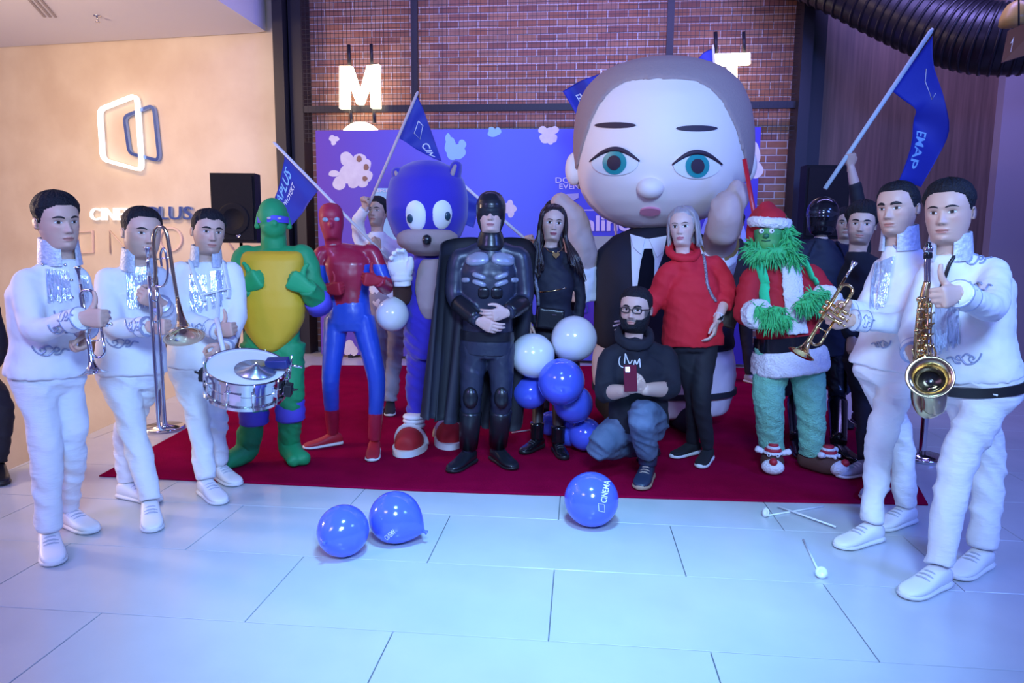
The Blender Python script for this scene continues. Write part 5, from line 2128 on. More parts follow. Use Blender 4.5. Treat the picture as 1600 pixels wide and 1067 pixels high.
# kneeling man with a phone
p = Person('kneeling bearded man with glasses in black hoodie and jeans', 4.36,
           dict(HD=(993, 486, -.06), NB=(995, 535, 0), SL=(950, 556, -.02), SR=(1044, 554, .03), EL=(944, 618, -.08), WL=(978, 614, -.32), ER=(1048, 612, -.08), WR=(1006, 612, -.34),
                HL=(972, 668, .04), HR=(1022, 662, .02), KL=(930, 704, -.10), KR=(1002, 648, -.34)),
           [(1004, 700, 200), (1012, 722, -22, .13)])
kf = dict(skin=(.62, .41, .33), hair=(.012, .010, .012), stubble=.8, moustache=.85, fw=1.1, jaw=1.1, seed=7, brow=1.2, nose=1.05, smile=0)
p.ank[0] = P(1008, 712, 4.72)
p.ank[0].z = .11
p.body(kf, size=.25, yaw=-14, pitch=0, roll=2, hands=[('WL', (.55, -.55, .45), (-.15, -.4, .9), 'R', 'grip', 1.0), ('WR', (-.6, -.5, .3), (.0, -.5, .9), 'L', 'grip', 1.0)])
M_hoodie = mat('black_hoodie_cloth', (.008, .009, .018), .85, 0, (20, .3, .008))
M_denim = mat('blue_denim', (.07, .11, .20), .85, 0, (90, .4, .004), (8, (.13, .18, .29), .8))
p.top('hoodie', M_hoodie, [(-.06, .19, .15), (.1, .19, .15), (.35, .185, .145), (.6, .195, .145), (.8, .195, .135), (.92, .165, .105), (1.0, .105, .085)], (.082, .07, .056), disp=(.018, .1), fold=(.008, 5, 12), cuff=.42)
g = Geo()
c = p.J['NB']
for k in range(2):
    g.tube([c + V(math.sin(a) * .10, -math.cos(a) * .095 + .01, .025 - .05 * math.cos(a) - .02 * k) for a in [math.radians(x) for x in range(0, 361, 15)]], .026, 10)
p.part('hood', remesh(g, .010, 3, (.01, .05)), M_hoodie)
p.legs('jeans', M_denim, (.115, .088, .07), (.175, .14), disp=(.016, .09), fold=(.012, 6, 15), low=(.8, .84))
for i, s in enumerate('LR'):
    e, w = p.J['E' + s], p.J['W' + s]
    g = Geo()
    g.limb([e.lerp(w, .25), e.lerp(w, .6), w], [.05, .045, .034], 16, 5, 1)
    g.col = (1, 1, 1)
    p.part('forearm', g, mat('skin_plain', (.62, .41, .33), .48, sss=.1))
g = Geo()
M_boot = mat('navy_boot_leather', (.02, .03, .07), .4, 0, (40, .2, .004))
a = p.ank[1]
g.limb([a + CZ * .10, a + CZ * .03, a - CZ * .03], [.066, .062, .058], 18, 4, 0, round_ends=False)
p.part('boot_shaft', g, M_boot)
p.shoes(M_boot, mat('tan_sole', (.36, .24, .18), .7), mat('tan_lace', (.4, .33, .28), .6), which=(1,), length=.30, width=.056, height=.10, sole=.035, name='boot', ankle_h=.13)
up, so, la = shoe_geo(Vector((p.ank[0].x, p.ank[0].y, .10)), 150, length=.29, width=.054, height=.09)
s_ = p.part('boot', up, M_boot)
obj('sole', so, M_blackm, s_)
p.part('hair', hair_cap(p.T, kf, top=.06, side=.03, line=.80, temple=.74, burn=.46), M_hair)
p.part('beard', hair_cap(p.T, kf, top=.05, beard=True, wave=.004), M_hair)
T = p.T
gls = p.part('glasses', Geo().tube([T @ Vector((-.03, -.475, .51)), T @ Vector((0, -.49, .52)), T @ Vector((.03, -.475, .51))], .003, 6), M_blackm)
for sd in (-1, 1):
    g = Geo()
    rim = [T @ Vector((sd * .145 + .105 * math.copysign(abs(math.cos(t)) ** .6, math.cos(t)), -.455 + .05 * abs(sd * .145 + .1 * math.cos(t)) / .25, .495 + .065 * math.copysign(abs(math.sin(t)) ** .6, math.sin(t)))) for t in [2 * math.pi * k / 24 for k in range(25)]]
    g.tube(rim, .0035, 6)
    obj('rim', g, M_blackm, gls)
    g = Geo()
    g.tube([T @ Vector((sd * .25, -.41, .52)), T @ Vector((sd * .35, -.20, .52)), T @ Vector((sd * .355, .03, .50))], .003, 6)
    obj('temple_arm', g, M_blackm, gls)
bvk = p.bvh['hoodie']
for pts in ([(969, 560), (967, 566), (968, 574), (974, 578)], [(976, 572), (977, 556), (981, 566), (984, 572), (988, 566)], [(990, 574), (992, 566), (995, 573), (999, 564), (1000, 578)]):
    p.trace('hoodie', pts, .0035, 'chest_print', M_print, p.root)
ph = thing('phone', 'dark red smartphone held up in the kneeling man\'s hands', 'phone', P(985, 606, 3.92))
c = P(985, 591, 3.95)
g = Geo()
ax = (V(.99, -.1, .05).normalized(), V(.1, .95, -.28).normalized(), V(-.02, .28, .95).normalized())
g.box(c, .075, .010, .155, ax)
obj('phone_body', remesh(g, .003, 1), mat('dark_red_case', (.12, .012, .03), .8, spec=.1), ph)
g = Geo()
g.box(c - ax[1] * .007 + ax[2] * .05 - ax[0] * .015, .025, .004, .03, ax)
obj('camera_bump', g, M_gblack, ph, smooth=False)

# woman in the red hoodie
p = Person('woman with silver blonde hair in bright red hoodie and black leggings', 4.62,
           dict(HD=(1066, 358, -.02), NB=(1074, 402, .02), SL=(1042, 424, -.02), SR=(1120, 410, .04), EL=(1022, 474, .03), WL=(994, 508, .02), ER=(1136, 462, .02), WR=(1120, 505, -.14),
                HL=(1060, 532, 0), HR=(1104, 528, 0), KL=(1086, 620, .04), KR=(1094, 622, -.06)),
           [(1082, 692, -58), (1106, 702, -30)])
wf = dict(skin=(.70, .48, .40), lips=(.55, .18, .20), hair=(.25, .21, .20), browcol=(.09, .05, .04), fw=1.0, jaw=.92, brow=.6, eyew=1.28, eyeh=1.4, lipw=1.3, nose=.75, smile=.5, neck=.85, teeth=False)
p.body(wf, size=.235, yaw=-10, roll=-3, hands=[('WL', (-.9, -.2, -.15), (-.3, -.2, .9), 'R', 'open', .92), ('WR', (-.25, -.25, -1), (-.4, -.9, 0), 'L', 'relaxed', .95)])
M_redh = mat('bright_red_hoodie', (.62, .010, .025), .8, 0, (22, .3, .008))
p.top('hoodie', M_redh, [(-.12, .20, .15), (0, .205, .155), (.2, .195, .145), (.45, .182, .135), (.65, .175, .14), (.82, .16, .12), (.93, .13, .09), (1.0, .08, .07)], (.076, .075, .062), disp=(.02, .11), fold=(.009, 5, 12), cuff=.45)
for s in 'LR':
    e, w = p.J['E' + s], p.J['W' + s]
    g = Geo()
    g.limb([e.lerp(w, .25), e.lerp(w, .6), w], [.040, .035, .026], 16, 5, 1)
    p.part('forearm', g, mat('skin_fair', (.70, .48, .40), .48, sss=.1))
p.legs('leggings', M_blk, (.10, .066, .045), (.172, .13), disp=(.01, .1), fold=(.004, 5, 14))
p.shoes(mat('black_knit', (.010, .010, .014), .85), M_wsole, None, length=.27, width=.047, height=.085, sole=.034)
g = Geo()
c = p.J['NB']
g.tube([c + V(math.sin(a) * .09, -math.cos(a) * .085 + .01, .02 - .05 * math.cos(a)) for a in [math.radians(x) for x in range(0, 361, 15)]], .028, 10)
p.part('hood', remesh(g, .010, 3, (.01, .05)), M_redh)
T = p.T
M_blond = mat('silver_blonde_hair', (.34, .30, .31), .4, 0, (60, .5, .008), stretch=(1, 1, .2))
hc = p.part('hair', hair_cap(T, dict(wf, seed=8), top=.075, side=.055, line=.86, temple=.76, burn=.42, nape=-.02), M_blond)
gr_ = [[HP(.02 + .04 * k, -.12 + .09 * k, 1.03), HP(.30, -.20 + .10 * k, .86), HP(.40, -.16 + .10 * k, .55), HP(.43, -.12 + .10 * k, .2), HP(.42 + .03 * k, -.10 + .1 * k, -.10)] for k in range(5)]
gl_ = [[HP(-.02 - .03 * k, -.10 + .10 * k, 1.02), HP(-.30, -.10 + .10 * k, .82), HP(-.375, -.02 + .09 * k, .5), HP(-.38, .02 + .08 * k, .2), HP(-.36, .02 + .08 * k, -.12)] for k in range(4)]
gb_ = [[HP(x * .6, .2, 1.0), HP(x, .42, .8), HP(x * 1.1, .46, .45), HP(x * 1.15, .42, .1), HP(x * 1.15, .38, -.2)] for x in (-.34, -.1, .12, .36)]
for gd, n in ((gr_, 60), (gl_, 40), (gb_, 40)):
    obj('hair_lock', locks(gd, n, .013, rng, .012), M_blond, hc, kind='stuff')
e, w = p.J['ER'], p.J['WR']
t = (w - e).normalized()
wt = p.part('smartwatch', Geo().tube([e.lerp(w, .86) - t * .012, e.lerp(w, .86) + t * .012], .034, 18), M_wsole, auto=40)
g = Geo()
cc = e.lerp(w, .86) - CY * .034 + CX * .004
g.box(cc, .034, .010, .038, (CX, CY, t))
obj('watch_face', g, M_gblack, wt, smooth=False)
p.trace('hoodie', [(1094, 392), (1099, 405), (1102, 425), (1104, 445), (1110, 462), (1118, 474)], .011, 'bag_strap', mat('chain_strap', (.5, .45, .5), .4, .2, None, (110, (.05, .03, .04), 1.0)), p.root, flat=.4)
hb2 = thing('handbag', 'brown shoulder bag tucked behind the red hoodie woman\'s arm', 'bag', P(1140, 512, 4.72))
g = Geo()
g.box(P(1138, 492, 4.74), .12, .10, .17, (V(.95, 0, -.3).normalized(), CY, V(.3, 0, .95).normalized()))
obj('bag_body', remesh(g, .011, 4), mat('brown_bag', (.06, .035, .022), .5, 0, (50, .5, .004)), hb2)
g = Geo()
g.limb([P(1120, 425, 4.70), P(1132, 450, 4.72), P(1136, 480, 4.74)], [.014, .014, .014], 8, 5, 1, flat=.4)
obj('bag_handle', g, mat('cream_leather', (.6, .52, .5), .6), hb2)

# green-furred person in the red and white coat
p = Person('person in green furry costume with red fur-trimmed coat and hat', 4.5,
           dict(HD=(1201, 368, -.02), NB=(1210, 415, 0), SL=(1170, 434, 0), SR=(1272, 428, .03), EL=(1164, 496, -.06), WL=(1190, 494, -.24), ER=(1300, 484, -.06), WR=(1286, 470, -.24),
                HL=(1204, 548, 0), HR=(1260, 548, 0), KL=(1200, 630, -.03), KR=(1266, 630, -.03)),
           [(1206, 710, -18), (1268, 714, 40)])
p.body(dict(skin=(.10, .34, .08), noface=True, noears=True), size=.23, yaw=-8)
M_coat = mat('red_coat_cloth', (.46, .008, .02), .8, 0, (30, .3, .006))
M_gfur = mat('green_fur', (.06, .50, .16), .9, 0, (60, .5, .008))
M_mint = mat('mint_fleece', (.22, .58, .40), .95, 0, (110, 1.0, .012))
p.top('coat', M_coat, [(-.24, .20, .16), (0, .20, .165), (.2, .195, .16), (.45, .19, .155), (.65, .195, .15), (.82, .19, .13), (.93, .15, .10), (1.0, .10, .08)], (.085, .08, .07), disp=(.016, .1), fold=(.008, 5, 12), cuff=.8)
p.legs('fleece_trousers', M_mint, (.122, .098, .078), (.19, .15), disp=[(.014, .1), (.01, .025)], fold=(.006, 5, 12), low=(.97, .97))
g = Geo()
p.torso(g, [(-.32, .23, .19), (-.28, .245, .20), (-.15, .242, .198), (-.02, .23, .19), (.02, .20, .17)])
p.part('coat_hem', remesh(g, .011, 3, [(.02, .05), (.008, .015)]), M_white_fur)
bvc = p.bvh['coat']
g = Geo()
grid = []
for i in range(22):
    y = 412 + (525 - 412) * i / 21
    row = []
    for k in range(7):
        q = ray_on(bvc, 1232 + (y - 412) * .06 - 15 + 30 * k / 6 + (y - 412) * .05, y, .018 + .012 * math.sin(math.pi * k / 6))
        row.append(q[0] if q else (row[-1] if row else P(1232, y, 4.3)))
    grid.append(row)
sheet(g, grid, .02)
p.part('fur_front', remesh(g, .009, 2, (.012, .02)), M_white_fur)
g = Geo()
c, u, f = p.spine(.10)
g.loft([superring(c + CZ * z, u, f, .212, .178, 36, .85) for z in (-.045, -.035, .035, .045)])
bl = p.part('belt', g, M_gblack, auto=40)
g = Geo()
q = P(1252, 500, 4.29)
g.box(q, .03, .012, .05, (CX, CY, CZ))
obj('buckle', g, M_chrome, bl, smooth=False)
for s, side, fi, th in (('L', 'R', (.75, -.5, -.35), (.3, -.2, .9)), ('R', 'L', (-.8, -.4, -.4), (-.2, -.2, .9))):
    e, w = p.J['E' + s], p.J['W' + s]
    t = (w - e).normalized()
    g = Geo()
    g.tube([e.lerp(w, .45), e.lerp(w, .52), e.lerp(w, .95), w], [.07, .095, .095, .07], 20)
    p.part('fur_cuff', remesh(g, .010, 3, [(.02, .04), (.008, .015)]), M_white_fur)
    g = Geo()
    add_hand(g, w, V(*fi), V(*th), side, 'relaxed', 1.05, (1, 1, 1), 1.35)
    me = g.mesh('furry_hand')
    tuft = spikes(me, 260, .05, .005, rng, None, .9)
    gvx = p.part('furry_hand', me, M_gfur)
    obj('hand_fur', tuft, M_gfur, gvx, kind='stuff')
T = p.T
g = Geo()
g.ball(T @ Vector((0, .0, .52)), (.09, .105, .12), 24, 16)
g.ball(T @ Vector((0, -.10, .22)), (.08, .08, .075), 20, 12)
g.limb([T @ Vector((0, .05, .2)), T @ Vector((0, .08, -.3))], [.075, .08], 16, 4, 0)
me = remesh(g, .008, 3)
fb = bvh_of(me)
yl, gn = np.array((.09, .34, .08)), np.array((.04, .28, .09))
c_ = np.array(T @ Vector((0, -.42, .28)))
paint(me, lambda co: gn[None, :] + (yl - gn)[None, :] * np.exp(-((np.linalg.norm(co - c_, axis=1) / .075) ** 2))[:, None])
mk = p.part('mask', me, mat('green_mask_rubber', (1, 1, 1), .6, attr=True, bump=(30, .3, .006)))
for sd in (-1, 1):
    g = Geo()
    q = T @ Vector((sd * .13, -.425, .55))
    g.ball(q, (.016, .012, .016), 14, 8, (CX, CY, CZ))
    ey = obj('eye', g, M_ew, mk)
    g = Geo()
    g.ball(q - CY * .011, (.005, .003, .005), 10, 6, (CX, CY, CZ))
    obj('pupil', g, M_ink, ey)
    g = Geo()
    g.tube([T @ Vector((sd * .06, -.455, .65)), T @ Vector((sd * .13, -.435, .665)), T @ Vector((sd * .21, -.38, .65))], [.005, .008, .004], 8)
    obj('brow', g, M_ink, mk)
g = Geo()
g.ball(T @ Vector((0, -.455, .42)), (.02, .018, .016), 14, 8, (CX, CY, CZ))
obj('nose', g, mat('dark_green', (.02, .14, .06), .5), mk)
g = Geo()
g.tube([T @ Vector((-.11, -.43, .30)), T @ Vector((0, -.465, .28)), T @ Vector((.11, -.43, .30))], .004, 6)
obj('mouth_line', g, mat('dark_green', (.02, .14, .06), .5), mk)
g = Geo()
cn = p.J['NB']
g.tube([T @ Vector((math.sin(a) * .42, -.05 - math.cos(a) * .40, -.10 + .14 * (1 - math.cos(a)))) for a in [math.radians(x) for x in range(0, 361, 20)]], .042, 10)
me = remesh(g, .012, 2)
tuft = spikes(me, 420, .055, .006, rng, None, .8)
fc = p.part('fur_collar', me, M_gfur)
obj('collar_fur', tuft, M_gfur, fc, kind='stuff')
g = Geo()
g.limb([T @ Vector((.34, .05, .75)), T @ Vector((.46, .05, .4)), T @ Vector((.55, .02, .0)), T @ Vector((.72, .0, -.28))], [.03, .045, .05, .03], 12, 5, 1)
me = remesh(g, .012, 2)
tuft = spikes(me, 260, .06, .006, rng, None, .7)
sf = p.part('side_fur', me, M_gfur)
obj('side_fur_tufts', tuft, M_gfur, sf, kind='stuff')
for pts in ([(1186, 410), (1190, 440), (1196, 470), (1200, 492)], [(1240, 396), (1252, 412), (1263, 432), (1272, 450)]):
    out = []
    for q in spline([Vector((x, y, 0)) for x, y in pts], 6):
        h = ray_on(bvc, q.x, q.y, .022)
        if h:
            out.append(h[0])
    g = Geo()
    g.tube(out, .034, 10, flat=.35, up=-CY)
    p.part('scarf_end', g, mat('bright_green_scarf', (.03, .62, .25), .85, 0, (60, .5, .005)))
# hat
g = Geo()
g.ball(T @ Vector((0, .02, .80)), (.105, .115, .10), 24, 14)
g.limb([T @ Vector((-.05, .1, 1.05)), T @ Vector((-.34, .2, .9)), T @ Vector((-.46, .22, .5)), T @ Vector((-.48, .2, .1))], [.085, .06, .045, .03], 16, 6, 2)
ht = p.part('hat', remesh(g, .010, 4, (.008, .06)), M_coat)
g = Geo()
g.tube([T @ Vector((math.sin(a) * .45, -math.cos(a) * .50 + .03, .78 - .03 * math.sin(a))) for a in [math.radians(x) for x in range(0, 361, 15)]], .034, 12)
obj('hat_brim', remesh(g, .010, 2, [(.014, .03), (.006, .012)]), M_white_fur, ht)
g = Geo()
g.ball(T @ Vector((-.50, .18, -.0)), .04, 16, 10)
obj('pompom', remesh(g, .009, 2, (.014, .02)), M_white_fur, ht)
# plush slippers
for i in range(2):
    A, ang = p.ank[i], math.radians(p.ang[i])
    d = V(math.sin(ang), -math.cos(ang), 0)
    s = d.cross(CZ)
    o = Vector((A.x, A.y, 0))
    g = Geo()
    g.limb([o - d * .05 + CZ * .062, o + d * .10 + CZ * .062, o + d * .16 + CZ * .06], [.062, .078, .06], 18, 5, 1)
    g.v = [(x_, y_, max(z_, .006)) for x_, y_, z_ in g.v]
    sl = p.part('plush_slipper', remesh(g, .010, 3), M_brown)
    g = Geo()
    g.ball(o + d * .19 + CZ * .055, (.072, .055, .05), 20, 12, (s, d, CZ))
    obj('snout', g, M_white_fur, sl)
    g = Geo()
    g.ball(o + d * .225 + CZ * .098, .026, 16, 10)
    obj('red_nose', g, M_red, sl)
    for k in (-1, 1):
        g = Geo()
        g.ball(o + d * .17 + s * k * .028 + CZ * .128, .013, 12, 8)
        ew = obj('eye', g, M_ew, sl)
        g = Geo()
        g.ball(o + d * .181 + s * k * .028 + CZ * .131, .006, 8, 6)
        obj('pupil', g, M_ink, ew)
        g = Geo()
        g.limb([o + d * .11 + s * k * .06 + CZ * .13, o + d * .11 + s * k * .10 + CZ * .145], [.018, .024], 10, 3, 0)
        obj('ear', remesh(g, .007, 2), M_white_fur, sl)
    for k, mm in enumerate((M_white_fur, M_red, M_white_fur, M_red)):
        g = Geo()
        r0 = .068 - .011 * k
        g.lathe(o + d * .11 + CZ * (.125 + .017 * k), CZ, [(r0 * .9, 0), (r0, .006), (r0 * .9, .017)], 18)
        obj('cap_stripe', g, mm, sl)

# black helmet and cloak
p = Person('person in glossy black helmet and dark cloak behind the furry costume', 5.38,
           dict(HD=(1285, 340, -.02), NB=(1285, 378, 0), SL=(1252, 394, 0), SR=(1320, 394, 0), EL=(1246, 455, 0), WL=(1214, 500, -.38), ER=(1326, 450, 0), WR=(1320, 500, -.1),
                HL=(1262, 540, 0), HR=(1306, 540, 0), KL=(1244, 620, -.02), KR=(1308, 618, -.02)),
           [(1246, 688, -10), (1310, 694, 12)])
p.body(dict(skin=(.6, .42, .36), noears=True, noface=True), size=.235)
p.top('tunic', mat('navy_cloak_cloth', (.012, .016, .04), .75, 0, (20, .4, .008)), [(t, a * 1.15, b * 1.15) for t, a, b in BODY], (.085, .08, .06), disp=(.016, .1), fold=(.008, 6, 14))
p.legs('leather_trousers', M_blkl, (.10, .07, .055), disp=(.01, .08), fold=(.008, 6, 16))
p.shoes(M_gblack, M_blackm, None, length=.29, width=.052, name='boot')
for i, s in enumerate('LR'):
    g = Geo()
    k, a = p.J['K' + s], p.ank[i]
    g.limb([k.lerp(a, .2), k.lerp(a, .6), a], [.074, .066, .056], 16, 5, 0, round_ends=False)
    p.part('boot_shaft', g, M_gblack)
T = p.T
g = Geo()
g.ball(T @ Vector((0, .02, .58)), (.115, .132, .125), 26, 16)
g.limb([T @ Vector((0, .0, .5)), T @ Vector((0, -.06, .10))], [.112, .098], 22, 5, 0)
hm = p.part('helmet', remesh(g, .008, 3), M_gblack)
g = Geo()
grid = []
for i in range(6):
    grid.append([T @ Vector(((.49 - .02 * abs(i - 2.5)) * math.sin(a), -.02 - (.545 - .01 * abs(i - 2.5)) * math.cos(a), .44 + i * .045)) for a in [math.radians(-75 + 150 * k / 24) for k in range(25)]])
sheet(g, grid, .006)
obj('visor', g, mat('dark_visor', (.02, .02, .03), .05, 0, coat=1.0), hm)
g = Geo()
cn = p.J['NB']
grid = []
for i in range(16):
    t = i / 15
    grid.append([P(1285, 382, 5.38) + V((.12 + .16 * min(t * 3, 1) + .05 * t) * math.sin(a), .02 - (.10 + .08 * min(t * 3, 1)) * math.cos(a), .01 - 1.15 * t ** 1.3 - .02 * min(t * 3, 1) + .02 * math.sin(a * 9) * t) for a in [math.radians(40 + 280 * k / 40) for k in range(41)]])
sheet(g, grid, .008)
p.part('cloak', g, mat('navy_cloak_cloth', (.012, .016, .04), .75))
rs = obj('red_stick', Geo().tube([P(1163, 248, 4.9), P(1180, 345, 4.92), P(1212, 520, 4.95)], [.016, .016, .016], 12), mat('red_tube', (.5, .015, .03), .3), label='thin red tube rising behind the fur-trimmed hat', cat='stick')

# young man in black at the back right
p = Person('smiling young man in black between helmet wearer and trumpeter', 4.74,
           dict(HD=(1346, 354, -.02), NB=(1352, 404, .02), SL=(1322, 424, .05), SR=(1392, 424, 0), EL=(1318, 490, .05), WL=(1330, 530, -.02), ER=(1400, 500, .0), WR=(1400, 560, -.02),
                HL=(1336, 560, .03), HR=(1384, 560, 0), KL=(1352, 640, .02), KR=(1376, 650, -.05)),
           [(1352, 722, -70), (1376, 748, -48)])
yf = dict(skin=(.62, .41, .32), hair=(.010, .009, .012), stubble=.45, moustache=.6, fw=1.03, smile=.9, brow=1.2, seed=12)
p.body(yf, size=.245, yaw=-2, roll=4, hands=[('WL', (0, -.3, -1), (.5, -.8, 0), 'R', 'relaxed')])
p.top('sweater', M_hoodie, BODY, (.07, .058, .046), disp=(.014, .1), fold=(.006, 6, 14))
p.legs('trousers', M_blk, (.095, .07, .05), fold=(.008, 6, 16))
M_gs = mat('grey_knit', (.36, .38, .46), .8, 0, (80, .4, .004))
p.shoes(M_gs, M_wsole, M_wsole, length=.29, width=.052)
p.part('hair', hair_cap(p.T, yf, top=.17, side=.06, line=.78, temple=.72, burn=.46, wave=.012), M_hair)

# flag waver in the white shirt
p = Person('man in white shirt holding up a flag behind the red and blue bodysuit', 6.15,
           dict(HD=(590, 334, -.02), NB=(590, 370, 0), SL=(562, 382, 0), SR=(620, 384, .02), EL=(558, 350, -.06), WL=(571, 328, -.14), ER=(628, 425, -.02), WR=(592, 392, -.25),
                HL=(592, 470, 0), HR=(624, 470, 0), KL=(586, 560, -.02), KR=(616, 556, -.02)),
           [(592, 626, 5), (610, 628, 8)])
qf = dict(skin=(.55, .36, .28), stubble=.3, seed=13, fw=1.0)
p.body(qf, size=.235, yaw=-25, pitch=-8, hands=[('WL', (.15, -.2, 1), (.8, -.3, 0), 'R', 'fist'), ('WR', (-.5, -.3, .6), (.2, -.4, .9), 'L', 'fist')])
p.top('shirt', M_shirt, BODY, (.068, .056, .044), disp=(.014, .1), fold=(.007, 6, 12))
p.legs('chinos', mat('grey_chino', (.30, .29, .36), .85, 0, (60, .3, .004)), (.10, .08, .065), fold=(.010, 6, 14))
p.shoes(M_blk, M_wsole, None, length=.28, width=.05)
p.part('hair', hair_cap(p.T, qf, top=.10, side=.03, line=.80), M_hair)

# people hidden behind others
p = Person('dark-haired person mostly hidden behind the woman in the black dress', 6.15,
           dict(HD=(866, 340, 0), NB=(866, 378, 0), SL=(836, 392, 0), SR=(894, 392, 0), EL=(818, 430, -.04), WL=(830, 386, -.16), ER=(900, 450, 0), WR=(896, 500, 0),
                HL=(848, 500, 0), HR=(884, 500, 0), KL=(848, 580, 0), KR=(884, 580, 0)), [(848, 648, 0), (884, 648, 0)])
hf = dict(skin=(.55, .36, .28), seed=14)
p.body(hf, size=.235, hands=[('WL', (-.25, -.3, .9), (.8, -.3, .3), 'R', 'fist', .95)])
p.top('sweater', M_blk, BODY, (.068, .056, .044), disp=(.012, .1))
p.legs('trousers', M_blk)
p.shoes(M_blk, M_blackm, None)
p.part('hair', hair_cap(p.T, hf, top=.10, side=.04), M_hair)
p = Person('person in black trousers and white sneakers behind the giant mascot', 7.7,
           dict(HD=(1150, 350, 0), NB=(1150, 380, 0), SL=(1128, 392, 0), SR=(1172, 392, 0), EL=(1124, 360, 0), WL=(1128, 320, -.05), ER=(1178, 430, 0), WR=(1176, 465, 0),
                HL=(1136, 468, 0), HR=(1164, 468, 0), KL=(1136, 530, 0), KR=(1166, 530, 0)), [(1138, 582, -35), (1172, 586, 25)])
p.body(dict(hf, seed=15), size=.235, hands=[('WL', (0, -.2, 1), (.8, -.3, .3), 'R', 'fist', .95)])
p.top('sweater', M_blk, BODY, (.068, .056, .044), disp=(.012, .1))
p.legs('trousers', M_blk)
p.shoes(M_gs, M_wsole, None)
p.part('hair', hair_cap(p.T, hf, top=.10, side=.04), M_hair)
p = Person('person in black raising a flag behind the helmet wearer', 5.85,
           dict(HD=(1322, 352, 0), NB=(1322, 388, 0), SL=(1298, 400, 0), SR=(1352, 392, 0), EL=(1296, 450, 0), WL=(1300, 490, 0), ER=(1340, 315, -.03), WR=(1329, 262, -.06),
                HL=(1306, 510, 0), HR=(1342, 510, 0), KL=(1306, 580, 0), KR=(1342, 580, 0)), [(1310, 646, 0), (1342, 646, 0)])
p.body(dict(hf, seed=16), size=.235, hands=[('WR', (-.12, -.15, 1), (.9, -.2, .3), 'L', 'fist', 1.0)])
p.top('sweater', M_blk, BODY, (.068, .058, .05), disp=(.012, .1), cuff=.5)
e, w = p.J['ER'], p.J['WR']
p.part('forearm', Geo().limb([e.lerp(w, .3), e.lerp(w, .6), w], [.042, .038, .027], 14, 4, 1), mat('skin_fair', (.70, .48, .40), .48, sss=.1))
p.legs('trousers', M_blk)
p.shoes(M_blk, M_blackm, None)
p.part('hair', hair_cap(p.T, hf, top=.10, side=.04), M_hair)
# ------------------------------------------------------------------ instruments


def pp(pts, d, sub=6):
    return spline([P(x, y, d + (q[0] if q else 0)) for x, y, *q in pts], sub)


def trumpet(label, mouth, bell, side, m, tilt):
    """mouth, bell = end points; side = direction in which the tubing lies next to the bell tube"""
    M, B = Vector(mouth), Vector(bell)
    L = (B - M).length
    x = (B - M).normalized()
    s = Vector(side)
    s = (s - x * s.dot(x)).normalized()
    w = x.cross(s)
    t = thing('trumpet', label, 'trumpet', M.lerp(B, .5) - CZ * .0)
    A = lambda a, b, c=0.0: M + x * (a * L) + s * b + w * c
    g = Geo()
    g.lathe(A(0, 0), x, [(.008, 0), (.0135, .001), (.0135, .008), (.009, .02), (.005, .045), (.005, .085)], 16)
    obj('mouthpiece', g, M_silverm, t)
    g = Geo()
    n = 14
    lead = [A(.17, 0), A(.4, 0), A(.80, 0)] + [A(.80 + .06 * math.sin(a), .028 - .028 * math.cos(a)) for a in [math.pi * k / 8 for k in range(1, 8)]] + [A(.80, .056), A(.58, .056)]
    g.tube(lead, .0062, 10)
    obj('leadpipe', g, m, t)
    g = Geo()
    bp = [A(.52, .056, .016), A(.34, .056, .016)] + [A(.28 - .05 * math.sin(a), .028 + .028 * math.cos(a), .016) for a in [math.pi * k / 8 for k in range(0, 9)]] + [A(.45, 0, .016), A(.62, 0, .016)]
    g.tube(bp, .0068, 10)
    prof = [(.0068, 0), (.0072, .05), (.009, .09), (.012, .115), (.018, .138), (.028, .155), (.043, .166), (.060, .172), (.062, .173), (.060, .1745), (.040, .168), (.022, .150), (.011, .115), (.004, .09)]
    k = (.38 * L) / .172
    g.lathe(A(.62, 0, .016), x, [(r, z * k) for r, z in prof], 26)
    obj('bell', g, m, t)
    for i in range(3):
        g = Geo()
        c = A(.46 + .055 * i, .03, .008)
        g.lathe(c - s * .055, s, [(.0105, 0), (.0105, .012), (.0085, .014), (.0085, .10), (.0105, .102), (.0105, .114), (.003, .116), (.003, .128), (.008, .129), (.008, .133)], 14)
        obj('valve', g, m, t)
    g = Geo()
    g.tube([A(.50, .05, .03)] + [A(.42, .05, .034), A(.40, .038, .034), A(.42, .026, .034), A(.52, .026, .03)], .005, 8)
    obj('valve_slide', g, m, t)
    g = Geo()
    g.tube([A(.70, 0), A(.70, .056)], .003, 6)
    obj('brace', g, m, t)
    return t


trumpet('silver trumpet hanging mouthpiece up in front of the leftmost musician', P(121, 416, 3.10), P(149, 583, 3.06), V(1, .1, .1), M_silverm, 0)
trumpet('gold trumpet pointing down in the right-hand trumpeter\'s hands', P(1336, 409, 3.28), P(1250, 553, 3.20), V(.8, .1, .6), M_gold, 0)

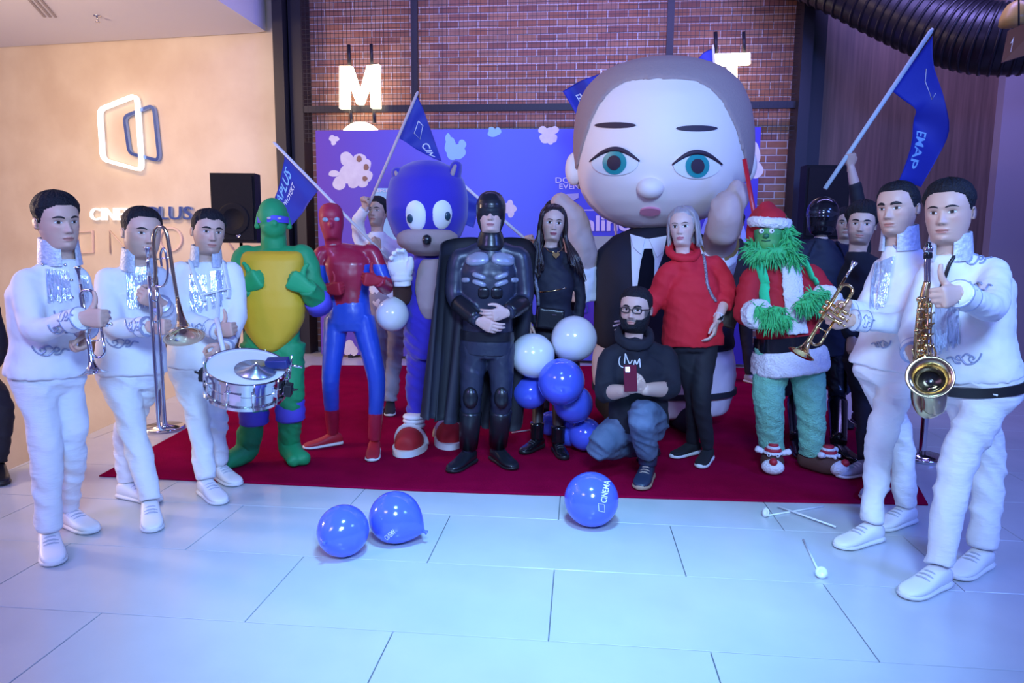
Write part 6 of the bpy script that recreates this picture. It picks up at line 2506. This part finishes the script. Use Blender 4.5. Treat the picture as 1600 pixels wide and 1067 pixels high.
# trombone
tb = thing('trombone', 'brass trombone held upright with bell and slide pointing down', 'trombone', P(254, 668, 3.42))
g = Geo()
main = pp([(242, 448), (243, 420), (240, 385), (241, 366), (246, 356), (254, 355), (260, 364), (265, 390), (271, 430), (277, 465)], 3.42, 8)
g.tube(main, [.009] * len(main), 12)
b0 = main[-1]
b1 = P(288, 527, 3.32)
x = (b1 - b0).normalized()
L = (b1 - b0).length
g.lathe(b0, x, [(.009, 0), (.012, .2 * L), (.016, .42 * L), (.024, .62 * L), (.040, .8 * L), (.065, .92 * L), (.092, .99 * L), (.095, L), (.092, L * 1.005), (.062, .93 * L), (.036, .8 * L), (.018, .6 * L), (.006, .4 * L)], 30)
obj('bell', g, mat('pale_brass', (.78, .62, .42), .14, 1.0), tb)
g = Geo()
a0, a1 = P(233, 432, 3.40), P(248, 664, 3.40)
c0, c1 = P(244, 432, 3.44), P(258, 664, 3.44)
ax = (a1 - a0).normalized()
mid, half = (a1 + c1) / 2, (c1 - a1) / 2
bow = [mid - half * math.cos(t) + ax * (half.length * math.sin(t)) for t in [math.pi * k / 8 for k in range(9)]]
g.tube([a0] + [a0.lerp(a1, k / 6) for k in range(1, 6)] + bow + [c1.lerp(c0, k / 6) for k in range(1, 7)], .0085, 12)
obj('slide', g, M_silverm, tb)
for k in (.02, .16, .30):
    g = Geo()
    g.tube([a0.lerp(a1, k), c0.lerp(c1, k)], .006, 8)
    obj('slide_brace', g, M_silverm, tb)
g = Geo()
g.tube([P(233, 434, 3.40), P(231, 410, 3.40), P(231, 400, 3.40)], [.008, .007, .006], 10)
g.lathe(P(231, 402, 3.40), CZ, [(.006, 0), (.010, .03), (.0135, .045), (.0135, .05)], 14)
obj('mouthpiece', g, M_silverm, tb)
g = Geo()
g.tube(pp([(242, 446), (252, 448), (260, 440), (262, 420), (259, 396), (255, 388), (251, 398), (253, 418)], 3.42, 5), .006, 8)
obj('tuning_loop', g, M_silverm, tb)
g = Geo()
g.tube([P(244, 405, 3.42), P(268, 402, 3.42)], .004, 6)
obj('bell_brace', g, M_silverm, tb)

# snare drum on its harness
DD = 3.66
sd_ = thing('snare_drum', 'chrome snare drum with small cymbal carried at the drummer\'s waist', 'drum', P(385, 612, DD))
ztilt = (CZ + CX * .20 - CY * .30).normalized()
ux = (CX - ztilt * CX.dot(ztilt)).normalized()
uy = ztilt.cross(ux)
Rd, Hd = .205, .135
ctr = P(385, 592, DD)
g = Geo()
g.lathe(ctr - ztilt * Hd / 2, ztilt, [(Rd * .97, 0), (Rd * .97, Hd * .48), (Rd * .985, Hd * .5), (Rd * .97, Hd * .52), (Rd * .97, Hd)], 40, ux)
obj('shell', g, M_chrome, sd_, auto=40)
for z, nm in ((Hd / 2 - .008, 'top_hoop'), (-Hd / 2 - .01, 'bottom_hoop')):
    g = Geo()
    g.lathe(ctr + ztilt * z, ztilt, [(Rd * .97, 0), (Rd * 1.03, .001), (Rd * 1.03, .018), (Rd * 1.0, .022), (Rd * .97, .02), (Rd * .97, 0)], 40, ux, False)
    obj(nm, g, M_chrome, sd_, auto=40)
g = Geo()
g.lathe(ctr + ztilt * (Hd / 2 - .002), ztilt, [(Rd * .98, 0), (Rd * .98, .004), (Rd * .4, .005), (.002, .005)], 40, ux)
obj('drum_head', g, mat('drum_skin', (.78, .80, .84), .65), sd_, auto=30)
for k in range(10):
    a = 2 * math.pi * (k + .3) / 10
    d = ux * math.cos(a) + uy * math.sin(a)
    t_ = ux * -math.sin(a) + uy * math.cos(a)
    g = Geo()
    g.box(ctr + d * Rd * 1.0, .022, .022, .05, (d, t_, ztilt))
    g2 = Geo()
    g2.tube([ctr + d * Rd * 1.04 - ztilt * Hd * .52, ctr + d * Rd * 1.04 + ztilt * Hd * .62], .0035, 6)
    lug = obj('lug', remesh(g, .004, 2), M_chrome, sd_)
    obj('tension_rod', g2, M_chrome, lug)
cy = ctr + ux * .055 - uy * .03 + ztilt * (Hd / 2 + .022)
g = Geo()
g.lathe(cy, ztilt, [(.002, .02), (.018, .018), (.024, .008), (.105, -.004), (.105, -.002), (.024, .011), (.018, .021), (.002, .023)], 36, ux)
cym = obj('cymbal', g, mat('cymbal_bronze', (.55, .58, .62), .25, .9), sd_)
g = Geo()
g.lathe(cy + ztilt * .01, ztilt, [(.012, 0), (.012, .014), (.006, .018), (.006, .03)], 12, ux)
obj('wing_nut', g, M_chrome, cym)
cl = ctr + ux * .15 + uy * .03 + ztilt * (Hd / 2 + .045)
g = Geo()
g.box(cl, .12, .06, .05, ((ux + ztilt * .25).normalized(), uy, (ztilt - ux * .25).normalized()))
blk = obj('woodblock', remesh(g, .006, 3), mat('blue_plastic', (.02, .03, .16), .35), sd_)
g = Geo()
g.tube([cl + ux * .07 - ztilt * .08, cl + ux * .07 + ztilt * .06], .005, 8)
g.tube([cl + ux * .03, cl + ux * .13], .007, 8)
obj('clamp', g, M_chrome, blk)
for sgn in (-1, 1):
    g = Geo()
    g.box(ctr + ux * sgn * (Rd + .02) - ztilt * .02, .04, .05, .07, (ux, uy, ztilt))
    g.tube([ctr + ux * sgn * (Rd + .03) - ztilt * .02, ctr + ux * sgn * (Rd + .07) - ztilt * .01], .008, 8)
    obj('strainer', remesh(g, .006, 2), M_blackm, sd_)
o_, X_, Y_ = ctr - uy * Rd * .985 - ux * .035 - ztilt * .01, ux * .07, ztilt * .018
g = Geo()
g.box(ctr - uy * Rd * .985, .085, .01, .04, (ux, uy, ztilt))
obj('name_plate', g, M_silverm, sd_, smooth=False)
hz = thing('drum_harness', 'white drum carrier harness over the drummer\'s shoulders', 'harness', P(335, 520, 3.95))
M_hz = mat('white_harness', (.78, .78, .82), .5)
for pts in ([(297, 405), (303, 425), (311, 448), (321, 470)], [(346, 402), (352, 420), (356, 445), (356, 466)], [(316, 461), (335, 456), (357, 452)], [(340, 455), (340, 475), (339, 498)]):
    q = [pC.hit('jacket', v.x, v.y, .014) for v in spline([Vector((x, y, 0)) for x, y in pts], 5)]
    q = [h[0] for h in q if h]
    g = Geo()
    g.tube(q, .024, 8, flat=.3, up=-CY)
    obj('harness_strap', g, M_hz, hz)
g = Geo()
g.tube([P(339, 498, 3.93), P(345, 530, 3.86), P(352, 560, 3.80)], .014, 8)
obj('drum_hook', g, M_hz, hz)

# saxophone
sx_ = thing('saxophone', 'gold and silver saxophone with wide bell hanging before the nearest musician', 'saxophone', P(1450, 650, 2.80))
DS = 2.80
g = Geo()
body = pp([(1449, 440), (1443, 470), (1439, 510), (1437, 560), (1436, 600), (1438, 625), (1448, 640, -.02), (1459, 632, -.05), (1462, 612, -.08)], DS, 8)
nb_ = len(body)
g.tube(body, [.013 + .031 * (k / (nb_ - 1)) ** .9 for k in range(nb_)], 18)
M_sax = mat('sax_lacquer', (.60, .46, .26), .2, 1.0)
obj('body_tube', g, M_sax, sx_)
g = Geo()
bc = P(1453, 589, DS - .20)
bx_ = (CAM - bc).normalized().lerp(CZ, .18).normalized()
st = P(1462, 614, DS - .07)
bl0 = bc - bx_ * .10
prof = [(.042, -.02), (.044, .02), (.05, .05), (.062, .08), (.078, .098), (.083, .10), (.078, .103), (.058, .085), (.044, .05), (.036, .0), (.002, -.01)]
g.lathe(bl0, bx_, prof, 32)
bell = obj('bell', g, M_sax, sx_)
g = Geo()
g.tube(spline([P(1459, 634, DS - .05), P(1460, 618, DS - .10), bl0 - bx_ * .01], 6), .044, 18)
obj('bell_bow', g, M_sax, bell)
g = Geo()
g.lathe(bl0 + bx_ * .02, bx_, [(.043, 0), (.002, .001)], 24)
obj('bell_throat', g, M_gblack, bell)
g = Geo()
g.tube(pp([(1449, 442), (1449, 425), (1449, 412), (1450, 402)], DS, 5), [.012] * 16, 12)
obj('neck_tube', g, M_silverm, sx_)
g = Geo()
g.tube(pp([(1450, 404), (1450, 390), (1451, 378)], DS, 5), [.016] * 4 + [.013] * 4 + [.009] * 3, 12)
mp_ = obj('mouthpiece', g, M_gblack, sx_)
g = Geo()
g.lathe(P(1450, 394, DS), CZ, [(.0165, 0), (.0175, .004), (.0175, .016), (.0165, .02)], 14)
obj('ligature', g, M_silverm, mp_)
r2 = random.Random(5)
for k in range(16):
    yy = 468 + k * 8.2
    xx = 1440 + (8 if k % 2 else -4) + r2.uniform(-2, 2)
    c = P(xx, yy, DS - .03 - .02 * k / 16)
    g = Geo()
    g.lathe(c, -CY, [(.013 + .005 * k / 16, 0), (.013 + .005 * k / 16, .007), (.004, .010)], 14)
    key = obj('key_cup', g, M_gold, sx_)
    g = Geo()
    g.tube([c - CY * .008, c + CX * .022 + CZ * .012 - CY * .006], .0035, 6)
    obj('key_arm', g, M_gold, key)
for x0, d0 in ((1452, -.04), (1431, -.03), (1447, -.05)):
    g = Geo()
    g.tube([P(x0 + 4, 466, DS + d0), P(x0 + 2, 530, DS + d0), P(x0 + 3, 596, DS + d0)], .0035, 6)
    obj('key_rod', g, M_gold, sx_)
for x0, y0 in ((1425, 545), (1458, 540), (1466, 560)):
    g = Geo()
    g.tube(pp([(x0, y0), (x0 + 4, y0 + 14), (x0 - 2, y0 + 28)], DS - .05, 4), .004, 6)
    obj('key_guard', g, M_gold, sx_)
q = []
for v in spline([Vector((x, y, 0)) for x, y in ((1524, 368), (1506, 384), (1490, 402), (1480, 425), (1472, 452))], 5):
    h = pP.hit('jacket', v.x, v.y, .012)
    if h:
        q.append(h[0])
q.append(P(1452, 476, DS + .03))
g = Geo()
g.tube(q, .008, 8)
obj('neck_strap', g, M_blackm, sx_)

# ------------------------------------------------------------------ flags
M_flag = mat('blue_flag_cloth', (.02, .035, .36), .6, 0, (25, .2, .006))
M_pole = mat('white_pole', (.72, .72, .75), .4)


def flag(label, pole, rows, d, texts=(), pole_r=.013, wave=.03, logo=None, pm=None):
    """pole: pixel ends with depth offsets; rows: lists of pixels from the pole outwards"""
    tip, butt = P(pole[0][0], pole[0][1], d + pole[0][2]), P(pole[1][0], pole[1][1], d + pole[1][2])
    t = thing('flag', label, 'flag', butt)
    g = Geo()
    g.tube([tip, tip.lerp(butt, .02), tip.lerp(butt, .5), butt], [pole_r * .6, pole_r, pole_r, pole_r], 10)
    obj('pole', g, pm or M_pole, t)
    R = []
    for k, r_ in enumerate(rows):
        R.append(spline([P(x, y, d + (q[0] if q else 0)) for x, y, *q in r_], 14 // max(1, len(r_) - 1)))
    cols = []
    for j in range(len(R[0])):
        cols.append(spline([r_[j] for r_ in R], max(3, 18 // (len(R) - 1))))
    grid = [[cols[j][i] for j in range(len(cols))] for i in range(len(cols[0]))]
    for i in range(len(grid)):
        v = i / (len(grid) - 1)
        for j in range(len(grid[0])):
            u = j / (len(grid[0]) - 1)
            grid[i][j] = grid[i][j] + CY * (wave * math.sin(9 * v + 3 * u) * min(1, v * 3))
    g = Geo()
    sheet(g, grid, .004)
    cl = obj('flag_cloth', g, M_flag, t)

    def surf(u, v):
        a, b = max(0, min(.9999, v)) * (len(grid) - 1), max(0, min(.9999, u)) * (len(grid[0]) - 1)
        i, j = int(a), int(b)
        fa, fb = a - i, b - j
        q = (grid[i][j] * (1 - fa) * (1 - fb) + grid[i + 1][j] * fa * (1 - fb) + grid[i][j + 1] * (1 - fa) * fb + grid[i + 1][j + 1] * fa * fb)
        n = (CAM - q).normalized()
        return q + n * .006, n
    for txt, o, X, Y, m_ in texts:
        obj('lettering', text_geo(txt, lambda a, b: surf(o[0] + X[0] * a + Y[0] * b, o[1] + X[1] * a + Y[1] * b), bold=.015), m_, cl, smooth=False)
    if logo:
        for lp in logo:
            g = Geo()
            pts = [surf(*q)[0] for q in lp]
            g.tube(pts, .004, 4)
            obj('logo_outline', g, M_print, cl)
    return t


M_lb = mat('light_blue_print', (.30, .60, .85), .6)
flag('blue flag slanting down left above the green hood', ((427, 222, 0), (606, 404, -.1)), [[(441, 234), (498, 297)], [(444, 252), (482, 318)], [(438, 282), (468, 338)], [(429, 308), (452, 358)]], 5.95,
     [('APLUS', (.30, .97), (.06, -.62), (-.24, .0), M_lb), ('PROYEKT', (.48, .86), (.03, -.45), (-.09, 0), M_print)], wave=.015)
flag('dark blue flag on a raised pole above the blue mascot', ((653, 143, 0), (572, 330, -.14)), [[(652, 150), (619, 214)], [(662, 172), (634, 222)], [(672, 200), (652, 234)], [(690, 252), (678, 248)]], 6.12,
     [('CIN', (.72, .68), (.12, .20), (-.30, .06), M_print)], wave=.015, pm=mat('pinkish_pole', (.62, .50, .50), .5), logo=[[(.35, .36), (.62, .42), (.60, .60), (.30, .52), (.35, .36)]])
flag('blue flag folded beside the giant head\'s upper left', ((939, 108, 0), (985, 611, 0)), [[(940, 114), (950, 160)], [(918, 122, -.05), (936, 172)], [(897, 132, .02), (922, 185)], [(879, 142, -.02), (906, 190)]], 7.0,
     [('EMAP', (.50, .72), (.10, -.45), (-.2, .02), M_print)], wave=.02)
flag('blue flag tip showing above the giant head\'s right side', ((1114, 70, 0), (1128, 322, -.05)), [[(1112, 76), (1122, 128)], [(1100, 82), (1110, 126)], [(1088, 94), (1092, 122)], [(1074, 106), (1076, 116)]], 7.65, wave=.01)
flag('large blue flag on a long raised pole at the right', ((1457, 45, 0), (1289, 295, -.04)), [[(1457, 56), (1394, 142)], [(1459, 88), (1412, 158)], [(1465, 122), (1430, 172)], [(1473, 160, -.04), (1432, 182, .02)], [(1482, 205, -.02), (1428, 196, .06)], [(1470, 242, .05), (1420, 232, .0)], [(1440, 292, .02), (1402, 284, -.03)]], 5.82,
     [('EMAP', (.80, .70), (.02, .22), (-.26, .0), M_lb)], pole_r=.018, wave=.03, logo=[[(.28, .18), (.42, .24), (.44, .42), (.30, .40)]], pm=mat('pale_cyan_pole', (.55, .68, .70), .45))
flag('blue flag on a pale pole partly hidden behind the black cowl', ((700, 268, 0), (842, 392, .0)), [[(704, 274), (748, 308)], [(702, 292), (746, 322)], [(700, 315), (744, 340)], [(698, 340), (740, 356)]], 6.0, wave=.015)

# ------------------------------------------------------------------ balloons
M_bb = mat('blue_balloon', (.085, .13, .78), .14, 0, spec=.6, coat=.3)
M_wb = mat('white_balloon', (.80, .82, .84), .18, 0, coat=.3)


def balloon(label, cx, cy, rp, d, m, down=(0, 0, -1), floor_=False, stretch=1.08, grp=None, prints=None):
    if floor_:
        k = P(cx, cy, 1.0).z - CAMH
        d = CAMH / (rp / F - k)
    c = P(cx, cy, d)
    r = rp * d / F
    t = thing('balloon', label, 'balloon', c - CZ * r, grp)
    z = -V(*down).normalized()
    x = (CX - z * CX.dot(z)).normalized()
    g = Geo()
    g.ball(c, (r, r, r), 36, 24, (x, z.cross(x), z), fn=lambda q: (q.x * (1 - .0 * q.z), q.y, q.z if q.z > 0 else q.z * (1 + (stretch - 1) * 2 * (1 - math.hypot(q.x, q.y)) ** 1.5)))
    ob = obj('balloon_skin', g, m, t)
    e = c - z * r * (1 + (stretch - 1) * 2)
    g = Geo()
    g.lathe(e + z * .006, -z, [(.012, 0), (.007, .008), (.010, .016), (.013, .022), (.003, .024)], 12)
    obj('knot', g, m, t)
    if prints:
        bv = BVHTree.FromPolygons([Vector(v) for v in g.v], g.f)
        gs_ = Geo()
        gs_.ball(c, r, 36, 24)
        bv = BVHTree.FromPolygons([Vector(v) for v in gs_.v], gs_.f)
        for txt, (ox, oy), (xx, xy), (yx, yy) in prints:
            def pl(u, v):
                q = ray_on(bv, ox + xx * u + yx * v, oy + xy * u + yy * v, .0025)
                return q if q else (c, CZ)
            obj('print', text_geo(txt, pl, bold=.01), M_print, ob, smooth=False)
        if len(prints[0]) > 3 and prints[0][0] == 'CINEMA':
            ox, oy = prints[0][1]
            dx, dy = prints[0][2]
            l = math.hypot(dx, dy)
            ux_, uy_ = dx / l, dy / l
            vx, vy = prints[0][3]
            pts = []
            for a, b in ((-14, 0), (-3, .3), (-3, 1.3), (-14, 1.0), (-14, 0)):
                q = ray_on(bv, ox + ux_ * a + vx * b, oy + uy_ * a + vy * b, .003)
                if q:
                    pts.append(q[0])
            if len(pts) > 2:
                g = Geo()
                g.tube(pts, .0022, 5)
                obj('print_logo', g, M_print, ob)
    return t


FB = 'blue balloons lying on the tiles'
balloon('blue balloon on tiles, left one of the touching pair', 536, 829, 42, 0, M_bb, (-.3, -.8, 0), True)
balloon('blue egg-shaped balloon on tiles, right one of the touching pair', 617, 808, 42, 0, M_bb, (.9, -.2, -.35), True, 1.14, prints=[('CINEMA', (600, 838), (14, -12), (5, 6))])
balloon('single blue printed balloon at the front edge of the carpet', 924, 780, 44, 0, M_bb, (.2, .6, -.2), True, prints=[('CINEMA', (947, 786), (6, -34), (-9, -2))])
balloon('white balloon in the cluster, touching the caped costume', 832, 555, 35, 4.66, M_wb, (.5, .2, -.8))
balloon('white balloon, topmost and rightmost white one of the cluster', 897, 529, 36, 4.72, M_wb, (-.5, .2, -.8))
balloon('large bright blue balloon at the centre of the cluster', 877, 596, 37, 4.55, M_bb, (-.2, .4, -.8))
balloon('blue balloon below the left white one of the cluster', 828, 612, 28, 4.78, M_bb, (.7, .2, .3))
balloon('blue balloon to the lower right of the central one', 896, 631, 31, 4.78, M_bb, (-.7, .2, .3))
balloon('blue balloon lowest in the cluster beside the kneeling knee', 914, 678, 27, 4.92, M_bb, (-.5, .2, .6))
balloon('small blue balloon between the woman\'s boots and the kneeling man', 890, 676, 22, 5.0, M_bb, (-.3, .2, .7))
balloon('small blue balloon behind the woman\'s ankles', 858, 662, 19, 5.32, M_bb, (.3, .2, .7))
balloon('white balloon hanging below the mascot\'s glove', 613, 492, 26, 4.95, M_wb, (.3, 0, 1))

# balloon sticks
M_stick = mat('clear_white_plastic', (.80, .85, .88), .3)


def stick(label, a, b, cup=True, lift=.006):
    A, B = PZ(a[0], a[1], lift), PZ(b[0], b[1], lift)
    t = thing('balloon_stick', label, 'stick', (A + B) / 2)
    t.location.z = 0
    g = Geo()
    g.tube([A, B], .005, 8)
    obj('rod', g, M_stick, t)
    if cup:
        g = Geo()
        x = (A - B).normalized()
        g.lathe(A - x * .01 + CZ * .016, (x + CZ * .4).normalized(), [(.006, 0), (.012, .004), (.026, .012), (.027, .014), (.012, .008), (.003, .006)], 16)
        obj('cup', g, M_stick, t)


stick('white balloon stick on tiles, cup end pointing left', (1196, 806), (1286, 791))
stick('white balloon stick crossing another before the trumpeter\'s shoe', (1216, 791), (1306, 823), False, .017)
stick('white balloon stick lying alone with its cup nearest the camera', (1283, 901), (1255, 843))
stick('thin white balloon stick on the carpet beside the cape hem', (800, 676), (832, 671), False, .022)

# ------------------------------------------------------------------ loudspeakers and posts
M_spk = mat('speaker_black', (.005, .005, .008), .6, 0, (60, .3, .003), spec=.2)
M_grille = mat('speaker_grille', (.008, .008, .012), .7, 0, (160, .8, .004), spec=.2)


def speaker(label, x0, y0, x1, y1, d, foot):
    c0, c1 = P((x0 + x1) / 2, (y0 + y1) / 2, d), None
    w, h = (x1 - x0) * d / F, (y1 - y0) * d / F
    t = thing('loudspeaker', label, 'loudspeaker', Vector((c0.x, c0.y, c0.z - h / 2)))
    g = Geo()
    g.loft([[c0 + V(sx * w / 2 * k, yy, sz * h / 2 * (1 if yy < .2 else .94)) for sx, sz in ((-1, -1), (1, -1), (1, 1), (-1, 1))] for yy, k in ((-.17, 1.0), (.0, 1.0), (.17, .7))])
    cab = obj('cabinet', g, M_spk, t, smooth=False)
    g = Geo()
    g.box(c0 + V(0, -.178, 0), w * .9, .02, h * .92, (CX, CY, CZ))
    gr = obj('grille', g, M_grille, cab, smooth=False)
    g = Geo()
    q = c0 + V(0, -.19, -h * .16)
    g.lathe(q, -CY, [(w * .36, 0), (w * .36, .004), (w * .33, .005), (w * .2, -.002), (.01, -.004)], 32)
    obj('woofer_ring', g, M_grille, cab)
    g = Geo()
    g.lathe(c0 + V(w * .1, -.19, -h * .40), -CY, [(.022, 0), (.022, .003), (.016, .004), (.016, .001), (.002, .001)], 20)
    obj('badge', g, M_silverm, cab)
    st = thing('speaker_stand', label.replace('loudspeaker', 'tripod stand under loudspeaker'), 'speaker stand', Vector((c0.x, c0.y, 0)))
    b = Vector((c0.x, c0.y, 0))
    top = c0 - CZ * (h / 2 + .001)
    g = Geo()
    g.tube([b + CZ * .18, b + CZ * .9, top], [.02, .02, .016], 12)
    obj('pole', g, M_blackm, st)
    for k in range(3):
        a = 2 * math.pi * (k + .2) / 3
        g = Geo()
        g.tube([b + CZ * .75, b + V(.36 * math.cos(a), .36 * math.sin(a), .027)], .012, 8)
        obj('leg', g, M_blackm, st)
    return t


speaker('black loudspeaker before the plaster wall, left of the green hood', 341, 275, 408, 378, 7.7, None)
speaker('black loudspeaker behind the helmet wearer, before the dark column', 1248, 263, 1314, 372, 7.9, None)


def stanchion(label, px, py, bend=0.0):
    b = PZ(px, py, 0)
    t = thing('stanchion', label, 'barrier post', b)
    g = Geo()
    g.lathe(b, CZ, [(.155, .001), (.16, .004), (.16, .02), (.15, .026), (.03, .034), (.028, .06)], 32)
    obj('base', g, M_chrome, t)
    g = Geo()
    g.lathe(b, CZ, [(.024, .05), (.024, .92), (.032, .925), (.032, .97), (.024, .975), (.03, .985), (.02, 1.0)], 18)
    obj('post', g, M_chrome, t, auto=50)


stanchion('chrome barrier post behind the trombone slide', 256, 670)
stanchion('chrome barrier post between the two right-hand musicians', 1440, 716)

# someone in black cut off by the left edge
p = Person('person in black mostly cut off by the left picture edge', 4.45,
           dict(HD=(-74, 345, 0), NB=(-74, 390, 0), SL=(-120, 410, 0), SR=(-34, 410, 0), EL=(-130, 490, 0), WL=(-120, 560, -.1), ER=(0, 556, -.05), WR=(-50, 590, -.22),
                HL=(-98, 570, 0), HR=(-50, 570, 0), KL=(-100, 660, -.04), KR=(6, 630, -.10)), [(-96, 735, 20), (-4, 722, 40)])
p.body(dict(skin=SKIN, seed=21), size=.24, yaw=10, hands=[('WL', (0, -.3, -1), (.4, -.8, 0), 'R', 'relaxed'), ('WR', (-1, -.3, -.1), (0, -.3, 1), 'L', 'relaxed')])
p.top('jacket', M_blk, BODY, (.074, .064, .05), fold=(.006, 6, 14))
p.legs('trousers', M_blk, fold=(.008, 6, 14))
p.shoes(M_blkl, M_blackm, None)
p.part('hair', hair_cap(p.T, dict(seed=21), top=.08, side=.03), M_hair)

# everything that stands on the carpet is lifted by its pile
for o in list(COL.objects):
    if o.parent is None and o.get('category') in ('person', 'mascot costume') and depth(o.location) > 4.15 and -2.75 < (o.location - CAM).dot(CX) < 2.9 and 'left picture edge' not in o['label'] and 'snare' not in o['label']:
        o.location.z += .0145

for o in list(COL.objects):
    if o.parent is None and 'group' not in o.keys():
        gname = {'balloon': 'party balloons', 'flag': 'blue cinema flags', 'stick': 'balloon sticks on the floor', 'loudspeaker': 'loudspeakers on stands', 'speaker stand': 'loudspeaker stands',
                 'barrier post': 'chrome barrier posts', 'trumpet': 'trumpets', 'sign letter': 'glowing wall letters', 'bag': 'shoulder bags'}.get(o.get('category'))
        if gname and o.name.split('.')[0] != 'red_stick':
            o['group'] = gname
